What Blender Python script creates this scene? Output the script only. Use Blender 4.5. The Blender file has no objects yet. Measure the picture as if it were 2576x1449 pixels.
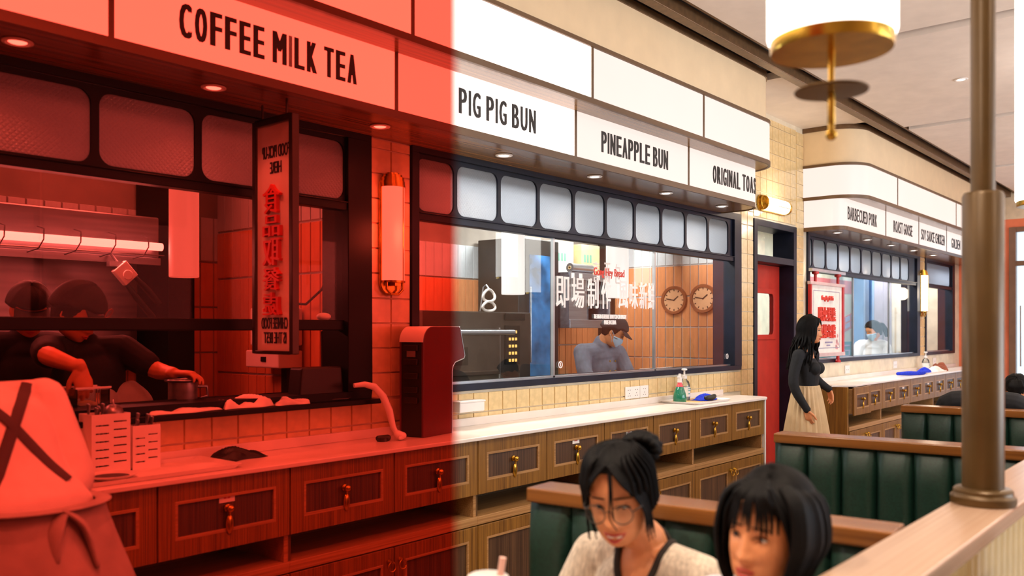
import bpy, bmesh, math, random
from mathutils import Vector, Matrix
random.seed(7)
sc = bpy.context.scene
C = sc.collection
PI = math.pi
# ------------------------------------------------------------------ camera, world, exposure
cam = bpy.data.cameras.new('camera')
camo = bpy.data.objects.new('camera', cam)
C.objects.link(camo)
YAW = math.atan2(1862, 2200)
camo.location = (0, 0, 1.5)
camo.rotation_euler = (PI / 2, 0, YAW - PI / 2)
cam.sensor_width = 36
cam.lens = 2200 / 2576 * 36
cam.shift_y = (830 - 724.5) / 2576
cam.clip_start = 0.05
cam.dof.use_dof = True
cam.dof.focus_distance = 6.6
cam.dof.aperture_fstop = 2.3
sc.camera = camo
sc.view_settings.view_transform = 'Standard'
sc.view_settings.look = 'None'
sc.view_settings.gamma = 1
sc.view_settings.use_curve_mapping = False
sc.view_settings.exposure = 0.0
sc.cycles.max_bounces = 9
sc.cycles.transparent_max_bounces = 24
sc.cycles.caustics_reflective = False
sc.cycles.caustics_refractive = False
sc.cycles.sample_clamp_indirect = 6
w = bpy.data.worlds.new('world')
sc.world = w
w.use_nodes = True
w.node_tree.nodes['Background'].inputs[0].default_value = (0.72, 0.86, 1.0, 1)
w.node_tree.nodes['Background'].inputs[1].default_value = 1.5


def lamp(kind, loc, power, color, parent=None, size=0.1, target=None, size_y=None, name='light', spot=120):
    l = bpy.data.lights.new(name, kind)
    l.energy = power
    l.color = color
    if kind == 'AREA':
        l.size = size
        if size_y:
            l.shape = 'RECTANGLE'
            l.size_y = size_y
        else:
            l.shape = 'DISK'
    elif kind == 'SPOT':
        l.spot_size = math.radians(spot)
        l.spot_blend = 0.6
        l.shadow_soft_size = size
    else:
        l.shadow_soft_size = size
    o = bpy.data.objects.new(name, l)
    C.objects.link(o)
    p = Vector((0, 0, 0))
    if parent is not None:
        p = parent.location.copy()
        o.parent = parent
    o.location = Vector(loc) - p
    if target is not None:
        d = Vector(target) - Vector(loc)
        o.rotation_euler = d.to_track_quat('-Z', 'Y').to_euler()
    return o


# daylight coming in through the glazed street front (south) and the glazed far end (east)
DAY = (0.62, 0.78, 1.0)
lamp('AREA', (16.9, 2.3, 1.9), 10, DAY, size=1.4, size_y=2.6, target=(8, 2.3, 1.2), name='daylight_east')
lamp('AREA', (8.2, -5.4, 2.0), 330, (0.80, 0.88, 1.0), size=7.5, size_y=2.6, target=(8.2, 3, 1.6), name='daylight_south')

# ------------------------------------------------------------------ mesh helper
class MB:
    def __init__(s):
        s.v = []; s.f = []; s.m = []

    def add(s, vs, fs, mi=0, M=None):
        b = len(s.v)
        for p in vs:
            p = Vector(p)
            s.v.append(M @ p if M is not None else p)
        for f in fs:
            s.f.append([b + i for i in f]); s.m.append(mi)
        return s

    def box(s, x0, y0, z0, x1, y1, z1, mi=0, M=None):
        vs = [(x0, y0, z0), (x1, y0, z0), (x1, y1, z0), (x0, y1, z0), (x0, y0, z1), (x1, y0, z1), (x1, y1, z1), (x0, y1, z1)]
        fs = [(0, 3, 2, 1), (4, 5, 6, 7), (0, 1, 5, 4), (1, 2, 6, 5), (2, 3, 7, 6), (3, 0, 4, 7)]
        return s.add(vs, fs, mi, M)

    def prism(s, poly, ax, a, b, mi=0, M=None):
        n = len(poly)
        def P(p, t):
            if ax == 'z': return (p[0], p[1], t)
            if ax == 'y': return (p[0], t, p[1])
            return (t, p[0], p[1])
        vs = [P(p, a) for p in poly] + [P(p, b) for p in poly]
        fs = [list(range(n))[::-1], list(range(n, 2 * n))]
        for i in range(n):
            j = (i + 1) % n
            fs.append((i, j, n + j, n + i))
        return s.add(vs, fs, mi, M)

    def tube(s, pts, r, n=10, mi=0, cap=True, flat=1.0, up=None, M=None):
        pts = [Vector(p) for p in pts]
        k = len(pts)
        rs = r if isinstance(r, (list, tuple)) else [r] * k
        fl = flat if isinstance(flat, (list, tuple)) else [flat] * k
        vs = []; fs = []
        prev = None
        for i in range(k):
            t = (pts[min(i + 1, k - 1)] - pts[max(i - 1, 0)])
            if t.length < 1e-9: t = Vector((0, 0, 1))
            t.normalize()
            if up is not None:
                a = Vector(up)
            elif prev is None:
                a = Vector((0, 0, 1)) if abs(t.z) < 0.9 else Vector((1, 0, 0))
            else:
                a = prev
            a = a - t * a.dot(t)
            if a.length < 1e-6:
                a = t.orthogonal()
            a.normalize(); prev = a
            b = t.cross(a)
            for j in range(n):
                th = 2 * PI * j / n
                vs.append(pts[i] + b * (math.cos(th) * rs[i]) + a * (math.sin(th) * rs[i] * fl[i]))
        for i in range(k - 1):
            for j in range(n):
                j2 = (j + 1) % n
                fs.append((i * n + j, i * n + j2, (i + 1) * n + j2, (i + 1) * n + j))
        if cap:
            fs.append(list(range(n))[::-1])
            fs.append([(k - 1) * n + j for j in range(n)])
        return s.add(vs, fs, mi, M)

    def limb(s, pts, r, n=14, mi=0, flat=1.0, up=None, sub=5, M=None):
        """smooth tapered tube with rounded ends through pts"""
        pts = [Vector(p) for p in pts]
        k = len(pts)
        fl = flat if isinstance(flat, (list, tuple)) else [flat] * k
        P = []; R = []; FL = []
        for i in range(k - 1):
            p0 = pts[max(i - 1, 0)]; p1 = pts[i]; p2 = pts[i + 1]; p3 = pts[min(i + 2, k - 1)]
            for q in range(sub):
                t = q / sub
                P.append(0.5 * ((2 * p1) + (p2 - p0) * t + (2 * p0 - 5 * p1 + 4 * p2 - p3) * t * t + (3 * p1 - p0 - 3 * p2 + p3) * t ** 3))
                e = t * t * (3 - 2 * t)
                R.append(r[i] * (1 - e) + r[i + 1] * e)
                FL.append(fl[i] * (1 - t) + fl[i + 1] * t)
        P.append(pts[-1]); R.append(r[-1]); FL.append(fl[-1])
        d0 = (P[0] - P[1]).normalized(); d1 = (P[-1] - P[-2]).normalized()
        a0 = []; a1 = []
        m0 = R[0] * min(1, FL[0]); m1 = R[-1] * min(1, FL[-1])
        for q in (0.98, 0.8, 0.45):
            c = math.sqrt(1 - q * q)
            a0.append((P[0] + d0 * m0 * q, R[0] * c, FL[0]))
            a1.append((P[-1] + d1 * m1 * q, R[-1] * c, FL[-1]))
        pp = [x[0] for x in a0] + P + [x[0] for x in a1[::-1]]
        rr = [x[1] for x in a0] + R + [x[1] for x in a1[::-1]]
        ff = [x[2] for x in a0] + FL + [x[2] for x in a1[::-1]]
        return s.tube(pp, rr, n, mi, True, ff, up, M)

    def lathe(s, prof, c=(0, 0, 0), n=24, mi=0, axis='z', M=None):
        vs = []; fs = []
        k = len(prof)
        for (r, z) in prof:
            for j in range(n):
                th = 2 * PI * j / n
                x, y = r * math.cos(th), r * math.sin(th)
                if axis == 'z': p = (x, y, z)
                elif axis == 'x': p = (z, x, y)
                else: p = (y, z, x)
                vs.append((p[0] + c[0], p[1] + c[1], p[2] + c[2]))
        for i in range(k - 1):
            for j in range(n):
                j2 = (j + 1) % n
                fs.append((i * n + j, i * n + j2, (i + 1) * n + j2, (i + 1) * n + j))
        shut = prof[0] == prof[-1]
        if prof[0][0] > 1e-6 and not shut: fs.append(list(range(n))[::-1])
        if prof[-1][0] > 1e-6 and not shut: fs.append([(k - 1) * n + j for j in range(n)])
        return s.add(vs, fs, mi, M)

    def ell(s, c, r, nu=20, nv=12, mi=0, M=None):
        vs = []; fs = []
        for i in range(nv + 1):
            ph = PI * i / nv
            for j in range(nu):
                th = 2 * PI * j / nu
                p = Vector((r[0] * math.sin(ph) * math.cos(th), r[1] * math.sin(ph) * math.sin(th), r[2] * math.cos(ph)))
                vs.append(Vector(c) + p)
        for i in range(nv):
            for j in range(nu):
                j2 = (j + 1) % nu
                fs.append((i * nu + j, (i + 1) * nu + j, (i + 1) * nu + j2, i * nu + j2))
        return s.add(vs, fs, mi, M)

    def mesh(s, name, org=(0, 0, 0), smooth=None):
        me = bpy.data.meshes.new(name)
        o = Vector(org)
        me.from_pydata([tuple(p - o) for p in s.v], [], s.f)
        me.polygons.foreach_set('material_index', s.m)
        bm = bmesh.new(); bm.from_mesh(me)
        bmesh.ops.remove_doubles(bm, verts=bm.verts, dist=1e-5)
        bmesh.ops.recalc_face_normals(bm, faces=bm.faces)
        bm.to_mesh(me); bm.free()
        if smooth is not None:
            me.shade_smooth()
            if smooth < 180:
                me.set_sharp_from_angle(angle=math.radians(smooth))
        return me


def wloc(o):
    p = Vector((0, 0, 0))
    while o is not None:
        p = p + o.location; o = o.parent
    return p


def tag(o, label=None, cat=None, group=None, kind=None):
    if label: o['label'] = label
    if cat: o['category'] = cat
    if group: o['group'] = group
    if kind: o['kind'] = kind
    return o


def obj(name, mb, mats, parent=None, local=False, smooth=None, bevel=0, seg=2, kind=None, label=None, org=None):
    base = Vector(org) if org is not None else (Vector((0, 0, 0)) if local else wloc(parent))
    me = mb if isinstance(mb, bpy.types.Mesh) else mb.mesh(name, base, smooth)
    if not me.materials:
        for m in (mats if isinstance(mats, (list, tuple)) else [mats]):
            me.materials.append(m)
    o = bpy.data.objects.new(name, me)
    C.objects.link(o)
    if parent is not None: o.parent = parent
    if org is not None: o.location = base - wloc(parent)
    if bevel:
        b = o.modifiers.new('bevel', 'BEVEL')
        b.width = bevel; b.segments = seg; b.limit_method = 'ANGLE'; b.angle_limit = math.radians(40)
        b.harden_normals = False
    if kind: o['kind'] = kind
    if label: o['label'] = label
    return o


def thing(name, label, cat, loc=(0, 0, 0), rotz=0, group=None):
    o = bpy.data.objects.new(name, None)
    o.empty_display_size = 0.1
    C.objects.link(o)
    o.location = loc; o.rotation_euler = (0, 0, rotz)
    return tag(o, label, cat, group)


def struct(name, mb, mats, bevel=0, smooth=None, parent=None):
    return obj(name, mb, mats, parent, bevel=bevel, smooth=smooth, kind='structure' if parent is None else None)


def copy_tree(o, parent=None):
    c = o.copy(); C.objects.link(c)
    if parent is not None: c.parent = parent
    for ch in list(o.children): copy_tree(ch, c)
    return c


def piece(name, me, loc, scale, parent, rot=None):
    o = bpy.data.objects.new(name, me)
    C.objects.link(o)
    o.location = Vector(loc) - wloc(parent); o.scale = scale
    if rot: o.rotation_euler = rot
    o.parent = parent
    return o


# ------------------------------------------------------------------ materials
def nodes(name):
    m = bpy.data.materials.new(name); m.use_nodes = True
    nt = m.node_tree; nt.nodes.clear()
    out = nt.nodes.new('ShaderNodeOutputMaterial')
    return m, nt, out


def lin(c):
    return tuple((x / 12.92 if x <= 0.04045 else ((x + 0.055) / 1.055) ** 2.4) for x in [v / 255 for v in c]) + (1,)


def ramp(nt, fac, stops):
    r = nt.nodes.new('ShaderNodeValToRGB')
    while len(r.color_ramp.elements) < len(stops): r.color_ramp.elements.new(0.5)
    for e, (p, c) in zip(r.color_ramp.elements, stops):
        e.position = p; e.color = c
    nt.links.new(fac, r.inputs[0])
    return r.outputs[0]


def coords(nt, scale=(1, 1, 1), rot=(0, 0, 0), kind='Object'):
    tc = nt.nodes.new('ShaderNodeTexCoord'); mp = nt.nodes.new('ShaderNodeMapping')
    mp.inputs['Scale'].default_value = scale; mp.inputs['Rotation'].default_value = rot
    nt.links.new(tc.outputs[kind], mp.inputs[0])
    return mp.outputs[0]


def noise(nt, co, scale, detail=3, rough=0.5):
    n = nt.nodes.new('ShaderNodeTexNoise')
    n.inputs['Scale'].default_value = scale; n.inputs['Detail'].default_value = detail; n.inputs['Roughness'].default_value = rough
    nt.links.new(co, n.inputs['Vector'])
    return n.outputs['Fac']


def bumpn(nt, h, strength=0.2, dist=0.01):
    b = nt.nodes.new('ShaderNodeBump')
    b.inputs['Strength'].default_value = strength; b.inputs['Distance'].default_value = dist
    nt.links.new(h, b.inputs['Height'])
    return b.outputs[0]


def pmat(name, rgb, rough=0.5, metal=0, var=0.06, nscale=6, stretch=(1, 1, 1), bump=0, bdist=0.004, spec=0.5, coat=0, trans=0, alpha=1, sheen=0, sss=0, em=None, ems=0):
    m, nt, out = nodes(name)
    b = nt.nodes.new('ShaderNodeBsdfPrincipled')
    nt.links.new(b.outputs[0], out.inputs[0])
    c = lin(rgb)
    co = coords(nt, stretch)
    f = noise(nt, co, nscale)
    lo = tuple(max(0, x * (1 - var * 2)) for x in c[:3]) + (1,)
    hi = tuple(min(1, x * (1 + var * 2)) for x in c[:3]) + (1,)
    nt.links.new(ramp(nt, f, [(0.3, lo), (0.7, hi)]), b.inputs['Base Color'])
    b.inputs['Roughness'].default_value = rough; b.inputs['Metallic'].default_value = metal
    b.inputs['Specular IOR Level'].default_value = spec
    b.inputs['Coat Weight'].default_value = coat
    b.inputs['Transmission Weight'].default_value = trans
    b.inputs['Alpha'].default_value = alpha
    b.inputs['Sheen Weight'].default_value = sheen
    if sss:
        b.inputs['Subsurface Weight'].default_value = sss
        b.inputs['Subsurface Radius'].default_value = (0.012, 0.005, 0.003)
        b.inputs['Subsurface Scale'].default_value = 1
    if em:
        b.inputs['Emission Color'].default_value = lin(em); b.inputs['Emission Strength'].default_value = ems
    if bump:
        nt.links.new(bumpn(nt, f, bump, bdist), b.inputs['Normal'])
    return m


def veneer(name, dark, light, axis='z', rough=0.42, freq=160):
    """straight-grained veneer: fine lines along one axis"""
    m, nt, out = nodes(name)
    b = nt.nodes.new('ShaderNodeBsdfPrincipled'); nt.links.new(b.outputs[0], out.inputs[0])
    st = {'z': (1, 1, 0.012), 'x': (0.012, 1, 1), 'y': (1, 0.012, 1)}[axis]
    f = noise(nt, coords(nt, st), freq, 2, 0.6)
    f2 = noise(nt, coords(nt, (st[0] * 3, st[1] * 3, st[2] * 3)), 9, 2)
    mx = nt.nodes.new('ShaderNodeMath'); mx.operation = 'MULTIPLY_ADD'; mx.inputs[1].default_value = 0.75; mx.inputs[2].default_value = 0
    nt.links.new(f, mx.inputs[0])
    ad = nt.nodes.new('ShaderNodeMath'); ad.operation = 'MULTIPLY_ADD'; ad.inputs[1].default_value = 0.25
    nt.links.new(f2, ad.inputs[0]); nt.links.new(mx.outputs[0], ad.inputs[2])
    nt.links.new(ramp(nt, ad.outputs[0], [(0.36, lin(dark)), (0.62, lin(light))]), b.inputs['Base Color'])
    b.inputs['Roughness'].default_value = rough
    nt.links.new(bumpn(nt, f, 0.12, 0.002), b.inputs['Normal'])
    return m


def emit(name, rgb, s, glossy=True):
    m, nt, out = nodes(name)
    b = nt.nodes.new('ShaderNodeBsdfPrincipled'); nt.links.new(b.outputs[0], out.inputs[0])
    c = tuple(rgb) + (1,)
    b.inputs['Base Color'].default_value = (0.1, 0.1, 0.1, 1)
    b.inputs['Emission Color'].default_value = c; b.inputs['Emission Strength'].default_value = s
    b.inputs['Roughness'].default_value = 0.4
    f = noise(nt, coords(nt), 2.0, 1)
    nt.links.new(ramp(nt, f, [(0.2, tuple(x * 0.97 for x in c[:3]) + (1,)), (0.8, c)]), b.inputs['Emission Color'])
    return m


def pane(name, tint, refl=1.0, rough=0.0, ior=1.5):
    """thin clear sheet: straight-through light times a tint, plus a mirror reflection by Fresnel"""
    m, nt, out = nodes(name)
    t = nt.nodes.new('ShaderNodeBsdfTransparent'); t.inputs[0].default_value = tuple(tint) + (1,)
    g = nt.nodes.new('ShaderNodeBsdfGlossy'); g.inputs['Roughness'].default_value = rough
    g.inputs[0].default_value = (1, 1, 1, 1)
    fr = nt.nodes.new('ShaderNodeFresnel'); fr.inputs[0].default_value = ior
    ml = nt.nodes.new('ShaderNodeMath'); ml.operation = 'MULTIPLY'; ml.inputs[1].default_value = refl
    nt.links.new(fr.outputs[0], ml.inputs[0])
    mx = nt.nodes.new('ShaderNodeMixShader')
    nt.links.new(ml.outputs[0], mx.inputs[0]); nt.links.new(t.outputs[0], mx.inputs[1]); nt.links.new(g.outputs[0], mx.inputs[2])
    nt.links.new(mx.outputs[0], out.inputs[0])
    return m


def textured_glass():
    m, nt, out = nodes('textured_glass')
    b = nt.nodes.new('ShaderNodeBsdfPrincipled')
    co = coords(nt)
    sx = nt.nodes.new('ShaderNodeSeparateXYZ'); nt.links.new(co, sx.inputs[0])
    def sinw(sign):
        a = nt.nodes.new('ShaderNodeMath'); a.operation = 'MULTIPLY_ADD'; a.inputs[1].default_value = sign
        nt.links.new(sx.outputs[0], a.inputs[0]); nt.links.new(sx.outputs[2], a.inputs[2])
        k = nt.nodes.new('ShaderNodeMath'); k.operation = 'MULTIPLY'; k.inputs[1].default_value = 130
        nt.links.new(a.outputs[0], k.inputs[0])
        si = nt.nodes.new('ShaderNodeMath'); si.operation = 'SINE'; nt.links.new(k.outputs[0], si.inputs[0])
        ab = nt.nodes.new('ShaderNodeMath'); ab.operation = 'ABSOLUTE'; nt.links.new(si.outputs[0], ab.inputs[0])
        return ab.outputs[0]
    mn = nt.nodes.new('ShaderNodeMath'); mn.operation = 'MINIMUM'
    nt.links.new(sinw(1), mn.inputs[0]); nt.links.new(sinw(-1), mn.inputs[1])
    nt.links.new(bumpn(nt, mn.outputs[0], 0.9, 0.006), b.inputs['Normal'])
    nt.links.new(ramp(nt, mn.outputs[0], [(0.0, (0.46, 0.48, 0.5, 1)), (0.35, (0.34, 0.36, 0.38, 1))]), b.inputs['Base Color'])
    b.inputs['Roughness'].default_value = 0.22
    t = nt.nodes.new('ShaderNodeBsdfTranslucent'); t.inputs[0].default_value = (0.75, 0.8, 0.86, 1)
    mx = nt.nodes.new('ShaderNodeMixShader'); mx.inputs[0].default_value = 0.55
    nt.links.new(b.outputs[0], mx.inputs[1]); nt.links.new(t.outputs[0], mx.inputs[2]); nt.links.new(mx.outputs[0], out.inputs[0])
    return m


FZ = -0.35     # floor level in drawing units (see the conversion to metres at the end)
M = {}
M['tile'] = pmat('cream_tile', (226, 200, 150), 0.14, var=0.05, nscale=3)
M['grout'] = pmat('pale_grout', (226, 214, 190), 0.8)
M['otile'] = pmat('terracotta_tile', (230, 152, 100), 0.25, var=0.05, nscale=2)
M['btile'] = pmat('pale_blue_tile', (205, 214, 220), 0.25, var=0.03)
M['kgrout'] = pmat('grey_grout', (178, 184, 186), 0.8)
M['plaster'] = pmat('warm_plaster', (224, 205, 178), 0.8)
M['orange'] = pmat('orange_paint', (238, 128, 88), 0.7, var=0.03)
M['ceil'] = pmat('ceiling_panel', (240, 230, 222), 0.75, var=0.02)
M['slot'] = pmat('ceiling_slot', (150, 148, 156), 0.6)
M['bronze'] = pmat('bronze_trim', (112, 84, 56), 0.38, metal=0.35, var=0.1, nscale=20)
M['brown'] = pmat('brown_trim', (104, 76, 48), 0.4, var=0.1, nscale=8, stretch=(0.1, 1, 1))
M['soffit'] = veneer('soffit_wood', (106, 76, 44), (150, 110, 68), 'x', 0.2, 60)
M['fascia'] = pmat('beige_fascia', (238, 214, 176), 0.6, var=0.02)
M['box'] = emit('lightbox', (1.0, 0.83, 0.75), 1.0)
M['box1'] = emit('lightbox_half_boosted', (1.0, 0.83, 0.75), 2.6)  # glow raised for the panels at the red sheet's edge
M['box2'] = emit('lightbox_boosted', (1.0, 0.84, 0.75), 3.4)  # glow raised to show through the red tint
M['ink'] = pmat('black_lettering', (30, 26, 26), 0.5)
M['black'] = pmat('black_frame', (9, 9, 12), 0.45, var=0.2, spec=0.2)
M['navy'] = pmat('blue_black_frame', (18, 23, 40), 0.42, var=0.2, spec=0.3)
M['glass'] = pane('window_glass', (0.97, 0.985, 0.98), 0.12)
M['clear'] = pane('clear_plastic', (0.9, 0.93, 0.93), 1.0)
M['tglass'] = textured_glass()
M['alu'] = pmat('aluminium', (196, 200, 204), 0.3, metal=0.9)
M['steel'] = pmat('brushed_steel', (150, 156, 164), 0.34, metal=0.8, var=0.1, nscale=30, stretch=(0.05, 1, 1))
M['dsteel'] = pmat('dark_steel', (66, 60, 56), 0.36, metal=0.7, var=0.1)
M['brass'] = pmat('brass', (206, 160, 62), 0.24, metal=0.95, var=0.12, nscale=14)
M['dbrass'] = pmat('aged_brass_paint', (94, 70, 36), 0.34, metal=0.3, var=0.08)
M['top'] = pmat('white_quartz', (236, 226, 218), 0.25, var=0.02)
M['ven'] = veneer('light_veneer', (96, 60, 14), (152, 106, 40))
M['vend'] = veneer('dark_veneer', (58, 38, 26), (98, 70, 48))
M['venin'] = veneer('niche_veneer', (84, 58, 30), (112, 80, 46))
M['edge'] = veneer('oak_edge', (150, 108, 62), (186, 142, 92), 'x')
M['rail'] = veneer('booth_rail', (108, 62, 24), (146, 92, 42), 'y', 0.24, 60)
M['green'] = pmat('green_leather', (22, 52, 42), 0.42, var=0.12, nscale=90, bump=0.15, bdist=0.001)
M['rdoor'] = pmat('red_door_paint', (190, 44, 30), 0.5, var=0.06)
M['redp'] = pmat('red_paint', (184, 30, 30), 0.4)
M['lamp'] = emit('lamp_diffuser', (1.0, 0.9, 0.78), 2.6)
M['kl'] = emit('lamp_reflection', (1.0, 0.9, 0.84), 1.1)
M['pend'] = emit('pendant_diffuser', (1.0, 0.9, 0.82), 4.0)
M['led'] = emit('downlight_lens', (1.0, 0.95, 0.9), 6)
M['fluo'] = emit('fluorescent_tube', (0.8, 0.9, 1.0), 9)
M['white'] = pmat('white_plastic', (236, 230, 226), 0.4, var=0.02)
M['dplas'] = pmat('dark_plastic', (22, 20, 20), 0.45)
M['red_ink'] = pmat('red_lettering', (214, 56, 36), 0.5)
M['white_ink'] = pmat('white_lettering', (234, 222, 220), 0.5, em=(234, 222, 220), ems=0.18)  # slight glow put into the white print
M['floor'] = pmat('tan_floor', (150, 128, 108), 0.4, var=0.15)
M['paper'] = pmat('white_paper', (240, 234, 228), 0.7)
M['card'] = pmat('cardboard', (196, 172, 128), 0.8)
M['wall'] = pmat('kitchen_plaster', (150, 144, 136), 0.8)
# ------------------------------------------------------------------ lettering
def text_mesh(s):
    c = bpy.data.curves.new('t', 'FONT'); c.body = s; c.resolution_u = 3
    o = bpy.data.objects.new('t', c); C.objects.link(o)
    bpy.context.view_layer.update()
    me = o.evaluated_get(bpy.context.evaluated_depsgraph_get()).to_mesh()
    vs = [v.co.copy() for v in me.vertices]; fs = [list(p.vertices) for p in me.polygons]
    o.evaluated_get(bpy.context.evaluated_depsgraph_get()).to_mesh_clear()
    bpy.data.objects.remove(o); bpy.data.curves.remove(c)
    return vs, fs


def lettering(name, s, mapf, u0, u1, v0, v1, mat, parent, bold=0.0, th=0.004, cut=0.05, mirror=False, label=None):
    """print s into the box u0..u1 x v0..v1; mapf(u, v, w) gives the point, w the height above the surface"""
    vs, fs = text_mesh(s)
    xs = [p.x for p in vs]; ys = [p.y for p in vs]
    a, b, c, d = min(xs), max(xs), min(ys), max(ys)
    bm = bmesh.new()
    # a heavier weight: the same glyphs struck again a little to either side
    for k, sh in enumerate((-bold, 0, bold) if bold else (0,)):
        vv = []
        for p in vs:
            u = (p.x - a) / (b - a)
            if mirror: u = 1 - u
            vv.append(bm.verts.new((u0 + bold + u * (u1 - u0 - 2 * bold) + sh, v0 + (p.y - c) / (d - c) * (v1 - v0), k * 0.0003)))
        for f in fs:
            try: bm.faces.new([vv[i] for i in f])
            except ValueError: pass
    if cut:
        x = u0 + cut
        while x < u1:
            bmesh.ops.bisect_plane(bm, geom=bm.verts[:] + bm.edges[:] + bm.faces[:], plane_co=(x, 0, 0), plane_no=(1, 0, 0))
            x += cut
    top = bm.faces[:]
    r = bmesh.ops.extrude_face_region(bm, geom=top)
    for v in r['geom']:
        if isinstance(v, bmesh.types.BMVert): v.co.z += th
    base = wloc(parent)
    for v in bm.verts:
        v.co = Vector(mapf(v.co.x, v.co.y, v.co.z)) - base
    bmesh.ops.recalc_face_normals(bm, faces=bm.faces)
    me = bpy.data.meshes.new(name); bm.to_mesh(me); bm.free()
    me.materials.append(mat)
    o = obj(name, me, mat, parent)
    if label: o['label'] = label
    return o


def condensed(name, s, mapf, u0, u1, v0, v1, mat, parent, wt=0.004, th=0.004, cut=0):
    """narrow poster capitals: every glyph is fitted to its own narrow cell"""
    wid = {' ': 0.42, 'I': 0.42, 'M': 1.25, 'W': 1.3, '-': 0.6}
    cells = [wid.get(c, 1.0) for c in s]
    k = (u1 - u0) / sum(cells)
    base = wloc(parent)
    bm = bmesh.new()
    u = u0
    for c, cw in zip(s, cells):
        if c != ' ':
            vs, fs = text_mesh(c)
            a, b = min(p.x for p in vs), max(p.x for p in vs); lo, hi = min(p.y for p in vs), max(p.y for p in vs)
            if c == '-': lo, hi = lo - (hi - lo) * 2.5, hi + (hi - lo) * 2.5
            gap = (0.10 if u0 < 11.5 else 0.13) * k
            e0, e1 = u + gap, u + cw * k - gap
            for j, sh in enumerate((-wt, 0, wt)):
                vv = [bm.verts.new((e0 + wt + (p.x - a) / (b - a) * (e1 - e0 - 2 * wt) + sh, v0 + (p.y - lo) / (hi - lo) * (v1 - v0), j * 0.0003)) for p in vs]
                for f in fs:
                    try: bm.faces.new([vv[i] for i in f])
                    except ValueError: pass
        u += cw * k
    if cut:
        x = u0 + cut
        while x < u1:
            bmesh.ops.bisect_plane(bm, geom=bm.verts[:] + bm.edges[:] + bm.faces[:], plane_co=(x, 0, 0), plane_no=(1, 0, 0)); x += cut
    r = bmesh.ops.extrude_face_region(bm, geom=bm.faces[:])
    for v in r['geom']:
        if isinstance(v, bmesh.types.BMVert): v.co.z += th
    for v in bm.verts: v.co = Vector(mapf(v.co.x, v.co.y, v.co.z)) - base
    bmesh.ops.recalc_face_normals(bm, faces=bm.faces)
    me = bpy.data.meshes.new(name); bm.to_mesh(me); bm.free(); me.materials.append(mat)
    return obj(name, me, mat, parent)


# ------------------------------------------------------------------ room shell
struct('floor', MB().box(-3, -5, FZ - 0.1, 20, 7.5, FZ), M['floor'])
ceil = struct('ceiling', MB().box(-3, -5, 3.84, 20, 7.5, 3.95), M['slot'])
beams = [-2.7, 0.5, 3.75, 6.95, 10.22, 13.4, 16.6]
for i in range(len(beams) - 1):
    x0, x1 = beams[i] + 0.17, beams[i + 1]
    for (y0, y1) in ((-4.9, -0.75), (-0.6, 2.95)):
        obj('ceiling_panel', MB().box(x0, y0, 3.75, x1, y1, 3.81), M['ceil'], ceil, bevel=0.004)
obj('ceiling_panel', MB().box(7.5, 3.14, 3.75, 9.7, 3.86, 3.81), M['ceil'], ceil)
# channel that runs along the front of the signs
struct('trim_1', MB().box(-3, 3.05, 3.70, 16.4, 3.135, 3.80), M['bronze'], bevel=0.005)
struct('trim_2', MB().box(-3, 2.965, 3.765, 16.4, 2.99, 3.80), M['bronze'])

WY = 3.85      # face of the long wall
wall = struct('wall_north', MB()
    .box(-3, WY, FZ, 8.31, WY + 0.2, 1.11).box(9.38, WY, FZ, 16.45, WY + 0.2, 1.11)
    .box(-3, WY, 2.63, 16.45, WY + 0.2, 3.85)
    .box(3.28, WY, 1.11, 3.60, WY + 0.2, 2.63).box(8.01, WY, 1.11, 8.31, WY + 0.2, 2.63)
    .box(9.38, WY, 1.11, 9.70, WY + 0.2, 2.63).box(14.06, WY, 1.11, 14.36, WY + 0.2, 2.63).box(16.08, WY, 1.11, 16.45, WY + 0.2, 2.63)
    , M['grout'])
TS = 0.1435
tm = MB().box(-0.5, -0.5, -0.5, 0.5, 0.5, 0.5)
bmx = bmesh.new(); me_t = tm.mesh('tile'); bmx.from_mesh(me_t)
for v in bmx.verts:
    if v.co.y < 0: v.co.x *= 0.965; v.co.z *= 0.965
bmx.to_mesh(me_t); bmx.free(); me_t.materials.append(M['tile'])


def tiles(x0, x1, z0, z1, sx=TS, sz=TS, me=me_t, y=WY, parent=wall, align=None, th=0.012, name='tile'):
    n = max(1, round((x1 - x0) / sx)); w = (x1 - x0) / n
    z = z0
    rows = []
    zz = align if align is not None else z0
    while zz < z1 - 1e-4:
        a, b = max(zz, z0), min(zz + sz, z1)
        if b - a > 0.012: rows.append((a, b))
        zz += sz
    for (a, b) in rows:
        for i in range(n):
            piece(name, me, (x0 + (i + 0.5) * w, y - th / 2 + random.uniform(0, 0.0015), (a + b) / 2), (w - 0.006, th, b - a - 0.006), parent)


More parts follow.
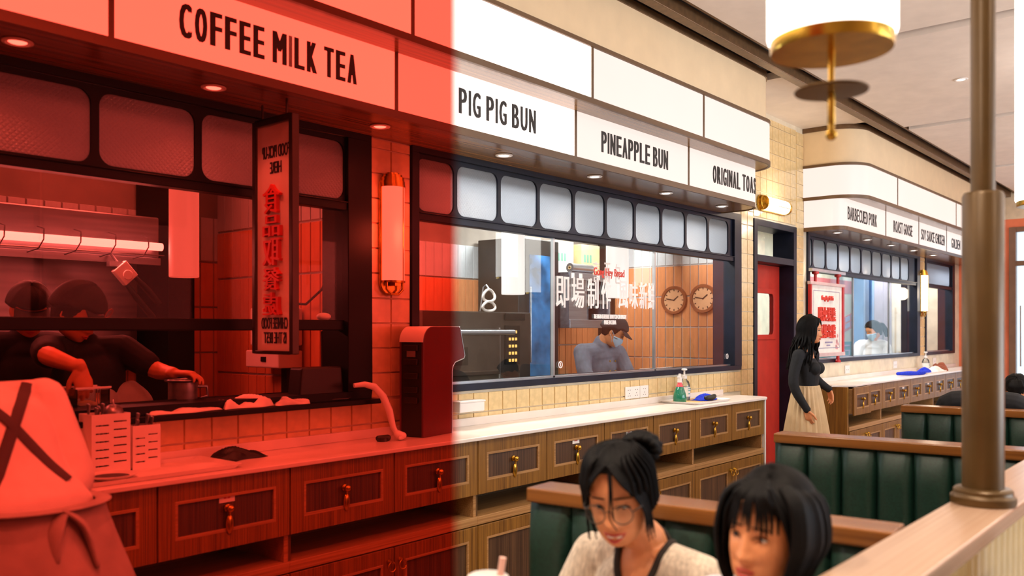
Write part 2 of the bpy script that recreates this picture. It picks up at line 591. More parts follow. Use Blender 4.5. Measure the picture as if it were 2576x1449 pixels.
tiles(3.29, 3.595, 1.11, 2.60, align=0.965)
tiles(1.0, 8.02, 0.90, 1.095, align=0.965 - TS)
tiles(8.03, 8.30, 0.965 - TS, 3.70, align=0.965 - TS)
tiles(8.31, 9.385, 2.65, 3.70, align=0.965 + TS * 11.6)
tiles(9.40, 9.60, 1.11, 3.70, align=0.965)
tiles(14.08, 14.35, 1.11, 2.60, align=0.965)
struct('wall_east', MB().box(16.45, 3.08, FZ, 16.6, 4.05, 3.34).box(16.45, 4.05, FZ, 16.6, 7.5, 3.34, 1).box(16.45, -5, 3.34, 16.6, 7.5, 3.85, 1).box(16.45, 1.6, 3.2, 16.6, 3.08, 3.34).box(16.45, -5, FZ, 16.6, 1.6, 3.34), [M['orange'], M['plaster']])
struct('wall_west', MB().box(-3, -5, FZ, -2.9, 7.5, 3.85), M['plaster'])
struct('wall_south', MB().box(-3, -5, FZ, 20, -4.9, 0.5).box(-3, -5, 3.1, 20, -4.9, 3.85)
       .box(-3, -5, 0.5, 4.2, -4.9, 3.1).box(12.2, -5, 0.5, 20, -4.9, 3.1), M['plaster'])
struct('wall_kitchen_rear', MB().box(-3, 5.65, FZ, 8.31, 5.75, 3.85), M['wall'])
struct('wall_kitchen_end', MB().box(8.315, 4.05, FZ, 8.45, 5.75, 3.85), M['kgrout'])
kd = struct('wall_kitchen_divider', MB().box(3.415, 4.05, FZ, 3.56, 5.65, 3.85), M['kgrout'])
# kitchen side-wall tiles (stacked upright), orange below and pale blue above
mo = me_t.copy(); mo.materials.clear(); mo.materials.append(M['otile'])
mbl = me_t.copy(); mbl.materials.clear(); mbl.materials.append(M['btile'])


def ktiles_x(X, y0, y1, parent):
    n = round((y1 - y0) / 0.101); w = (y1 - y0) / n
    for (a, b, me) in ((0.87, 1.2, mo), (1.2, 1.53, mo), (1.53, 1.86, mo), (1.86, 2.19, mo), (2.19, 2.52, mbl)):
        for i in range(n):
            piece('tile', me, (X - 0.005 + random.uniform(0, 0.001), y0 + (i + 0.5) * w, (a + b) / 2), (w - 0.009, 0.012, b - a - 0.009), parent, (0, 0, -PI / 2))


ktiles_x(8.315, 4.06, 5.64, bpy.data.objects['wall_kitchen_end'])
ktiles_x(3.415, 4.06, 5.64, kd)
kr = bpy.data.objects['wall_kitchen_rear']
for (a, b, me) in ((1.02, 1.34, mo), (1.34, 1.66, mo), (1.66, 1.98, mo), (1.98, 2.3, mbl)):
    x = 3.6
    while x < 8.28:
        piece('tile', me, (x + 0.05, 5.645, (a + b) / 2), (0.095, 0.012, b - a - 0.009), kr)
        x += 0.104
    x = 1.3
    while x < 3.4:
        piece('tile', me, (x + 0.05, 5.645, (a + b) / 2), (0.095, 0.012, b - a - 0.009), kr)
        x += 0.104
struct('trim_3', MB().box(8.17, 5.5, FZ, 8.31, 5.64, 2.9), M['dsteel'])     # grey corner post in the bread kitchen

# ------------------------------------------------------------------ sign canopies
class Path:
    def __init__(s, pts):
        s.p = [Vector((x, y, 0)) for x, y in pts]
        s.s = [0]
        for a, b in zip(s.p, s.p[1:]): s.s.append(s.s[-1] + (b - a).length)
    def at(s, t):
        for i in range(len(s.p) - 1):
            if t <= s.s[i + 1] or i == len(s.p) - 2:
                a, b = s.p[i], s.p[i + 1]
                d = (b - a).normalized()
                q = a + d * (t - s.s[i])
                # blended normal
                def nrm(k):
                    k = max(0, min(len(s.p) - 2, k)); e = (s.p[k + 1] - s.p[k]).normalized(); return Vector((e.y, -e.x, 0))
                f = (t - s.s[i]) / max(1e-9, s.s[i + 1] - s.s[i])
                n0 = (nrm(i - 1) + nrm(i)).normalized(); n1 = (nrm(i) + nrm(i + 1)).normalized()
                n = n0.lerp(n1, min(1, max(0, f))).normalized() if (s.s[i + 1] - s.s[i]) < 0.2 else nrm(i)
                return q, n
    def stops(s, a, b):
        return [a] + [x for x in s.s if a + 1e-4 < x < b - 1e-4] + [b]
    def off(s, d):
        out = []
        for i in range(len(s.p)):
            t = s.s[i]
            q, n = s.at(min(max(t, 1e-6), s.s[-1] - 1e-6))
            out.append((q.x + n.x * d, q.y + n.y * d))
        return out


def arc(cx, cy, r, a0, a1, n=14):
    return [(cx + r * math.cos(math.radians(a0 + (a1 - a0) * i / n)), cy + r * math.sin(math.radians(a0 + (a1 - a0) * i / n))) for i in range(n + 1)]


def end_right(x0, yf, xe, r):
    return Path([(x0, yf)] + arc(xe - r, yf + r, r, -90, 0) + [(xe, WY)])


def end_left(xs, yf, x1, r):
    return Path([(xs, WY)] + arc(xs + r, yf + r, r, 180, 270) + [(x1, yf)])


def strip(mb, path, s0, s1, z0, z1, d0, d1, mi=0):
    st = path.stops(s0, s1)
    vs = []; fs = []
    for t in st:
        q, n = path.at(t)
        for d in (d0, d1):
            for z in (z0, z1):
                vs.append((q.x + n.x * d, q.y + n.y * d, z))
    for i in range(len(st) - 1):
        a = i * 4; b = a + 4
        fs += [(a, b, b + 1, a + 1), (a + 2, a + 3, b + 3, b + 2), (a, a + 2, b + 2, b), (a + 1, b + 1, b + 3, a + 3)]
    fs += [(0, 1, 3, 2)]
    e = (len(st) - 1) * 4
    fs += [(e, e + 2, e + 3, e + 1)]
    mb.add(vs, fs, mi)
    return mb


def canopy(name, label, low, up, fas, loc, lowseams, upseams, s_off, words, closed):
    t = thing(name, label, 'sign canopy', loc)
    poly = lambda p, d: p.off(d) + closed
    obj('lower_case', MB().prism(poly(low, -0.012), 'z', 2.605, 2.955), M['soffit'], t)
    obj('upper_case', MB().prism(poly(up, -0.012), 'z', 2.945, 3.32), M['soffit'], t)
    obj('fascia_board', MB().prism(poly(fas, 0), 'z', 3.32, 3.72), M['fascia'], t, smooth=40)
    obj('trim_strip', strip(MB(), low, 0, low.s[-1], 2.60, 2.642, -0.012, 0.006), M['brown'], t, smooth=40)
    obj('trim_strip', strip(MB(), up, 0, up.s[-1], 2.94, 2.976, -0.012, 0.008), M['brown'], t, smooth=40)
    obj('trim_strip', strip(MB(), up, 0, up.s[-1], 3.303, 3.33, -0.012, 0.008), M['brown'], t, smooth=40)
    obj('trim_strip', strip(MB(), fas, 0, fas.s[-1], 3.70, 3.75, -0.012, 0.012), M['bronze'], t, smooth=40)
    pan = {}
    def row(path, seams, z0, z1):
        ed = [0] + [x - s_off(path) for x in seams] + [path.s[-1]]
        for a, b in zip(ed, ed[1:]):
            if b - a < 0.05: continue
            q = obj('light_panel', strip(MB(), path, a + 0.012, b - 0.012, z0, z1, -0.008, 0.0), M['box2'] if path.at((a + b) / 2)[0].x < 3.05 else M['box1'] if path.at((a + b) / 2)[0].x < 4.6 else M['box'], t, smooth=40)
            pan.setdefault(z0, []).append((a, b, q))
    for path, seams, z0, z1 in ((up, upseams, 2.976, 3.303), (low, lowseams, 2.642, 2.945)):
        for x in seams:
            u = x - s_off(path)
            obj('seam_bar', strip(MB(), path, u - 0.011, u + 0.011, z0, z1, -0.01, 0.004), M['brown'], t)
    row(up, upseams, 2.979, 3.30)
    row(low, lowseams, 2.645, 2.944)
    for (s, x0, x1) in words:
        a0 = x0 - s_off(low); a1 = x1 - s_off(low)
        par = [q for (a, b, q) in pan[2.645] if a <= a0 <= b][0]
        def mp(u, v, ww):
            q, n = low.at(u)
            return (q.x + n.x * (ww + 0.0005), q.y + n.y * (ww + 0.0005), v)
        condensed('lettering', s, mp, a0, a1, 2.718, 2.861, M['ink'], par, 0.0062 if x0 < 3 else 0.0048 if x0 < 9 else 0.0006, cut=0.02 if 'TOAST' in s or 'PORK' in s else 0)
    return t


low1 = end_right(-2.8, 3.40, 7.58, 0.24); up1 = end_right(-2.8, 3.21, 7.52, 0.32); fas1 = end_right(-2.8, 3.235, 7.50, 0.32)
canopy('sign_canopy', 'illuminated two-tier sign canopy reading COFFEE MILK TEA, PIG PIG BUN and PINEAPPLE BUN', low1, up1, fas1, (3, WY, 2.6),
       [-1.45, 0.07, 1.595, 3.085, 4.665, 6.176], [-1.5, 0.0, 1.5, 3.022, 4.585, 6.066], lambda p: -2.8,
       [('COFFEE MILK TEA', 1.87, 2.825), ('PIG PIG BUN', 3.545, 4.25), ('PINEAPPLE BUN', 4.955, 5.86), ('ORIGINAL TOAST', 6.575, 7.50)],
       [(-2.8, WY)])
low2 = end_left(9.60, 3.40, 16.4, 0.14); up2 = end_left(9.58, 3.21, 16.4, 0.34); fas2 = end_left(9.60, 3.235, 16.4, 0.34)
canopy('sign_canopy', 'illuminated two-tier sign canopy reading BARBECUED PORK, ROAST GOOSE and SOY SAUCE CHICKEN', low2, up2, fas2, (13, WY, 2.6),
       [11.047, 12.424, 13.817, 15.2], [10.871, 13.553, 16.2], lambda p: 16.4 - p.s[-1],
       [('BARBECUED PORK', 9.73, 10.72), ('ROAST GOOSE', 11.34, 12.14), ('SOY SAUCE CHICKEN', 12.53, 13.71), ('GOLDEN', 14.08, 14.6)],
       [(16.4, WY)])

# ------------------------------------------------------------------ recessed downlights
def downlight(x, y, z, label, power, spot=True, group=None, r=0.055):
    t = thing('downlight', label, 'downlight', (x, y, z), 0, group)
    obj('trim_ring', MB().lathe([(0, -0.001), (r, -0.001), (r, -0.006), (r * 0.8, -0.009), (r * 0.66, -0.004), (0.0, -0.003)], (x, y, z), 24), M['white'], t, smooth=40)
    obj('lens', MB().lathe([(r * 0.62, -0.0035), (r * 0.5, -0.007), (0.0, -0.008)], (x, y, z), 20), M['led'], t, smooth=60)
    lamp('SPOT', (x, y, z - 0.02), power, (1.0, 0.8, 0.6), t, 0.03, (x, y - 0.02, 0), spot=125)


W1 = 'recessed white downlight in the wooden soffit '
for x, lb in ((1.33, 'at the far left edge of the picture'), (2.156, 'under the words COFFEE MILK TEA'), (3.149, 'above the upright lamp on the tiled pillar'),
              (4.175, 'under the words PIG PIG BUN'), (5.172, 'below the seam left of PINEAPPLE BUN'), (6.172, 'below the seam right of PINEAPPLE BUN'), (7.144, 'under the words ORIGINAL TOAST')):
    downlight(x, 3.60, 2.603, W1 + lb, 15)
for x, lb in ((9.918, 'left of BARBECUED PORK at the curved corner'), (10.933, 'under the end of BARBECUED PORK'), (11.855, 'under the words ROAST GOOSE'),
              (12.827, 'under the words SOY SAUCE CHICKEN'), (13.819, 'nearest the upright lamp between the two far windows')):
    downlight(x, 3.58, 2.603, W1 + lb, 20)
downlight(8.591, 1.992, 3.749, 'recessed ceiling downlight beside the tall brass post', 60)
for x in (0.9, 2.9, 4.9, 6.6, 11.4, 14.0):
    downlight(x, 0.4 if x < 7 else 1.2, 3.749, 'added recessed ceiling downlight out of sight above the dining booths', 125, group='added ceiling downlights above the booths')  # unseen lamps added over the booths
for x, y, lb in ((0.75, 1.25, 'left'), (0.95, 2.3, 'right')):  # unseen pair added to light the two women's faces
    downlight(x, y, 3.749, 'added ceiling downlight above the table of the two young women, ' + lb + ' of the pair', 170)
for x in (1.5, 4.5, 7.6, 11):
    downlight(x, -2.4, 3.749, 'added unseen ceiling downlight behind the camera', 140, group='added ceiling downlights behind the camera')  # unseen lamps added to light the room from behind
# ------------------------------------------------------------------ serving windows
def rrect(x0, x1, z0, z1, r, n=5):
    p = []
    for cx, cz, a in ((x1 - r, z0 + r, -90), (x1 - r, z1 - r, 0), (x0 + r, z1 - r, 90), (x0 + r, z0 + r, 180)):
        for i in range(n + 1):
            t = math.radians(a + 90 * i / n)
            p.append((cx + r * math.cos(t), cz + r * math.sin(t)))
    return p


def plate_holes(x0, x1, z0, z1, holes, y0, y1):
    """flat plate (x,z) with rounded holes, from y0 to y1"""
    c = bpy.data.curves.new('p', 'CURVE'); c.dimensions = '2D'; c.fill_mode = 'BOTH'; c.extrude = (y1 - y0) / 2
    for poly in [[(x0, z0), (x1, z0), (x1, z1), (x0, z1)]] + holes:
        s = c.splines.new('POLY'); s.points.add(len(poly) - 1); s.use_cyclic_u = True
        for q, (a, b) in zip(s.points, poly): q.co = (a, b, 0, 1)
    o = bpy.data.objects.new('p', c); C.objects.link(o); bpy.context.view_layer.update()
    me = o.evaluated_get(bpy.context.evaluated_depsgraph_get()).to_mesh()
    mb = MB(); ym = (y0 + y1) / 2
    mb.add([(v.co.x, ym - v.co.z, v.co.y) for v in me.vertices], [list(p.vertices) for p in me.polygons])
    bpy.data.objects.remove(o); bpy.data.curves.remove(c)
    return mb


def kwindow(n, x0, x1, panes, mulls, frame_mat, wl=0.06, wr=0.15, zb=1.11, zt=2.63, zr=2.165, glass_from=1.155, full_glass=True):
    w_ = struct('window_%d' % n, MB().box(x0, 3.825, zb, x1, 4.06, zb + 0.045).box(x0, 3.825, zt - 0.06, x1, 4.06, zt + 0.003)
                .box(x0, 3.825, zb + 0.045, x0 + wl, 4.06, zt - 0.06).box(x1 - wr, 3.825, zb + 0.045, x1, 4.06, zt - 0.06), frame_mat, bevel=0.004)
    a, b = x0 + wl, x1 - wr
    obj('transom_rail', MB().box(a, 3.835, zr, b, 3.90, zr + 0.045).box(a, 3.825, zr + 0.04, b, 3.84, zr + 0.047), frame_mat, w_, bevel=0.003)
    z0, z1 = zr + 0.06, zt - 0.085
    pl = [rrect(max(p, a + 0.006), min(q, b - 0.006), z0, z1, min(0.06, (min(q, b) - max(p, a)) / 2.6)) for p, q in panes]
    obj('transom_grille', plate_holes(a, b, zr + 0.045, zt - 0.06, pl, 3.852, 3.868), frame_mat, w_)
    for poly in pl:
        xs = [q[0] for q in poly]; m_ = (min(xs) + max(xs)) / 2
        big = [(m_ + (q[0] - m_) * 1.02, (q[1] - 2.39) * 1.01 + 2.39) for q in poly]
        obj('transom_pane', MB().prism(big, 'y', 3.866, 3.874), M['tglass'], w_)
    if full_glass:
        ed = [a] + mulls + [b]
        for i, (p, q) in enumerate(zip(ed, ed[1:])):
            obj('glass_pane', MB().box(p + 0.006, 3.878, zb + 0.045, q - 0.006, 3.886, zr), M['glass'], w_)
        for m_ in mulls:
            obj('mullion', MB().box(m_ - 0.009, 3.87, zb + 0.045, m_ + 0.009, 3.894, zr), M['alu'], w_)
        obj('glazing_bead', MB().box(a, 3.87, zb + 0.045, b, 3.893, zb + 0.057), M['alu'], w_)
    return w_


w1 = kwindow(1, -1.5, 3.285, [(3.19 - 0.49 * (k + 1) + 0.035, 3.19 - 0.49 * k) for k in range(9)], [], M['black'], wr=0.17, full_glass=False)
obj('middle_rail', MB().box(-1.44, 3.86, 1.497, 3.13, 3.92, 1.555), M['black'], w1, bevel=0.006)
for p, q in ((-1.4, 0.05), (0.06, 1.52), (1.53, 3.12)):
    obj('glass_pane', MB().box(p, 3.878, 1.555, q, 3.886, 2.165), M['glass'], w1)
obj('window_sill', MB().box(-1.5, 3.76, 1.085, 3.30, 4.22, 1.112), M['black'], w1, bevel=0.004)
w2 = kwindow(2, 3.60, 8.01, [(3.66, 3.985)] + [(4.014 + 0.4215 * k, 4.014 + 0.4215 * k + 0.392) for k in range(9)], [5.045, 6.455], M['navy'])
w3 = kwindow(3, 9.70, 14.06, [(9.74, 9.885)] + [(9.915 + 0.411 * k, 9.915 + 0.411 * k + 0.38) for k in range(9)], [11.3, 12.75], M['navy'])
w4 = kwindow(4, 14.36, 16.08, [(14.43, 15.88)], [], M['navy'])
gl = lambda u, v, ww: (u, 3.876 - ww, v)
# lettering on the bread-kitchen glass
for s, a, b in (('即', 5.075, 5.235), ('場', 5.265, 5.43), ('制', 5.47, 5.62), ('作', 5.655, 5.79), ('風', 5.90, 6.04), ('味', 6.06, 6.19), ('新', 6.21, 6.335), ('鮮', 6.345, 6.46)):
    lettering('lettering', s, gl, a, b, 1.665 if a < 5.9 else 1.675, 1.895, M['white_ink'], w2, bold=0.0035, cut=0, th=0.002)
lettering('lettering', 'Gong Hey Bread', gl, 5.555, 5.985, 1.905, 1.985, M['red_ink'], w2, bold=0.0015, cut=0, th=0.002)
gl2 = lambda u, v, ww: (u, 3.8875 + ww, v)
for s, a, b in (('喜', 5.565, 5.65), ('面', 5.72, 5.80), ('包', 5.86, 5.95)):
    lettering('lettering', s, gl2, a, b, 1.87, 2.03, M['white_ink'], w2, bold=0.004, cut=0, th=0.002)
lettering('lettering', 'THE BREAD IS FRESHER THAN YOU CAN IMAGINE', gl, 5.555, 6.015, 1.588, 1.622, M['white_ink'], w2, bold=0.0012, cut=0, th=0.002)
lettering('lettering', 'MADE IN CHINA', gl, 5.695, 5.865, 1.543, 1.577, M['white_ink'], w2, bold=0.0012, cut=0, th=0.002)
for x in (5.13, 7.80):
    e = MB().lathe([(0.026, -0.001), (0.026, 0.001), (0.019, 0.001), (0.019, -0.001), (0.026, -0.001)], (x, 3.8755, 1.245), 20, axis='y')
    e.box(x - 0.004, 3.8745, 1.232, x + 0.004, 3.8765, 1.258)
    obj('emblem', e, M['white_ink'], w2)

# ------------------------------------------------------------------ red kitchen door
d1 = struct('door_1', MB().box(8.31, 3.83, FZ, 8.385, 4.07, 2.63).box(9.305, 3.83, FZ, 9.385, 4.07, 2.63).box(8.385, 3.83, 2.565, 9.305, 4.07, 2.63)
            .box(8.385, 3.83, 2.20, 9.305, 4.07, 2.27), M['navy'], bevel=0.004)
hole = rrect(8.62, 9.13, 1.44, 1.90, 0.05)
obj('door_leaf', plate_holes(8.39, 9.30, FZ + 0.01, 2.195, [hole], 3.995, 4.035), M['rdoor'], d1)
obj('vision_frame', plate_holes(8.575, 9.175, 1.395, 1.945, [rrect(8.63, 9.12, 1.45, 1.89, 0.05)], 3.98, 3.997), M['rdoor'], d1, bevel=0.006)
obj('vision_pane', MB().box(8.61, 4.01, 1.43, 9.14, 4.018, 1.91), M['glass'], d1)
obj('transom_pane', MB().box(8.385, 3.99, 2.27, 9.305, 3.998, 2.565), M['glass'], d1)
struct('wall_corridor', MB().box(8.46, 5.2, FZ, 10.4, 5.3, 3.85), M['dsteel'])

# ------------------------------------------------------------------ wall lamps: brass back, opal half tube, caps
def wall_lamp(label, x, zc, horiz=False):
    t = thing('wall_lamp', label, 'wall lamp', (x, 3.838, zc))
    L = 0.355
    R = Matrix.Translation((x, 3.838, zc)) @ (Matrix.Rotation(PI / 2, 4, 'Y') if horiz else Matrix.Identity(4))
    def tr(mb):
        m2 = MB(); m2.v = [R @ Vector(p) for p in mb.v]; m2.f = mb.f; m2.m = mb.m; return m2
    bp = [(px, pz) for px, pz in rrect(-0.082, 0.082, -L, L, 0.08, 8)]
    obj('back_plate', tr(MB().prism(bp, 'y', -0.02, -0.0)), M['brass'], t, bevel=0.004)
    dz0, dz1 = -L + 0.085, L - 0.085
    sh = [(0.07 * math.cos(a), -0.035 - 0.062 * math.sin(a)) for a in [PI * i / 14 for i in range(15)]]
    sh = [(0.07, -0.02)] + sh + [(-0.07, -0.02)]
    obj('diffuser', tr(MB().prism(sh, 'z', dz0, dz1)), M['lamp'], t, smooth=50)
    for sg, z in ((1, dz1), (-1, dz0)):
        cp = MB().prism([(p[0] * 1.06, p[1] * 1.04) for p in sh], 'z', z, z + sg * 0.012)
        if sg > 0:
            for k in range(5):
                f = math.cos(k / 5 * PI / 2)
                cp.prism([(p[0] * 1.06 * f, -0.02 + (p[1] + 0.02) * f) for p in sh], 'z', z + 0.012 + 0.075 * math.sin(k / 5 * PI / 2), z + 0.012 + 0.075 * math.sin((k + 1) / 5 * PI / 2))
        else:
            cp.box(-0.02, -0.075, z - 0.03, 0.02, -0.03, z - 0.012)
            cp.tube([(-0.06, -0.05, z - 0.012), (-0.062, -0.05, z - 0.05), (-0.03, -0.05, z - 0.078), (0.03, -0.05, z - 0.078), (0.062, -0.05, z - 0.05), (0.06, -0.05, z - 0.012)], 0.008, 8)
        obj('end_cap', tr(cp), M['brass'], t, smooth=50)
    obj('guard_wire', tr(MB().tube([(0.02, -0.1, dz0), (0.02, -0.1, dz1)], 0.003, 6)), M['brass'], t)
    lamp('POINT', (x, 3.66, zc), 7, (1.0, 0.78, 0.55), t, 0.08)


wall_lamp('upright brass and opal wall lamp on the tiled pillar behind red glass', 3.425, 2.055)
wall_lamp('brass and opal wall lamp mounted sideways above the red door', 8.73, 2.80, True)
wall_lamp('upright brass and opal wall lamp between the two far windows', 14.15, 2.055)

# ------------------------------------------------------------------ worktops
def worktop(label, poly, ups, parts=()):
    xs = [p[0] for p in poly]
    t = thing('worktop', label, 'worktop', ((min(xs) + max(xs)) / 2, 3.6, 0.866))
    obj('slab', MB().prism(poly, 'z', 0.866, 0.887), M['top'], t, bevel=0.004)
    obj('upstand', MB().box(*ups), M['top'], t, bevel=0.003)
    return t


worktop('long white quartz worktop under the two near serving windows, rounded end by the red door',
        [(-1.5, 3.845), (-1.5, 3.37)] + arc(7.55, 3.50, 0.13, -90, 0, 8) + [(7.68, 3.845)], (-1.5, 3.815, 0.887, 7.60, 3.838, 0.938))
worktop('white quartz worktop behind the standing woman with a blue cloth and a tray',
        [(9.70, 3.845), (9.70, 3.56), (9.92, 3.37)] + arc(16.0, 3.55, 0.18, -90, 0, 8) + [(16.18, 3.845)], (9.75, 3.815, 0.887, 16.1, 3.838, 0.938))

# ------------------------------------------------------------------ cabinets
def front_panel(parent, name, x0, x1, z0, z1, y, border, hinge=None):
    g = 0.003
    x0 += g; x1 -= g; z0 += g; z1 -= g
    f = obj(name, plate_holes(x0, x1, z0, z1, [[(x0 + border, z0 + border), (x1 - border, z0 + border), (x1 - border, z1 - border), (x0 + border, z1 - border)]], y, y + 0.02), M['ven'], parent, bevel=0.0025)
    obj('inset_panel', MB().box(x0 + border - 0.005, y + 0.011, z0 + border - 0.005, x1 - border + 0.005, y + 0.018, z1 - border + 0.005), M['vend'], f)
    b = border; e = 0.012
    obj('moulding', plate_holes(x0 + b - 0.002, x1 - b + 0.002, z0 + b - 0.002, z1 - b + 0.002, [[(x0 + b + e, z0 + b + e), (x1 - b - e, z0 + b + e), (x1 - b - e, z1 - b - e), (x0 + b + e, z1 - b - e)]], y - 0.001, y + 0.012), M['edge'], f, bevel=0.002)
    return f


def pine_pull(f, x, y, z):
    mb = MB().lathe([(0.0, 0), (0.017, -0.002), (0.017, -0.008), (0.008, -0.012), (0.012, -0.02), (0.018, -0.027), (0.017, -0.036), (0.009, -0.042), (0, -0.043)], (x, y, z), 16, axis='y')
    mb.tube([(x, y - 0.02, z - 0.012), (x + 0.002, y - 0.022, z - 0.03)], 0.006, 8)
    prof = [(0.0, -0.115), (0.008, -0.108), (0.016, -0.09), (0.0195, -0.072), (0.018, -0.052), (0.012, -0.036), (0.005, -0.028), (0, -0.026)]
    v0 = len(mb.v)
    mb.lathe(prof, (x + 0.004, 0, z), 16)
    for i in range(v0, len(mb.v)):
        q = mb.v[i]; mb.v[i] = Vector((q.x, y - 0.016 + q.y * 0.5, q.z))
    obj('pull', mb, M['brass'], f, smooth=50)


def ring_pull(f, x, y, z):
    mb = MB().lathe([(0.0, 0), (0.016, -0.002), (0.014, -0.01), (0.008, -0.02), (0.006, -0.028), (0, -0.029)], (x, y, z), 14, axis='y')
    pts = [(x + 0.024 * math.sin(a), y - 0.022 - 0.006 * (1 - math.cos(a)) / 2, z - 0.024 + 0.024 * math.cos(a)) for a in [2 * PI * i / 18 for i in range(19)]]
    mb.tube(pts, 0.0042, 8)
    obj('ring_pull', mb, M['brass'], f, smooth=50)


def tag_card(f, x, y, z):
    o = obj('tag_card', MB().box(x - 0.038, y - 0.002, z - 0.022, x + 0.038, y, z + 0.022, 0)
            .box(x - 0.016, y - 0.0025, z - 0.006, x - 0.003, y - 0.0018, z + 0.006, 1).box(x + 0.002, y - 0.0025, z - 0.006, x + 0.015, y - 0.0018, z + 0.006, 1), [M['paper'], M['red_ink']], f)


def cabinet(label, x0, wd, n, tags=(), dtags=(), open_first=0.0, handles=True, group=None):
    yf = 3.40
    x1 = x0 + wd
    t = thing('sideboard_cabinet', label, 'cabinet', ((x0 + x1) / 2, 3.62, FZ), 0, group)
    c = MB().box(x0, yf + 0.022, FZ, x0 + 0.018, 3.84, 0.865).box(x1 - 0.018, yf + 0.022, FZ, x1, 3.84, 0.865)
    c.box(x0 + 0.018, 3.82, FZ, x1 - 0.018, 3.84, 0.865).box(x0 + 0.018, yf + 0.03, 0.55, x1 - 0.018, 3.82, 0.566).box(x0 + 0.018, yf + 0.07, FZ + 0.06, x1 - 0.018, 3.82, FZ + 0.075)
    obj('carcass', c, M['venin'], t)
    obj('plinth', MB().box(x0, yf + 0.05, FZ, x1, yf + 0.065, FZ + 0.08), M['black'], t)
    obj('shelf', MB().box(x0, yf + 0.004, 0.376, x1, 3.82, 0.424), M['edge'], t, bevel=0.002)
    obj('divider', MB().box(x1 - 0.024, yf + 0.016, 0.424, x1 - 0.001, 3.82, 0.55), M['edge'], t, bevel=0.002)
    w_ = wd / n
    for k in range(n):
        a = x0 + k * w_
        y = yf - (open_first if k == 0 else 0)
        f = front_panel(t, 'drawer', a, a + w_, 0.548, 0.864, y, 0.075 if n == 2 else 0.07)
        if open_first and k == 0:
            obj('drawer_box', MB().box(a + 0.02, y + 0.02, 0.57, a + w_ - 0.02, 3.75, 0.84), M['edge'], f)
        pine_pull(f, a + w_ * 0.5, y + 0.011, 0.725)
        if k in tags: tag_card(f, a + w_ * 0.5, y + 0.010, 0.772)
        g = front_panel(t, 'door', a, a + w_, FZ + 0.085, 0.373, yf, 0.075)
        hx = a + w_ - 0.038 if k % 2 == 0 else a + 0.038
        ring_pull(g, hx, yf - 0.0005, 0.305)
        if k in dtags: tag_card(g, a + 0.06, yf - 0.001, 0.34)
    return t


CW = 1.2873
S1 = 7.577 - CW * 6
cabinet('pair-front wooden sideboard cabinet at the left edge behind the waitress', S1, CW, 2)
cabinet('wooden sideboard cabinet seen through red glass, white tag on its right drawer', S1 + CW, CW, 2, tags=(1,))
cabinet('wooden sideboard cabinet seen through red glass, under the tall dispenser', S1 + CW * 2, CW, 2)
cabinet('wooden sideboard cabinet just right of the red glass edge, tag on its right drawer', S1 + CW * 3, CW, 2, tags=(1,))
cabinet('wooden sideboard cabinet behind the woman with glasses, tags on drawer and door', S1 + CW * 4, CW, 2, tags=(0,), dtags=(0,))
cabinet('wooden sideboard cabinet at the end of the run beside the red door', S1 + CW * 5, CW, 2)
obj_end = obj('end_panel', MB().box(7.579, 3.392, FZ, 7.604, 3.842, 0.865), M['white'], None, bevel=0.003)
tag(obj_end, 'thin white end panel closing the near sideboard beside the red door', 'panel')
C2 = 1.131
for i, lb in enumerate(('with its left drawer ajar next to the standing woman', 'second from the standing woman, tag on one drawer', 'third from the standing woman, tags on two drawers', 'fourth from the standing woman beside the brass post', 'hidden behind the brass post at the far end')):
    cabinet('pale-lit wooden sideboard cabinet ' + lb, 9.80 + C2 * i, C2, 2, tags=((), (1,), (1,), (0,), ())[i], open_first=0.05 if i == 0 else 0)
tag(obj('end_panel', MB().box(9.755, 3.41, FZ, 9.795, 3.842, 0.865), M['ven'], None, bevel=0.003), 'upright wood end panel of the far sideboard beside the standing woman', 'panel')

# ------------------------------------------------------------------ low partition with wood ledge and brass post
t = thing('low_partition', 'low dining partition clad in ribbed cream tile with a wide wooden ledge', 'partition', (4.5, 0.59, FZ))
obj('core', MB().box(1.0, 0.545, FZ, 9.6, 0.655, 0.955), M['grout'], t)
obj('ledge', MB().box(1.0, 0.508, 0.955, 9.6, 0.675, 1.0), M['rail'] if False else veneer('ledge_wood', (180, 146, 122), (194, 162, 138), 'x', 0.24, 60), t, bevel=0.006)  # ceiling's pale sheen put into the wood colour
mr = MB().prism([(-0.5, 0.5), (-0.5, 0)] + [(-0.46 + 0.92 * i / 6, -0.5 * math.sin(PI * i / 6)) for i in range(7)] + [(0.5, 0), (0.5, 0.5)], 'z', -0.5, 0.5).mesh('ribbed_tile', smooth=40)
mr.materials.append(M['tile'])
x = 1.2
while x < 5.2:
    for (a, b) in ((0.66, 0.952), (0.36, 0.655), (0.06, 0.355), (-0.24, 0.055)):
        piece('ribbed_tile', mr, (x + 0.0375, 0.534, (a + b) / 2), (0.073, 0.02, b - a - 0.005), t)
    x += 0.076

px_, py_ = 2.80, 0.592
t = thing('brass_post', 'tall aged-brass post in two thicknesses standing on the wooden ledge', 'post', (px_, py_, 1.0))
obj('base_flange', MB().lathe([(0.084, 1.0), (0.086, 1.006), (0.086, 1.022), (0.080, 1.028), (0.078, 1.032), (0.078, 1.040), (0.072, 1.046), (0.05, 1.048)], (px_, py_, 0), 40), M['dbrass'], t, smooth=40)
obj('lower_tube', MB().lathe([(0.055, 1.046), (0.055, 1.885), (0.050, 1.895), (0.03, 1.897)], (px_, py_, 0), 36), M['dbrass'], t, smooth=40)
obj('upper_tube', MB().lathe([(0.0325, 1.895), (0.0325, 3.75)], (px_, py_, 0), 30), M['dbrass'], t, smooth=40)
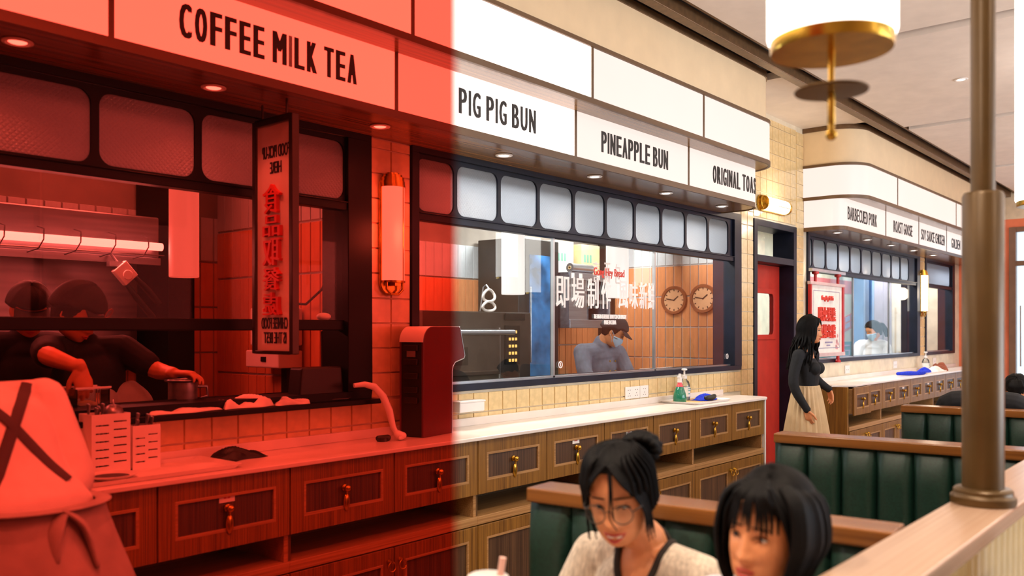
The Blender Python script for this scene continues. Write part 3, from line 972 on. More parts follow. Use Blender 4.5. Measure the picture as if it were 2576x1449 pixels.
# ------------------------------------------------------------------ dining booths
def booth(label, x, y1, y0, rot, n, top=1.0, seat_front=True, seat_back=True):
    """double-sided booth: back along local -y from the aisle end"""
    t = thing('dining_booth', label, 'booth', (x, y1, FZ), math.radians(rot))
    Ld = y1 - y0
    def bx(*a): return MB().box(*a)
    obj('back_core', bx(0.03, -Ld, 0.02, 0.085, -0.004, 0.965 - FZ), M['rail'], t, local=True)
    obj('cap_rail', bx(-0.012, -Ld, 0.955 - FZ, 0.128, 0.0, 1.0 - FZ), M['rail'], t, local=True, bevel=0.005)
    w_ = Ld / n
    for side in (0, 1):
        xa, xb = (-0.03, 0.03) if side == 0 else (0.085, 0.145)
        for k in range(n):
            a = -Ld + k * w_
            pts = []
            mb = MB()
            nu, nv = 8, 10
            vs = []; fs = []
            for i in range(nv + 1):
                for j in range(nu + 1):
                    u = j / nu; v = i / nv
                    bul = (max(0.0, 1 - (2 * u - 1) ** 4)) ** 0.5 * (max(0.0, 1 - (2 * v - 1) ** 10)) ** 0.5
                    xx = xb - (xb - xa) * (0.25 + 0.75 * bul) if side == 0 else xa + (xb - xa) * (0.25 + 0.75 * bul)
                    vs.append((xx, a + u * w_, 0.55 + v * (0.405 - FZ)))
            for i in range(nv):
                for j in range(nu):
                    q = i * (nu + 1) + j
                    fs.append((q, q + 1, q + nu + 2, q + nu + 1))
            b0 = len(vs)
            xo = xb if side == 0 else xa
            vs += [(xo, a, 0.55), (xo, a + w_, 0.55), (xo, a + w_, 0.955 - FZ), (xo, a, 0.955 - FZ)]
            bt = [j for j in range(nu + 1)]; tp = [nv * (nu + 1) + j for j in range(nu + 1)]
            lf_ = [i * (nu + 1) for i in range(nv + 1)]; rt = [i * (nu + 1) + nu for i in range(nv + 1)]
            fs += [[b0, b0 + 1] + bt[::-1], tp + [b0 + 2, b0 + 3], [b0, b0 + 3] + lf_[::-1], rt + [b0 + 2, b0 + 1], [b0, b0 + 1, b0 + 2, b0 + 3]]
            mb.add(vs, fs)
            obj('back_channel', mb, M['green'], t, local=True, smooth=60)
        s0, s1 = (-0.50, -0.0) if side == 0 else (0.115, 0.615)
        obj('seat_cushion', bx(s0, -Ld, 0.42, s1 + (0.02 if side == 0 else 0), -0.01, 0.545), M['green'], t, local=True, bevel=0.03, seg=3)
        obj('seat_base', bx(s0 + 0.03, -Ld + 0.01, 0.0, s1, -0.02, 0.42), M['rail'], t, local=True)
    return t


booth('green channel-back booth with wooden cap rail behind the two young women', 2.16, 1.76, 0.67, 5, 7)
booth('green channel-back booth with wooden cap rail in front of the standing woman', 4.06, 1.77, 0.68, 5, 7)
booth('green channel-back booth in front of the men in the background', 6.10, 1.78, 0.69, 5.5, 7)
booth('brown-capped booth back cut off at the bottom right corner', 2.46, 0.40, -0.9, 0, 7)
# tables between the booths
def table(label, x0, x1, y0, y1):
    t = thing('dining_table', label, 'table', ((x0 + x1) / 2, (y0 + y1) / 2, FZ))
    obj('table_top', MB().prism([(p[0], p[1]) for p in rrect(x0, x1, y0, y1, 0.05)], 'z', 0.595, 0.625), M['top'], t, bevel=0.004)
    cx, cy = (x0 + x1) / 2, (y0 + y1) / 2
    obj('pedestal', MB().lathe([(0.22, FZ), (0.22, FZ + 0.015), (0.04, FZ + 0.03), (0.035, 0.575), (0.12, 0.595)], (cx, cy, 0), 24), M['dbrass'], t, smooth=40)


table('white-topped table in front of the two young women, below the picture', 0.95, 1.62, 0.74, 1.72)
table('white-topped table between the second and third green booths', 4.98, 5.55, 0.8, 1.7)

# ------------------------------------------------------------------ pendants
def pendant(label, x, y, zb):
    t = thing('pendant_lamp', label, 'pendant lamp', (x, y, zb))
    r = 0.134
    obj('diffuser', MB().lathe([(r, zb + 0.02), (r + 0.004, zb + 0.03), (r + 0.004, zb + 1.1), (r, zb + 1.11)], (x, y, 0), 48), M['pend'], t, smooth=40)
    obj('bottom_plate', MB().lathe([(0, zb - 0.006), (r - 0.004, zb - 0.006), (r - 0.002, zb + 0.0), (r - 0.002, zb + 0.03), (0, zb + 0.03)], (x, y, 0), 48), M['brass'], t, smooth=40)
    obj('top_plate', MB().lathe([(0, zb + 1.1), (r, zb + 1.1), (r, zb + 1.13), (0, zb + 1.13)], (x, y, 0), 48), M['brass'], t, smooth=40)
    obj('stem', MB().lathe([(0, zb - 0.205), (0.008, zb - 0.203), (0.0125, zb - 0.195), (0.0125, zb - 0.187), (0.006, zb - 0.178), (0.0085, zb - 0.165), (0.0075, zb - 0.09), (0.0065, zb - 0.06), (0.0085, zb - 0.02), (0.009, zb)], (x, y, 0), 20), M['brass'], t, smooth=60)
    obj('disc', MB().lathe([(0.006, zb - 0.098), (0.078, zb - 0.097), (0.08, zb - 0.094), (0.078, zb - 0.091), (0.006, zb - 0.09)], (x, y, 0), 40), M['dbrass'], t, smooth=40)
    obj('hanging_rod', MB().lathe([(0.012, zb + 1.13), (0.012, 3.75)], (x, y, 0), 14), M['brass'], t, smooth=40)
    lamp('POINT', (x + 0.09, y, zb + 1.2), 26, (1.0, 0.88, 0.78), t, 0.06)      # added bulb above the closed top plate brightens the ceiling
    return t


pendant('opal cylinder pendant with a brass bottom disc, hanging near the camera', 1.953, 0.718, 2.128)
for x, y in ((8.3, 0.66), (11.5, 0.66), (14.6, 0.66), (2.4, -1.9), (5.6, -1.9), (8.8, -1.9), (12, -1.9)):  # unseen pendants added to brighten the ceiling and room
    pendant('added opal cylinder pendant hanging elsewhere in the dining room, out of the picture', x, y, 2.14)['group'] = 'added opal pendants out of the picture'
pendant('opal cylinder pendant cut off at the right edge of the picture', 5.17, 0.805, 2.14)

# ------------------------------------------------------------------ glazed street door at the far end
fr = MB()
for (a, b) in ((2.98, 3.08), (2.36, 2.44), (1.6, 1.68)): fr.box(16.40, a, FZ, 16.52, b, 3.2)
for (a, b) in ((3.12, 3.2), (2.56, 2.64), (FZ, FZ + 0.1)): fr.box(16.41, 1.68, a, 16.51, 2.98, b)
d2 = struct('door_2', fr, pmat('bronze_door_frame', (128, 92, 68), 0.4), bevel=0.004)
for (a, b, c, d) in ((2.44, 2.98, 2.64, 3.12), (2.44, 2.98, FZ + 0.1, 2.56), (1.68, 2.36, 2.64, 3.12), (1.68, 2.36, FZ + 0.1, 2.56)):
    obj('glass_pane', MB().box(16.455, a, c, 16.463, b, d), M['glass'], d2)
obj('push_bar', MB().tube([(16.37, 2.9, 0.9), (16.37, 2.9, 1.9)], 0.016, 10).tube([(16.37, 2.9, 1.0), (16.45, 2.9, 1.0)], 0.01, 8).tube([(16.37, 2.9, 1.8), (16.45, 2.9, 1.8)], 0.01, 8), M['alu'], d2)

# ------------------------------------------------------------------ red acrylic screen close to the camera
M['redglass'] = pane('red_acrylic', (0.87, 0.26, 0.21), 0.05)
ex, ey = 0.577, 0.556
dv = Vector((-0.646, 0.763, 0)); nv_ = Vector((0.763, 0.646, 0))
mb = MB()
e0 = Vector((ex, ey, 0)); e1 = e0 + dv * 1.05
q = [e0, e1, e1 + nv_ * 0.006, e0 + nv_ * 0.006]
mb.prism([(p.x, p.y) for p in q], 'z', FZ, 2.6)
tag(obj('red_screen', mb, M['redglass'], None), 'tall sheet of clear red acrylic standing close to the camera at left', 'screen')
# ------------------------------------------------------------------ added kitchen lights, unseen above the transoms
def added_kitchen_light(x, y, z, lx, ly, power, color, label):  # unseen lamp added to brighten a kitchen
    t = thing('added_kitchen_light', label, 'ceiling light', (x, y, z), 0, 'added unseen lights of the kitchens')
    obj('housing', MB().box(x - lx / 2, y - ly / 2, z, x + lx / 2, y + ly / 2, z + 0.05), M['white'], t, bevel=0.004)
    obj('diffuser', MB().box(x - lx / 2 + 0.02, y - ly / 2 + 0.02, z - 0.006, x + lx / 2 - 0.02, y + ly / 2 - 0.02, z), M['box'], t)
    lamp('AREA', (x, y, z - 0.02), power, color, t, lx * 0.9, (x, y, 0), ly * 0.9)


CL = 'added flat light to brighten the kitchen, unseen above the transom'
for x in (4.6, 6.9):
    added_kitchen_light(x, 4.75, 2.95, 1.1, 0.5, 80, (1.0, 0.95, 0.9), CL)
for x in (0.6, 2.4):
    added_kitchen_light(x, 4.8, 2.95, 1.0, 0.5, 22, (1.0, 0.82, 0.72), CL)
for x in (10.8, 13.2, 15.6):
    added_kitchen_light(x, 4.6, 2.95, 1.2, 0.5, 46, (0.90, 0.94, 1.0), CL)

# ------------------------------------------------------------------ bread kitchen (second window)
def reflected_lamp(label, x, y, z0, z1, w_=0.19):  # lamp reflections in the glass, built as glowing cylinders on cords
    t = thing('lamp_reflection', label, 'lamp reflection', (x, y, z0))
    obj('shade', MB().lathe([(0, z0), (w_ / 2 - 0.004, z0), (w_ / 2, z0 + 0.004), (w_ / 2, z1), (0, z1)], (x, y, 0), 32), M['kl'], t, smooth=40)
    obj('cord', MB().tube([(x, y, z1), (x, y, 3.83)], 0.006, 6), M['black'], t)


reflected_lamp('lamp reflection built as a white cylinder left of the dark steel shelf', 5.39, 4.55, 1.785, 2.40)
reflected_lamp('lamp reflection built as a white cylinder above the masked baker', 6.86, 4.52, 1.80, 2.40, 0.21)
reflected_lamp('lamp reflection built as a white cylinder in the near kitchen behind red glass', 2.47, 4.42, 1.785, 2.40, 0.155)

t = thing('deck_oven', 'dark steel deck oven with bar handles and amber lamps in the bread kitchen', 'oven', (5.15, 5.3, FZ))
Y = 4.96
obj('oven_body', MB().box(4.1, Y, FZ, 6.12, 5.62, 1.655), M['dsteel'], t, bevel=0.008)
for z in (1.12, 0.66):
    d = obj('oven_door', MB().box(4.2, Y - 0.04, z, 5.66, Y - 0.002, z + 0.39), M['dsteel'], t, bevel=0.008)
    obj('oven_glass', MB().box(4.55, Y - 0.044, z + 0.09, 5.25, Y - 0.038, z + 0.24), M['black'], d)
    obj('bar_handle', MB().tube([(4.25, Y - 0.09, z + 0.36), (5.78, Y - 0.09, z + 0.36)], 0.022, 12).tube([(4.3, Y - 0.09, z + 0.36), (4.3, Y - 0.03, z + 0.36)], 0.012, 8).tube([(5.74, Y - 0.09, z + 0.36), (5.74, Y - 0.03, z + 0.36)], 0.012, 8), M['steel'], d, smooth=40)
obj('edge_strip', MB().box(5.675, Y - 0.012, 0.4, 5.69, Y, 1.52), M['alu'], t)
obj('name_plate', MB().box(5.76, Y - 0.012, 1.585, 6.03, Y, 1.645), M['black'], t, bevel=0.003)
M['amber'] = emit('amber_lamp', (1.0, 0.5, 0.08), 1.4)
for zc, rows in ((1.37, 5), (0.88, 3)):
    pnl = obj('control_panel', MB().box(5.76, Y - 0.01, zc - 0.17, 5.96, Y, zc + 0.17), M['black'], t, bevel=0.003)
    for r in range(rows):
        for c in range(3):
            obj('indicator', MB().box(5.805 + c * 0.042, Y - 0.014, zc + 0.10 - r * 0.062, 5.83 + c * 0.042, Y - 0.009, zc + 0.125 - r * 0.062), M['amber'], pnl)

t = thing('refrigerator', 'tall dark refrigerator with a blue-lit glass door beside the oven', 'refrigerator', (6.45, 5.4, FZ))
obj('cabinet_body', MB().box(6.14, 5.12, FZ, 6.75, 5.62, 2.35), M['dplas'], t, bevel=0.006)
M['bglass'] = pmat('blue_glass_door', (40, 84, 130), 0.08, var=0.5, nscale=5, em=(60, 130, 190), ems=0.25)
obj('glass_door', MB().box(6.3, 5.11, 0.9, 6.6, 5.12, 2.2), M['bglass'], t)
obj('door_handle', MB().tube([(6.27, 5.08, 1.2), (6.27, 5.08, 1.9)], 0.01, 8), M['steel'], t)

t = thing('wall_cupboard', 'open steel wall cupboard holding tins, under cardboard boxes in the bread kitchen', 'cupboard', (7.15, 5.25, 1.5))
x0, x1, y0, y1, z0, z1 = 6.78, 7.50, 5.02, 5.60, 1.52, 2.06
sb = MB().box(x0, y0, z0, x1, y1, z0 + 0.03).box(x0, y0, z1 - 0.03, x1, y1, z1).box(x0, y0, z0 + 0.03, x0 + 0.30, y1, z1 - 0.03).box(x1 - 0.03, y0, z0 + 0.03, x1, y1, z1 - 0.03).box(x0 + 0.30, y1 - 0.02, z0 + 0.03, x1 - 0.03, y1, z1 - 0.03)
obj('cupboard_case', sb, M['steel'], t, bevel=0.004)
obj('face_strip', MB().box(x0, y0 - 0.012, z1 - 0.075, x1, y0, z1).box(x0, y0 - 0.012, z0, x1, y0, z0 + 0.08), M['steel'], t, bevel=0.003)
obj('inner_shelf', MB().box(x0 + 0.30, y0 + 0.01, 1.765, x1 - 0.03, y1 - 0.02, 1.80), M['steel'], t)
for dx in (0.02, 0.15, 0.45, 0.63):
    obj('shelf_label', MB().box(x0 + dx, y0 - 0.015, z1 - 0.06, x0 + dx + 0.05, y0 - 0.012, z1 - 0.01), M['paper'], t)
for i, (x, lb) in enumerate(((7.17, 'steel tin with an orange-handled tool in the wall cupboard'), (7.33, 'steel tin with a wooden-handled tool in the wall cupboard'))):
    q = thing('tin', lb, 'tin', (x, 5.25, 1.60))
    obj('can', MB().lathe([(0, 1.603), (0.062, 1.603), (0.062, 1.735), (0.058, 1.735), (0.058, 1.61), (0, 1.61)], (x, 5.25, 0), 20), M['steel'], q, smooth=40)
    h = thing('spatula', ('orange' if i == 0 else 'wooden') + ' handled spatula standing in a steel tin', 'spatula', (x, 5.25, 1.612))
    obj('tool_handle', MB().tube([(x - 0.04, 5.25, 1.62), (x + 0.06, 5.22, 1.76), (x + 0.1, 5.2, 1.815)], [0.008, 0.012, 0.011], 8), pmat('orange_handle', (240, 150, 30), 0.4) if i == 0 else M['card'], h, smooth=60)


def carton(label, x0, x1, y0, y1, z0, z1, mat, marks=True):
    q = thing('carton', label, 'box', ((x0 + x1) / 2, (y0 + y1) / 2, z0))
    obj('box_body', MB().box(x0, y0, z0, x1, y1, z1), mat, q, bevel=0.004)
    obj('tape_strip', MB().box((x0 + x1) / 2 - 0.025, y0 - 0.001, z1 - 0.05, (x0 + x1) / 2 + 0.025, y0, z1 + 0.001).box((x0 + x1) / 2 - 0.025, y0, z1, (x0 + x1) / 2 + 0.025, y1, z1 + 0.001), M['card'], q)
    if marks:
        mk = MB()
        for k in range(3):
            mk.box(x0 + 0.04 + 0.05 * k, y0 - 0.0012, z0 + 0.12, x0 + 0.075 + 0.05 * k, y0 - 0.0002, z0 + 0.2)
        obj('printed_mark', mk, pmat('green_print', (96, 150, 130), 0.7), q)


carton('cardboard carton with green print on the wall cupboard', 7.14, 7.46, 5.13, 5.45, 2.06, 2.36, M['card'])
carton('pale carton behind the foil roll on the wall cupboard', 6.80, 7.10, 5.2, 5.55, 2.06, 2.38, pmat('pale_carton', (226, 222, 206), 0.8))
carton('plain carton at the right end on the wall cupboard, text on its side', 7.52 - 0.05, 7.50, 5.06, 5.3, 2.06, 2.2, M['card'], False) if False else None
t = thing('foil_roll', 'roll of kitchen foil lying on the wall cupboard', 'roll', (7.0, 5.05, 2.06))
obj('roll', MB().lathe([(0.018, 6.86), (0.045, 6.86), (0.045, 7.22), (0.018, 7.22), (0.018, 6.86)], (0, 5.07, 2.107), 24, axis='x'), M['alu'], t, smooth=40)
obj('core_tube', MB().lathe([(0.012, 6.855), (0.018, 6.855), (0.018, 7.228), (0.012, 7.228), (0.012, 6.855)], (0, 5.07, 2.107), 20, axis='x'), M['card'], t, smooth=40)

t = thing('wall_poster', 'small food poster with a round dish on the bread kitchen wall', 'poster', (7.45, 5.62, 2.3))
obj('sheet', MB().box(7.48, 5.625, 2.2, 7.72, 5.635, 2.42), M['paper'], t)
obj('dish_print', MB().lathe([(0.0, 5.622), (0.09, 5.622), (0.09, 5.625)], (7.58, 0, 2.32), 24, axis='y'), pmat('dish_print', (236, 110, 40), 0.6, var=0.5, nscale=30), t)
t = thing('wall_notice', 'red price notice beside the food poster in the bread kitchen', 'poster', (7.84, 5.62, 2.3))
obj('sheet', MB().box(7.74, 5.625, 2.2, 7.94, 5.635, 2.42), pmat('red_notice', (206, 70, 50), 0.6), t)
mk = MB()
for z in (2.39, 2.36, 2.23): mk.box(7.76, 5.622, z, 7.92, 5.625, z + 0.012)
mk.box(7.8, 5.622, 2.28, 7.88, 5.625, 2.32, 1)
obj('printed_line', mk, [M['paper'], M['ink']], t)
t = thing('overhead_duct', 'black overhead duct above the wall cupboard in the bread kitchen', 'duct', (7.0, 4.95, 2.42))
obj('duct_body', MB().box(6.2, 4.62, 2.46, 8.1, 4.80, 2.56), M['black'], t, bevel=0.005)
obj('bracket', MB().box(6.42, 4.60, 2.40, 6.52, 4.82, 2.6), M['steel'], t, bevel=0.004)
obj('drop_rod', MB().tube([(6.47, 4.7, 2.6), (6.47, 4.7, 3.83)], 0.012, 8).tube([(7.9, 4.7, 2.56), (7.9, 4.7, 3.83)], 0.012, 8), M['steel'], t)

def clock(label, y, z):  # clock reflections in the glass, built as clocks on the tiles
    t = thing('reflected_clock', label, 'clock', (8.30, y, z))
    obj('clock_face', MB().lathe([(0, 8.285), (0.125, 8.285), (0.125, 8.303), (0, 8.303)], (0, y, z), 36, axis='x'), pmat('clock_face', (236, 178, 132), 0.5, var=0.03), t, smooth=40)
    obj('clock_rim', MB().lathe([(0.122, 8.27), (0.15, 8.268), (0.152, 8.303), (0.122, 8.303), (0.122, 8.27)], (0, y, z), 36, axis='x'), pmat('clock_rim', (150, 84, 44), 0.4), t, smooth=40)
    hd = MB()
    for k in range(12):
        a = k * PI / 6
        hd.box(8.281, -0.004, 0.095, 8.285, 0.004, 0.115, 0, Matrix.Translation((0, y, z)) @ Matrix.Rotation(a, 4, 'X'))
    obj('hour_mark', hd, M['dsteel'], t)
    obj('clock_hand', MB().box(8.279, -0.005, -0.01, 8.283, 0.005, 0.065, 0, Matrix.Translation((0, y, z)) @ Matrix.Rotation(0.9, 4, 'X')), M['dsteel'], t)
    obj('clock_hand', MB().box(8.277, -0.004, -0.01, 8.281, 0.004, 0.095, 0, Matrix.Translation((0, y, z)) @ Matrix.Rotation(-1.4, 4, 'X')), M['dsteel'], t)


clock('left clock reflection built as a round clock on the bread kitchen tiles', 4.735, 1.82)
clock('right clock reflection built as a round clock on the bread kitchen tiles', 4.39, 1.83)
t = thing('work_table', 'steel work table below the window in the bread kitchen', 'table', (7.2, 4.2, FZ))
obj('table_top', MB().box(6.2, 4.07, 0.86, 8.2, 4.36, 0.9), M['steel'], t, bevel=0.004)
for x in (6.26, 8.12):
    for y in (4.10, 4.33): obj('leg', MB().tube([(x, y, FZ), (x, y, 0.86)], 0.02, 10), M['steel'], t)
t = thing('white_board', 'white chopping board lying on the window ledge at the right of the bread kitchen', 'board', (7.1, 4.2, 1.1))
obj('board', MB().box(6.95, 4.08, 1.115, 7.5, 4.34, 1.14), M['white'], t, bevel=0.004)
obj('support_shelf', MB().box(6.85, 4.06, 1.09, 7.6, 4.36, 1.114), M['steel'], t)

# wall lamp's reflection, built as a figure of eight in white tube
t = thing('reflection_loops', 'wall lamp reflection built as a white figure of eight above the oven handle', 'hose', (5.49, 4.93, 1.7))
for z, rx, rz in ((1.79, 0.07, 0.05), (1.70, 0.075, 0.04)):
    obj('reflection_ring', MB().tube([(5.49 + rx * math.cos(a), 4.9 + 0.01 * math.sin(2 * a), z + rz * math.sin(a)) for a in [2 * PI * i / 30 for i in range(31)]], 0.012, 8), M['white'], t, smooth=60)
obj('hook', MB().tube([(5.49, 4.9, 1.845), (5.49, 4.93, 1.88), (5.49, 4.965, 1.86), (5.49, 5.0, 1.66)], 0.006, 6), M['steel'], t)

# ------------------------------------------------------------------ near kitchen (first window, seen through red)
t = thing('exhaust_hood', 'pale steel exhaust hood with a fluorescent tube behind the capped cooks', 'hood', (1.9, 5.3, 1.5))
obj('hood_panel', MB().box(1.15, 5.56, 1.3, 2.78, 5.6, 1.93), M['steel'], t, bevel=0.004)
obj('hood_front', MB().box(1.05, 5.2, 1.945, 2.74, 5.56, 2.2), M['steel'], t, bevel=0.01)
obj('hood_lip', MB().box(1.05, 5.18, 1.90, 2.74, 5.2, 1.945), M['steel'], t, bevel=0.002)
obj('fluorescent_tube', MB().tube([(1.62, 5.13, 2.01), (2.72, 5.13, 2.01)], 0.024, 12), M['fluo'], t, smooth=40)
gd = MB()
for k in range(6):
    x = 1.62 + 0.2 * k
    gd.tube([(x, 5.19, 2.08), (x, 5.1, 2.06), (x - 0.01, 5.08, 2.0), (x - 0.03, 5.1, 1.95), (x - 0.06, 5.19, 1.93)], 0.004, 6)
gd.tube([(1.6, 5.1, 1.955), (2.72, 5.1, 1.955)], 0.004, 6)
obj('wire_guard', gd, M['steel'], t, smooth=40)
lamp('AREA', (2.1, 5.05, 1.98), 16, (0.75, 0.86, 1.0), t, 1.0, (2.1, 4.4, 1.4), 0.06)

t = thing('hanging_scoop', 'hinged white tool with two dark handles hanging under the fluorescent tube', 'kitchen tool', (2.45, 5.08, 1.83))
Rm = Matrix.Translation((2.43, 5.06, 1.86)) @ Matrix.Rotation(math.radians(-42), 4, 'Y') @ Matrix.Rotation(PI, 4, 'X')
obj('hinge_head', MB().box(-0.05, -0.02, -0.02, 0.05, 0.02, 0.09, 0, Rm).lathe([(0, -0.025), (0.03, -0.025), (0.03, 0.025), (0, 0.025)], (0, 0, 0.05), 16, axis='y', M=Rm), M['white'], t, bevel=0.004)
for s_, l in ((-0.036, 0.34), (0.034, 0.30)):
    obj('tool_handle', MB().limb([(s_, 0, 0.1), (s_ * 1.2, 0, 0.2), (s_ * 1.2, 0, l)], [0.022, 0.03, 0.027], 10, flat=0.6, M=Rm), M['dplas'], t, smooth=60)
obj('hang_clip', MB().box(2.36, 5.05, 1.87, 2.47, 5.09, 1.90).tube([(2.42, 5.07, 1.89), (2.42, 5.16, 1.95)], 0.008, 6), M['steel'], t)

t = thing('dark_pillar', 'black steel pillar at the corner of the exhaust hood', 'pillar', (2.9, 5.4, FZ))
obj('pillar_post', MB().box(2.80, 5.2, FZ, 2.98, 5.62, 2.9), M['black'], t, bevel=0.004)
t = thing('water_heater', 'white wall water dispenser with a dark window and a black cable', 'dispenser', (3.3, 4.75, 1.2))
obj('heater_body', MB().box(3.19, 4.62, 1.40, 3.395, 4.90, 1.64), M['white'], t, bevel=0.012, seg=3)
obj('display', MB().box(3.183, 4.68, 1.49, 3.192, 4.84, 1.6), M['black'], t)
obj('cable', MB().tube([(3.3, 4.7, 1.64), (3.3, 4.66, 1.67), (3.33, 4.5, 1.66), (3.36, 4.38, 1.75), (3.38, 4.25, 1.95), (3.39, 4.15, 2.2)], 0.008, 8), M['dplas'], t, smooth=60)
t = thing('paper_towel_box', 'white paper towel dispenser on the kitchen side wall under the mid rail', 'dispenser', (3.32, 4.95, 1.35))
obj('towel_case', MB().box(3.21, 4.62, 1.26, 3.395, 4.98, 1.37), M['white'], t, bevel=0.01, seg=3)
obj('latch', MB().box(3.203, 4.75, 1.3, 3.212, 4.80, 1.33), M['dplas'], t)
obj('wall_bracket', MB().box(3.33, 4.70, 1.10, 3.395, 4.76, 1.27), M['dplas'], t)
for x, lb in ((2.73, 'left white bun on the mid rail of the near kitchen window'), (3.0, 'right white bun on the mid rail of the near kitchen window')):
    tag(obj('bun', MB().ell((x, 3.895, 1.573), (0.045, 0.03, 0.022), 16, 10), M['paper'], None, smooth=180), lb, 'bun')

# yellow tanks at far left
for i, (x, z, lb) in enumerate(((1.28, 1.355, 'upper'), (1.16, 1.13, 'lower'))):
    q = thing('food_tub', lb + ' steel-rimmed tub of orange food in the stack at the far left', 'tub', (x, 4.72, z), 0)
    wx = 0.16 if i == 0 else 0.26
    obj('tub_body', MB().box(x - wx, 4.62, z, x + wx, 4.86, z + 0.15), pmat('amber_tub', (214, 150, 40), 0.3, var=0.2), q, bevel=0.01)
    obj('tub_rim', MB().box(x - wx - 0.012, 4.608, z + 0.15, x + wx + 0.012, 4.872, z + 0.172), M['steel'], q, bevel=0.004)
    obj('tub_lid', MB().lathe([(0, z + 0.172), (wx * 0.8, z + 0.172), (wx * 0.7, z + 0.2), (0, z + 0.205)], (x, 4.74, 0), 20), M['steel'], q, smooth=40)
t = thing('prep_counter', 'steel prep counter behind the serving hatch of the near kitchen', 'counter', (0, 4.75, FZ))
obj('counter_top', MB().box(-1.5, 4.58, 1.09, 1.45, 5.1, 1.128), M['steel'], t, bevel=0.004)
obj('counter_body', MB().box(-1.5, 4.6, FZ, 1.43, 5.08, 1.09), M['dsteel'], t)

# roast-meat kitchen (far windows): reflected street put into the wall's colours, blue columns
M['cream'] = pmat('cream_reflection', (236, 232, 206), 0.7)
wm = struct('wall_reflected_street', MB().box(9.6, 5.3, FZ, 20, 5.4, 3.85), M['cream'])
M['pinkb'] = pmat('pink_band', (232, 128, 130), 0.7); M['tealb'] = pmat('teal_band', (16, 160, 170), 0.7); M['lav'] = pmat('lavender_block', (196, 190, 226), 0.7)
obj('reflected_band', MB().box(9.7, 5.292, 0.9, 19.9, 5.3, 1.30), M['tealb'], wm)
obj('reflected_band', MB().box(9.7, 5.292, 2.12, 19.9, 5.3, 2.34), M['pinkb'], wm)
obj('reflected_band', MB().prism([(14.2, 1.30), (16.4, 1.74), (16.4, 2.0), (14.2, 1.56)], 'y', 5.292, 5.3), M['pinkb'], wm)
for k in range(8):
    for j in (0, 1):
        x = 14.25 + 0.27 * k; z = 1.385 + (x - 14.2) * 0.2 + j * 0.115
        obj('reflected_block', MB().prism([(x, z - 0.04), (x + 0.2, z), (x + 0.18, z + 0.075), (x - 0.02, z + 0.035)], 'y', 5.286, 5.292), M['lav'], wm)
mk = MB()
for (a, b, c, d) in ((14.0, 1.22, 14.3, 1.245), (14.0, 1.15, 14.04, 1.22), (14.0, 1.14, 14.3, 1.16), (14.26, 1.06, 14.3, 1.14), (14.0, 1.05, 14.3, 1.07), (14.38, 1.2, 14.62, 1.22), (14.48, 1.05, 14.52, 1.25), (14.38, 1.12, 14.62, 1.14), (14.36, 1.04, 14.64, 1.06),
                     (14.85, 1.21, 15.25, 1.235), (14.85, 1.13, 15.25, 1.15), (14.82, 1.045, 15.28, 1.065), (15.03, 1.05, 15.07, 1.22)):
    mk.box(a + 0.95, 5.286, b, c + 0.95, 5.292, d)
obj('reflected_stroke', mk, M['lav'], wm, kind='stuff')
M['blue'] = pmat('blue_column_paint', (92, 140, 190), 0.35)
for x, wd, lb in ((14.78, 0.28, 'left blue steel column behind the far serving window'), (15.2, 0.12, 'middle narrow blue steel column behind the masked figure')):
    q = thing('steel_column', lb, 'column', (x, 5.0, FZ))
    obj('shaft', MB().box(x, 4.9, FZ, x + wd, 5.1, 3.84), M['blue'], q, bevel=0.01)
    obj('base_plate', MB().box(x - 0.04, 4.86, FZ, x + wd + 0.04, 5.14, FZ + 0.02), M['dsteel'], q)
t = thing('grey_cabinet', 'tall grey cabinet behind the masked figure in the far kitchen', 'cabinet', (15.9, 5.1, FZ))
obj('cabinet_body', MB().box(15.4, 4.95, FZ, 16.4, 5.28, 2.6), pmat('lavender_grey', (120, 112, 136), 0.5), t, bevel=0.01)
obj('cabinet_door', MB().box(15.43, 4.935, 0.1, 15.89, 4.95, 2.55).box(15.91, 4.935, 0.1, 16.37, 4.95, 2.55), pmat('lavender_grey_door', (150, 142, 160), 0.5), t, bevel=0.004)
obj('door_handle', MB().tube([(15.86, 4.92, 1.2), (15.86, 4.92, 1.5)], 0.01, 8), M['steel'], t)
# ------------------------------------------------------------------ hanging blade sign in front of the near kitchen window (mirrored print)
t = thing('hanging_sign', 'narrow upright hanging sign with red brush characters and mirrored black lettering', 'sign', (2.48, 3.6, 1.40))
X = 2.48
fr = MB().box(X - 0.02, 3.43, 1.385, X + 0.02, 3.455, 2.52).box(X - 0.02, 3.735, 1.385, X + 0.02, 3.76, 2.52).box(X - 0.02, 3.455, 1.385, X + 0.02, 3.735, 1.40).box(X - 0.02, 3.455, 2.49, X + 0.02, 3.735, 2.52)
obj('sign_frame', fr, M['dsteel'], t, bevel=0.003)
M['sheet'] = nodes('translucent_sheet')[0]
nt = M['sheet'].node_tree; out = [n for n in nt.nodes if n.type == 'OUTPUT_MATERIAL'][0]
d_ = nt.nodes.new('ShaderNodeBsdfDiffuse'); d_.inputs[0].default_value = (0.85, 0.82, 0.8, 1)
tr_ = nt.nodes.new('ShaderNodeBsdfTransparent'); mx = nt.nodes.new('ShaderNodeMixShader'); mx.inputs[0].default_value = 0.6
nt.links.new(tr_.outputs[0], mx.inputs[1]); nt.links.new(d_.outputs[0], mx.inputs[2]); nt.links.new(mx.outputs[0], out.inputs[0])
obj('sign_sheet', MB().box(X - 0.004, 3.455, 1.40, X + 0.004, 3.735, 2.49), M['sheet'], t)
obj('hanger', MB().tube([(X, 3.5, 2.52), (X, 3.5, 2.6)], 0.006, 8).tube([(X, 3.7, 2.52), (X, 3.7, 2.6)], 0.006, 8), M['dsteel'], t)
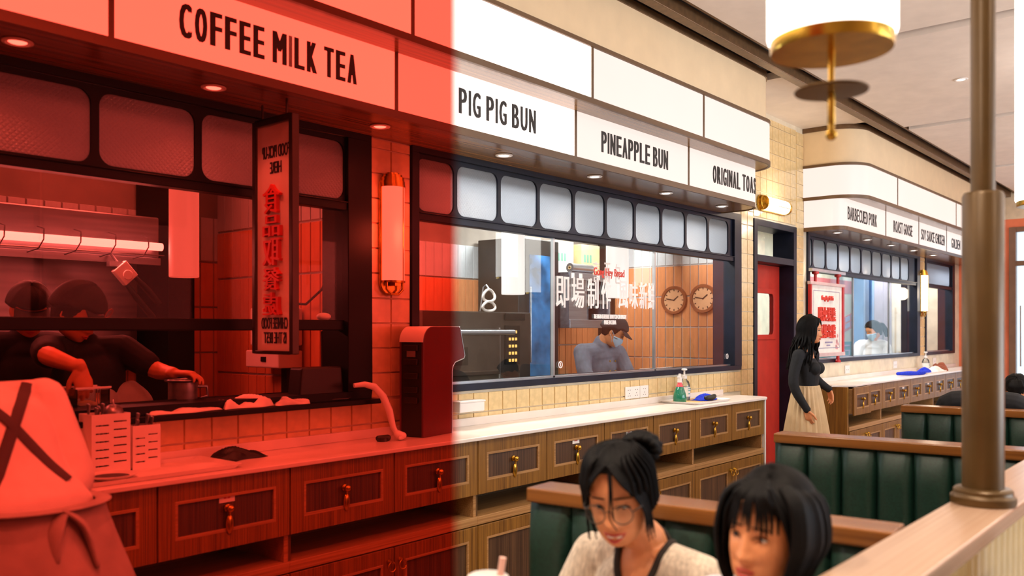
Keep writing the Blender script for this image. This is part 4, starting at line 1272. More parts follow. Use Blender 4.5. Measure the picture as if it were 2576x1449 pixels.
# seen from -x the picture's right is smaller y
mpx = lambda u, v, ww: (X - 0.0045 - ww, 3.735 - u, v)
for s, a, b, z0, z1 in (('FOOD PICK-UP', 0.04, 0.265, 2.33, 2.39), ('HERE', 0.105, 0.20, 2.255, 2.31), ('CHINESE FOOD', 0.035, 0.25, 1.505, 1.56), ('IS THE BEST', 0.055, 0.24, 1.435, 1.49)):
    lettering('lettering', s, mpx, a, b, z0, z1, M['ink'], t, bold=0.002, cut=0, mirror=True, th=0.002)
for s, z0, z1 in (('食', 2.06, 2.20), ('品', 1.95, 2.05), ('取', 1.81, 1.94), ('餐', 1.69, 1.80), ('處', 1.57, 1.68)):
    lettering('brush_character', s, mpx, 0.07, 0.21, z0, z1, M['red_ink'], t, bold=0.0035, cut=0, mirror=True, th=0.02)

# ------------------------------------------------------------------ framed red sign in the roast-meat window
t = thing('framed_sign', 'framed white sign with raised red characters between red posts behind the standing woman', 'sign', (10.18, 3.80, 1.11))
x0, x1, z0, z1, Y = 9.66, 10.72, 1.215, 2.045, 3.80
obj('sign_board', MB().box(x0 + 0.02, Y - 0.005, z0 + 0.02, x1 - 0.02, Y + 0.005, z1 - 0.02), M['paper'], t)
obj('frame_side', MB().box(x1 - 0.055, Y - 0.02, z0, x1, Y + 0.015, z1), M['redp'], t, bevel=0.004)
obj('frame_side', MB().box(x0, Y - 0.02, z0, x0 + 0.04, Y + 0.015, z1), M['redp'], t, bevel=0.004)
M['prail'] = pmat('pinkish_rail', (206, 178, 178), 0.4)
obj('frame_rail', MB().box(x0 - 0.01, Y - 0.022, z1 - 0.03, x1 + 0.02, Y + 0.018, z1 + 0.005), M['prail'], t, bevel=0.004)
obj('frame_rail', MB().box(x0 - 0.01, Y - 0.022, z0 - 0.025, x1 + 0.02, Y + 0.018, z0 + 0.02), M['prail'], t, bevel=0.004)
for x in (9.84, 10.55):
    obj('spindle', MB().lathe([(0.035, 1.111), (0.035, 1.135), (0.02, 1.145), (0.02, z0 - 0.02)], (x, Y, 0), 12).lathe([(0.018, z1), (0.018, 2.13), (0.04, 2.14), (0.04, 2.165)], (x, Y, 0), 12), M['redp'], t, smooth=40)
obj('top_bracket', MB().box(9.7, 3.775, 2.165, 10.75, 3.824, 2.20), M['alu'], t, bevel=0.004)
obj('border_line', plate_holes(x0 + 0.11, x1 - 0.13, z0 + 0.07, z1 - 0.09, [[(x0 + 0.118, z0 + 0.078), (x1 - 0.138, z0 + 0.078), (x1 - 0.138, z1 - 0.098), (x0 + 0.118, z1 - 0.098)]], Y - 0.0065, Y - 0.005), pmat('grey_line', (150, 146, 170), 0.6), t)
mpf = lambda u, v, ww: (u, Y - 0.005 - ww, v)
lettering('lettering', 'Gong Hey SiuMei', mpf, 10.0, 10.37, 1.83, 1.90, M['red_ink'], t, bold=0.004, cut=0, th=0.012)
for i, c in enumerate('明火現燒'): lettering('lettering', c, mpf, 9.90 + i * 0.135, 10.015 + i * 0.135, 1.60, 1.765, M['red_ink'], t, bold=0.006, cut=0, th=0.02)
for i, c in enumerate('新鮮出爐'): lettering('lettering', c, mpf, 9.90 + i * 0.135, 10.015 + i * 0.135, 1.405, 1.565, M['red_ink'], t, bold=0.006, cut=0, th=0.02)
mk = MB()
for z, a, b in ((1.345, 10.12, 10.36), (1.31, 10.17, 10.29)): mk.box(a, Y - 0.006, z, b, Y - 0.005, z + 0.018)
obj('small_print', mk, pmat('faded_print', (150, 142, 176), 0.6), t)
fl = MB()
for (x, z, r) in ((10.50, 1.36, 0.03), (10.53, 1.43, 0.022), (10.48, 1.30, 0.03), (10.545, 1.33, 0.02), (10.52, 1.285, 0.018)):
    for k in range(5):
        a = k * 2 * PI / 5
        fl.lathe([(0, Y - 0.006), (r * 0.5, Y - 0.006), (r * 0.5, Y - 0.005), (0, Y - 0.005)], (x + r * 0.6 * math.cos(a), 0, z + r * 0.6 * math.sin(a)), 8, axis='y')
fl.box(10.505, Y - 0.006, 1.28, 10.511, Y - 0.005, 1.46)
obj('blossom_print', fl, pmat('pink_print', (236, 170, 176), 0.6), t, kind='stuff')

# ------------------------------------------------------------------ drinks machine on the near worktop
ZT = 0.887
t = thing('drinks_machine', 'tall drinks machine with dark maroon sides and a rounded back, on the near worktop', 'machine', (3.46, 3.585, ZT))
prof = [(3.46, ZT), (3.755, ZT), (3.755, 1.255), (3.765, 1.285), (3.79, 1.308), (3.885, 1.328), (3.895, 1.345), (3.845, 1.505), (3.835, 1.518), (3.56, 1.518)] + [(3.55 - 0.09 * math.sin(a), 1.43 + 0.088 * math.cos(a)) for a in [PI / 2 * i / 8 for i in range(1, 9)]]
M['maroon'] = pmat('maroon_side', (96, 34, 40), 0.32, var=0.05)
for y0, y1 in ((3.585, 3.60), (3.742, 3.755)):
    obj('side_panel', MB().prism(prof, 'y', y0, y1), M['maroon'], t, bevel=0.003)
inn = [(x + (3.63 - x) * 0.02, z) for x, z in prof]
obj('machine_body', MB().prism(inn, 'y', 3.60, 3.742), M['dplas'], t, smooth=40)
cv = prof[8:]
shell = [(3.835, 1.521), (3.56, 1.521)] + [(3.55 - 0.094 * math.sin(a), 1.43 + 0.091 * math.cos(a)) for a in [PI / 2 * i / 8 for i in range(1, 9)]]
obj('top_cover', MB().prism(shell + [(3.475, 1.43), (3.56, 1.50), (3.83, 1.50)], 'y', 3.588, 3.752), M['white'], t, smooth=40)
bk = MB()
for z in (1.38, 1.30, 1.22, 1.14, 1.08): bk.box(3.452, 3.625, z, 3.462, 3.72, z + 0.035)
obj('rear_vent', bk, M['dsteel'], t, bevel=0.004)
obj('rating_plate', MB().box(3.456, 3.64, 1.345, 3.460, 3.70, 1.41), M['alu'], t)
obj('rubber_foot', MB().lathe([(0.0, ZT - 0.0), (0.015, ZT), (0.015, ZT + 0.012), (0, ZT + 0.012)], (3.5, 3.63, 0), 10), M['dplas'], t)
obj('edge_trim', MB().tube([(x, 3.585, z) for x, z in prof[1:9]], 0.003, 6), M['alu'], t)
t.rotation_euler.z = 0.19
t = thing('wall_box', 'small white box fixed to the tiles just right of the drinks machine', 'box', (4.06, 3.80, 0.985))
obj('box_case', MB().box(3.92, 3.74, 0.985, 4.15, 3.837, 1.045), M['white'], t, bevel=0.006)
obj('box_lid', MB().box(3.915, 3.735, 1.045, 4.155, 3.837, 1.055), M['white'], t, bevel=0.003)
hose = thing('water_hose', 'curved white water hose arching from the sill to the worktop behind red glass', 'hose', (3.35, 3.7, ZT))
obj('hose_tube', MB().tube([(3.10, 3.76, 1.195), (3.16, 3.74, 1.20), (3.21, 3.72, 1.185), (3.25, 3.69, 1.13), (3.27, 3.66, 1.05), (3.28, 3.64, 0.96), (3.295, 3.62, 0.915)], [0.012, 0.016, 0.02, 0.021, 0.02, 0.016, 0.014], 12), M['white'], hose, smooth=60)
obj('hose_nozzle', MB().limb([(3.295, 3.62, 0.92), (3.325, 3.61, 0.912)], [0.024, 0.02], 12).limb([(3.315, 3.61, 0.904), (3.285, 3.59, 0.904)], [0.015, 0.012], 10), M['white'], hose, smooth=60)
t = thing('pipe_fitting', 'dark metal pipe fitting at the foot of the drinks machine', 'fitting', (3.21, 3.65, ZT))
obj('fitting_body', MB().limb([(3.19, 3.66, 0.905), (3.24, 3.64, 0.905)], [0.016, 0.018], 12).lathe([(0, ZT), (0.03, ZT), (0.03, ZT + 0.02), (0, ZT + 0.02)], (3.21, 3.65, 0), 12), M['dsteel'], t, smooth=40)

# ------------------------------------------------------------------ things on the sill of the near hatch
SZ = 1.113
t = thing('router_box', 'black sloping plastic box with a thin aerial on the dark window sill', 'electronic box', (2.97, 3.92, SZ))
obj('box_case', MB().prism([(2.81, SZ), (3.12, SZ), (3.10, SZ + 0.185), (2.83, SZ + 0.185)], 'y', 3.86, 3.97), M['dplas'], t, bevel=0.012, seg=3)
obj('aerial', MB().tube([(3.03, 3.95, SZ + 0.18), (3.035, 3.96, SZ + 0.38)], 0.005, 6), M['dplas'], t)
obj('cable', MB().tube([(3.11, 3.87, SZ + 0.03), (3.14, 3.83, SZ + 0.01), (3.10, 3.81, SZ + 0.008), (3.0, 3.83, SZ + 0.008)], 0.005, 6), M['dplas'], t)


def cloth_sheet(name, label, cat, cx, cy, z, lx, ly, h, mat, seed, rot=0, group=None, fold=True):
    rnd = random.Random(seed)
    nx, ny = 26, 14
    ph = [rnd.uniform(0, 6) for _ in range(6)]
    vs = []; fs = []
    R_ = Matrix.Rotation(rot, 4, 'Z')
    for s_ in (0, 1):
        for i in range(ny + 1):
            for j in range(nx + 1):
                u, v = j / nx - 0.5, i / ny - 0.5
                e = max(0, 1 - max(abs(u), abs(v)) * 2) ** 0.35
                f = 0.5 + 0.25 * math.sin(u * 9 + ph[0] + 2 * v) + 0.25 * math.sin(u * 17 + v * 11 + ph[1])
                ex = 1 + 0.08 * math.sin(v * 9 + ph[2]); ey = 1 + 0.16 * math.sin(u * 8 + ph[3])
                p = R_ @ Vector((u * lx * ex, v * ly * ey, 0))
                vs.append((cx + p.x, cy + p.y, z + (0.001 if s_ == 0 else 0.003 + h * e * f)))
    n1 = (nx + 1) * (ny + 1)
    for i in range(ny):
        for j in range(nx):
            q = i * (nx + 1) + j
            fs.append((q + n1, q + n1 + 1, q + n1 + nx + 2, q + n1 + nx + 1)); fs.append((q, q + nx + 1, q + nx + 2, q + 1))
    per = [j for j in range(nx + 1)] + [(i + 1) * (nx + 1) - 1 for i in range(1, ny + 1)] + [ny * (nx + 1) + j for j in range(nx - 1, -1, -1)] + [i * (nx + 1) for i in range(ny - 1, 0, -1)]
    for a, b in zip(per, per[1:] + per[:1]): fs.append((a, b, b + n1, a + n1))
    o = obj(name, MB().add(vs, fs), mat, None, smooth=180)
    return tag(o, label, cat, group)


cloth_sheet('cloth', 'flat white cloth at the left end of the dark window sill', 'cloth', 2.14, 3.87, SZ, 0.36, 0.18, 0.035, M['paper'], 1, 0.1)
cloth_sheet('cloth', 'white cloth with a turned-up fold in the middle of the dark sill', 'cloth', 2.475, 3.88, SZ, 0.29, 0.18, 0.075, M['paper'], 2, 0.05)
cloth_sheet('cloth', 'white cloth next to the black box on the dark window sill', 'cloth', 2.72, 3.82, SZ, 0.19, 0.10, 0.05, M['paper'], 5, -0.05)
t = thing('steel_pot', 'lidded steel pot with a side spout on the hatch sill', 'pot', (2.3, 4.1, SZ))
px0, py0 = 2.285, 4.10
obj('pot_body', MB().lathe([(0, SZ), (0.066, SZ), (0.07, SZ + 0.01), (0.07, SZ + 0.125), (0.075, SZ + 0.13), (0, SZ + 0.13)], (px0, py0, 0), 28), M['steel'], t, smooth=40)
obj('pot_rim', MB().tube([(px0 + 0.082 * math.cos(a), py0 + 0.082 * math.sin(a), SZ + 0.135) for a in [2 * PI * i / 24 for i in range(25)]], 0.006, 8), M['steel'], t, smooth=60)
obj('pot_handle', MB().tube([(px0 + 0.07, py0 - 0.01, SZ + 0.1), (px0 + 0.12, py0 - 0.02, SZ + 0.1), (px0 + 0.125, py0 - 0.02, SZ + 0.05), (px0 + 0.07, py0 - 0.01, SZ + 0.03)], 0.008, 8), M['steel'], t, smooth=60)
t = thing('glass_jar', 'square glass jar under the cook\'s hand at the hatch', 'jar', (1.80, 4.08, SZ))
obj('jar_wall', plate_holes(0, 0.001, 0, 0.001, [], 0, 0.001) if False else MB().box(1.73, 4.02, SZ, 1.735, 4.16, SZ + 0.12).box(1.875, 4.02, SZ, 1.88, 4.16, SZ + 0.12).box(1.735, 4.02, SZ, 1.875, 4.025, SZ + 0.12).box(1.735, 4.155, SZ, 1.875, 4.16, SZ + 0.12), M['clear'], t)
obj('jar_base', MB().box(1.735, 4.025, SZ, 1.875, 4.155, SZ + 0.006), M['white'], t)
obj('jar_filling', MB().ell((1.80, 4.09, SZ + 0.03), (0.06, 0.055, 0.035), 14, 8), M['card'], t, smooth=180)
obj('jar_lip', MB().box(1.725, 4.015, SZ + 0.12, 1.885, 4.022, SZ + 0.128).box(1.725, 4.158, SZ + 0.12, 1.885, 4.165, SZ + 0.128), M['white'], t)

# ------------------------------------------------------------------ things on the near worktop, left (behind red glass)
def tray(label, x0, x1, y0, y1, z, mat, inner):
    t = thing('tray', label, 'tray', ((x0 + x1) / 2, (y0 + y1) / 2, z))
    o_ = [(p[0], p[1]) for p in rrect(x0, x1, y0, y1, 0.03)]
    cx, cy = (x0 + x1) / 2, (y0 + y1) / 2
    sh = lambda f: [(cx + (a - cx) * f, cy + (b - cy) * f) for a, b in o_]
    mb = MB(); n = len(o_)
    rings = [(sh(0.93), z + 0.001), (sh(1.0), z + 0.02), (sh(0.985), z + 0.02), (sh(0.92), z + 0.006)]
    vs = [(a, b, zz) for r, zz in rings for a, b in r]
    fs = [list(range(n))[::-1], [3 * n + i for i in range(n)]]
    for k in range(3):
        for i in range(n): fs.append((k * n + i, k * n + (i + 1) % n, (k + 1) * n + (i + 1) % n, (k + 1) * n + i))
    obj('tray_rim', mb.add(vs, fs), mat, t, smooth=30)
    obj('tray_floor', MB().prism(sh(0.91), 'z', z + 0.0062, z + 0.0075), inner, t)
    return t


tray('shallow white serving tray on the worktop at far left behind red glass', 1.46, 2.20, 3.42, 3.80, ZT, M['white'], M['paper'])
tray('pale wooden serving tray under the green spray bottle near the red door', 6.40, 7.02, 3.44, 3.80, ZT, M['white'], pmat('tray_wood', (226, 188, 128), 0.5))


def slot_box(label, x0, x1, y0, y1, z, h):
    t = thing('cutlery_box', label, 'cutlery holder', ((x0 + x1) / 2, (y0 + y1) / 2, z))
    w_ = x1 - x0
    holes = []
    k = 0
    zz = z + 0.03
    while zz < z + h - 0.03:
        for c in (0, 1):
            a = x0 + w_ * (0.10 + 0.46 * c)
            zc = zz + (0.014 if c else 0)
            holes.append([(a, zc), (a + w_ * 0.34, zc), (a + w_ * 0.34, zc + 0.006), (a, zc + 0.006)])
        zz += 0.034
    obj('slotted_front', plate_holes(x0, x1, z, z + h, holes, y0, y0 + 0.005), M['white'], t)
    obj('box_shell', MB().box(x0, y1 - 0.005, z, x1, y1, z + h).box(x0, y0 + 0.005, z, x0 + 0.005, y1 - 0.005, z + h).box(x1 - 0.005, y0 + 0.005, z, x1, y1 - 0.005, z + h).box(x0, y0 + 0.005, z, x1, y1 - 0.005, z + 0.006), M['white'], t)
    return t


TZ = ZT + 0.008
slot_box('taller white slotted cutlery holder full of spoons on the tray', 1.645, 1.81, 3.68, 3.80, TZ, 0.25)
slot_box('shorter white slotted cutlery holder with wrapped spoons on the tray', 1.82, 1.945, 3.68, 3.79, TZ, 0.19)


def spoons(label_, x0, x1, y, z0, z1, n, seed):
    rnd = random.Random(seed)
    for k in range(n):
        x = x0 + (x1 - x0) * (k + 0.5) / n
        dx = rnd.uniform(-0.012, 0.012); dz = rnd.uniform(-0.015, 0.015)
        o = obj('spoon', MB().limb([(x, y, z0), (x + dx * 0.4, y - 0.005, (z0 + z1) / 2), (x + dx, y - 0.01, z1 + dz)], [0.005, 0.005, 0.005], 8).limb([(x + dx, y - 0.012, z1 + dz - 0.004), (x + dx * 1.2, y - 0.016, z1 + dz + 0.03)], [0.010, 0.016], 10, flat=0.35), M['steel'], None, smooth=60)
        tag(o, label_, 'spoon', 'spoons in ' + ('the taller holder' if seed == 1 else 'the shorter holder'))


spoons('steel spoon standing in the taller white slotted holder', 1.655, 1.715, 3.74, TZ + 0.01, TZ + 0.25, 4, 1)
spoons('wrapped steel spoon standing in the shorter white slotted holder', 1.835, 1.93, 3.73, TZ + 0.01, TZ + 0.195, 4, 2)
t = thing('sugar_shaker', 'steel-domed shaker poking out of the taller white cutlery holder', 'shaker', (1.763, 3.74, TZ + 0.01))
obj('shaker_body', MB().lathe([(0, TZ + 0.01), (0.036, TZ + 0.01), (0.036, TZ + 0.235), (0, TZ + 0.235)], (1.763, 3.74, 0), 20), M['clear'], t, smooth=40)
obj('shaker_dome', MB().lathe([(0.041, TZ + 0.235), (0.043, TZ + 0.25), (0.036, TZ + 0.27), (0.018, TZ + 0.283), (0.006, TZ + 0.286), (0.004, TZ + 0.305), (0, TZ + 0.307)], (1.763, 3.74, 0), 24), M['steel'], t, smooth=60)
cloth_sheet('glove', 'crumpled dark glove lying behind the white tray on the worktop', 'glove', 2.34, 3.70, ZT, 0.24, 0.15, 0.065, M['dplas'], 9, 0.2)
t = thing('side_dish', 'round white dish with dark sauce on the serving tray at left', 'dish', (1.66, 3.53, TZ))
obj('dish_bowl', MB().lathe([(0, TZ), (0.06, TZ), (0.1, TZ + 0.018), (0.102, TZ + 0.02), (0.095, TZ + 0.02), (0.055, TZ + 0.006), (0, TZ + 0.006)], (1.66, 3.54, 0), 28), M['white'], t, smooth=40)
obj('sauce', MB().lathe([(0, TZ + 0.012), (0.07, TZ + 0.0118)], (1.66, 3.54, 0), 20), M['dplas'], t)

# ------------------------------------------------------------------ things on the near worktop, right
t = thing('spray_bottle', 'green spray bottle with a red collar and white nozzle on the wooden tray', 'bottle', (6.50, 3.66, ZT + 0.008))
bx, by, bz = 6.50, 3.66, ZT + 0.008
M['gliq'] = pmat('green_liquid', (10, 120, 92), 0.12, var=0.1, coat=0.5)
obj('bottle_body', MB().lathe([(0, bz), (0.05, bz), (0.056, bz + 0.01), (0.056, bz + 0.04), (0.05, bz + 0.075), (0.036, bz + 0.115), (0.028, bz + 0.13), (0, bz + 0.131)], (bx, by, 0), 28), M['gliq'], t, smooth=60)
obj('collar', MB().lathe([(0.029, bz + 0.13), (0.027, bz + 0.14), (0.019, bz + 0.15), (0.019, bz + 0.165), (0, bz + 0.166)], (bx, by, 0), 20), pmat('coral_collar', (232, 84, 96), 0.4), t, smooth=40)
obj('spray_head', MB().lathe([(0.02, bz + 0.166), (0.018, bz + 0.195), (0.012, bz + 0.22), (0.011, bz + 0.238), (0, bz + 0.24)], (bx, by, 0), 16).box(bx - 0.03, by - 0.008, bz + 0.205, bx - 0.005, by + 0.008, bz + 0.22), M['white'], t, smooth=50)


def pump_bottle(label, x, y, z, s=1.0):
    t = thing('pump_bottle', label, 'bottle', (x, y, z))
    g = lambda pr: [(r * s, z + h * s) for r, h in pr]
    obj('bottle_body', MB().lathe(g([(0, 0), (0.042, 0), (0.046, 0.008), (0.046, 0.12), (0.036, 0.15), (0.018, 0.165), (0.018, 0.175), (0, 0.176)]), (x, y, 0), 24), M['clear'], t, smooth=50)
    obj('gel', MB().lathe(g([(0, 0.004), (0.041, 0.004), (0.043, 0.012), (0.043, 0.11), (0, 0.111)]), (x, y, 0), 24), pmat('clear_gel', (222, 220, 214), 0.2, trans=0.3), t, smooth=50)
    obj('front_label', MB().lathe(g([(0.0468, 0.03), (0.0468, 0.105)]), (x, y, 0), 24), M['paper'], t, smooth=60)
    lb = MB()
    for k, zz in enumerate((0.09, 0.075, 0.05)):
        lb.box(x - 0.02 * s, y - 0.0478 * s, z + zz * s, x + (0.02 - 0.006 * k) * s, y - 0.0468 * s, z + (zz + 0.006) * s)
    obj('label_print', lb, pmat('teal_print', (60, 150, 150), 0.6), t)
    obj('pump_head', MB().lathe(g([(0.022, 0.172), (0.022, 0.195), (0.008, 0.198), (0.007, 0.235), (0.022, 0.238), (0.024, 0.246), (0.016, 0.252), (0, 0.253)]), (x, y, 0), 20).box(x - 0.03 * s, y - 0.006 * s, z + 0.239 * s, x, y + 0.006 * s, z + 0.248 * s), M['white'], t, smooth=40)


pump_bottle('clear hand-gel pump bottle behind the green spray bottle', 6.72, 3.74, ZT + 0.008, 1.08)
pump_bottle('clear pump bottle on the far worktop below the far window', 13.88, 3.70, ZT, 1.15)
M['bluec'] = pmat('blue_microfibre', (24, 52, 200), 0.9, var=0.15, nscale=60)
o = cloth_sheet('cleaning_cloth', 'folded blue and black cleaning cloth on the pale wooden tray', 'cloth', 6.87, 3.62, ZT + 0.008, 0.30, 0.15, 0.055, M['bluec'], 4, 0.1)
obj('dark_fold', MB().limb([(6.75, 3.545, ZT + 0.035), (6.83, 3.53, ZT + 0.037), (6.90, 3.55, ZT + 0.045)], [0.024, 0.028, 0.02], 10, flat=0.8), M['dplas'], o, smooth=60)
for i, (x0, x1, lb) in enumerate(((5.93, 6.145, 'wide double white socket plate on the cream tiles below the bread window'), (6.15, 6.28, 'narrow white socket plate beside the double one below the bread window'))):
    t = thing('socket_plate', lb, 'socket', ((x0 + x1) / 2, 3.836, 0.945))
    obj('plate', MB().box(x0, 3.828, 0.944, x1, 3.838, 1.042), M['white'], t, bevel=0.003)
    hs = MB()
    for c in ([0.25, 0.75] if i == 0 else [0.5]):
        x = x0 + (x1 - x0) * c
        for dx, dz, r in ((-0.014, 0.022, 0.004), (0.014, 0.022, 0.004), (0, -0.005, 0.004), (-0.014, -0.025, 0.004), (0.014, -0.025, 0.004)):
            hs.box(x + dx - r, 3.8275, 0.993 + dz - r * 0.7, x + dx + r, 3.8285, 0.993 + dz + r * 0.7)
    obj('socket_hole', hs, M['ink'], t)
for x, lb in ((10.99, 'small white socket plate right of the standing woman'), (12.9, 'white socket plate under the right end of the roast-meat window'), (14.9, 'white socket plate under the farthest window')):
    t = thing('socket_plate', lb, 'socket', (x, 3.836, 0.945))
    obj('plate', MB().box(x - 0.08, 3.838, 0.96, x + 0.08, 3.849, 1.06), M['white'], t, bevel=0.003)
    obj('socket_hole', MB().box(x - 0.03, 3.837, 1.0, x - 0.022, 3.8385, 1.012).box(x + 0.022, 3.837, 1.0, x + 0.03, 3.8385, 1.012), M['ink'], t)
# far worktop
tray('small pale tray carrying cloths on the far worktop', 12.95, 13.95, 3.42, 3.64, ZT, M['white'], M['card'])
cloth_sheet('cleaning_cloth', 'bright blue cloth crumpled on the far worktop tray', 'cloth', 13.18, 3.53, ZT + 0.009, 0.42, 0.15, 0.09, M['bluec'], 12, 0.1)
cloth_sheet('cloth', 'cream cloth beside the blue one on the far worktop tray', 'cloth', 13.66, 3.52, ZT + 0.009, 0.46, 0.15, 0.1, M['paper'], 13, 0.0)
t = thing('scrub_brush', 'blue-handled brush lying left of the blue cloth on the far worktop', 'brush', (12.45, 3.5, ZT))
obj('brush_handle', MB().limb([(12.2, 3.60, ZT + 0.03), (12.45, 3.52, ZT + 0.03), (12.65, 3.46, ZT + 0.025)], [0.022, 0.03, 0.024], 10), M['bluec'], t, smooth=60)
obj('brush_head', MB().limb([(12.65, 3.46, ZT + 0.03), (12.78, 3.43, ZT + 0.03)], [0.03, 0.028], 10), M['bluec'], t, smooth=60)
cloth_sheet('rag', 'rust brown rag heaped behind the cream cloth on the far worktop', 'cloth', 14.35, 3.62, ZT, 0.4, 0.2, 0.15, pmat('rust_rag', (150, 82, 58), 0.9), 15, 0.3)
# cup and straw on the near table
t = thing('drink_cup', 'frosted plastic cup with a wide pink straw at the bottom edge of the picture', 'cup', (1.56, 1.38, 0.625))
cx, cy = 1.565, 1.40
obj('cup_wall', MB().lathe([(0, 0.626), (0.036, 0.626), (0.047, 0.895), (0.049, 0.90), (0.046, 0.902), (0.034, 0.632), (0, 0.632)], (cx, cy, 0), 28), pmat('frosted_cup', (232, 226, 222), 0.4, trans=0.4), t, smooth=50)
obj('cup_lid', MB().lathe([(0.05, 0.9), (0.05, 0.909), (0.043, 0.913), (0, 0.913)], (cx, cy, 0), 28), pmat('frosted_lid', (226, 220, 216), 0.35), t, smooth=40)
obj('straw', MB().tube([(cx + 0.006, cy - 0.012, 0.80), (cx + 0.02, cy - 0.03, 0.955)], 0.0085, 14), pmat('pink_straw', (236, 186, 170), 0.4), t, smooth=50)
# ------------------------------------------------------------------ people
M['skin'] = pmat('skin_warm', (224, 148, 100), 0.5, var=0.03, nscale=30, sss=0.15)
M['lip'] = pmat('lips_red', (196, 70, 62), 0.4, var=0.05)
M['hair'] = pmat('black_hair', (9, 7, 8), 0.62, spec=0.15, var=0.3, nscale=60, stretch=(1, 1, 0.15), bump=0.25, bdist=0.002)
M['eyew'] = pmat('eye_white', (232, 226, 220), 0.2, var=0.01)
M['iris'] = pmat('dark_iris', (28, 18, 14), 0.15)
M['teeth'] = pmat('teeth', (238, 230, 216), 0.3, var=0.01)
M['knit'] = pmat('oatmeal_knit', (206, 190, 172), 0.9, var=0.12, nscale=120, stretch=(1, 1, 0.25), bump=0.6, bdist=0.003, sheen=0.3)
M['knitb'] = pmat('dark_knit_trim', (44, 34, 28), 0.9, bump=0.4, nscale=120)
M['blk'] = pmat('black_jersey', (16, 17, 22), 0.85, var=0.2, nscale=30)
M['lilac'] = pmat('pale_grey_blouse', (206, 202, 212), 0.85, bump=0.3, nscale=60)
M['chefj'] = pmat('slate_jacket', (104, 114, 130), 0.75, var=0.12, nscale=12, bump=0.5, bdist=0.01)
M['capm'] = pmat('dark_cap', (40, 36, 38), 0.8, var=0.1)
M['mask'] = pmat('blue_mask', (176, 208, 232), 0.8)
M['shirt'] = pmat('white_shirt', (228, 224, 222), 0.8, var=0.03, nscale=14, bump=0.4, bdist=0.01)
M['skirt'] = pmat('beige_pleated_skirt', (206, 176, 136), 0.8, var=0.05)
M['apron'] = pmat('grey_apron', (168, 164, 162), 0.85, var=0.06, bump=0.4, nscale=14, bdist=0.01)


def ss(a, b, x):
    t = max(0.0, min(1.0, (x - a) / (b - a))); return t * t * (3 - 2 * t)


def G(d, s): return math.exp(-(d / s) ** 2)


def head_pt(th, z, infl=0.0, feat=True):
    """point of the head surface at angle th (0 = face, + to the right) and height z; local: x right, y face, z up"""
    T, B = 0.118, 0.118
    if z >= 0:
        t = min(1, z / T); k = max(0, 1 - t ** 2.5) ** 0.5
        w_, yf, yb = 0.075 * k, 0.090 * k, -0.102 * k
    else:
        s = min(1, -z / B)
        close = max(0.0, 1 - s ** 9) ** 0.5
        w_ = 0.075 * (1 - 0.10 * s - 0.40 * s ** 2.6) * close
        yf = (0.090 - 0.004 * s) * (0.35 + 0.65 * close); yb = -0.102 * (1 - 0.62 * s ** 1.4) * close
    c = (yf + yb) / 2; h = (yf - yb) / 2
    n = 2.25
    sx, cy = math.sin(th), math.cos(th)
    r = 1 / ((abs(sx) ** n + abs(cy) ** n) ** (1 / n))
    x, y = w_ * sx * r, c + h * cy * r
    if feat and cy > 0:
        d = 0
        t = (0.018 - z) / 0.062
        if 0 < t < 1.22:
            hh = 0.023 * (t ** 1.25 if t < 1 else max(0, 1 - ((t - 1) / 0.22) ** 1.5))
            d += hh * G(x, 0.0075 + 0.0055 * min(1, t))
        for sg in (-1, 1):
            d += 0.007 * G(x - sg * 0.014, 0.006) * G(z + 0.041, 0.007)
            d -= 0.0085 * G(x - sg * 0.031, 0.015) * G(z - 0.002, 0.010)
            d += 0.0035 * G(x - sg * 0.030, 0.020) * G(z - 0.021, 0.007)
            d += 0.005 * G(x - sg * 0.040, 0.018) * G(z + 0.030, 0.018)
        d -= 0.004 * G(x, 0.03) * G(z + 0.055, 0.006)
        d += 0.008 * G(x, 0.018) * G(z + 0.066, 0.006) + 0.008 * G(x, 0.015) * G(z + 0.080, 0.006) - 0.005 * G(x, 0.022) * G(z + 0.0725, 0.0028)
        d += 0.007 * G(x, 0.018) * G(z + 0.104, 0.012)
        y += d * ss(0, 0.35, cy)
    if infl:
        v = Vector((x, y * 0.9, z * 0.9)); v.normalize(); x += v.x * infl; y += v.y * infl; z += v.z * infl
    return Vector((x, y, z))


def face_y(x, z):
    best = None
    for i in range(-60, 61):
        p = head_pt(i * PI / 120, z)
        if best is None or abs(p.x - x) < abs(best.x - x): best = p
    return best.y


ZS = [-0.118 + 0.236 * (0.5 - 0.5 * math.cos(PI * i / 84)) for i in range(85)]


def add_head(mb, Mh, nu=96):
    vs = []; fs = []
    for z in ZS:
        for j in range(nu): vs.append(head_pt(2 * PI * j / nu, z))
    for i in range(len(ZS) - 1):
        for j in range(nu):
            j2 = (j + 1) % nu
            fs.append((i * nu + j, i * nu + j2, (i + 1) * nu + j2, (i + 1) * nu + j))
    fs.append(list(range(nu))[::-1]); fs.append([(len(ZS) - 1) * nu + j for j in range(nu)])
    mb.add(vs, fs, 0, Mh)
    for sg in (-1, 1):
        E = Matrix.Translation((sg * 0.076, -0.012, -0.012)) @ Matrix.Rotation(sg * 0.35, 4, 'Z')
        mb.ell((0, 0, 0), (0.008, 0.017, 0.03), 12, 10, 0, Mh @ E)


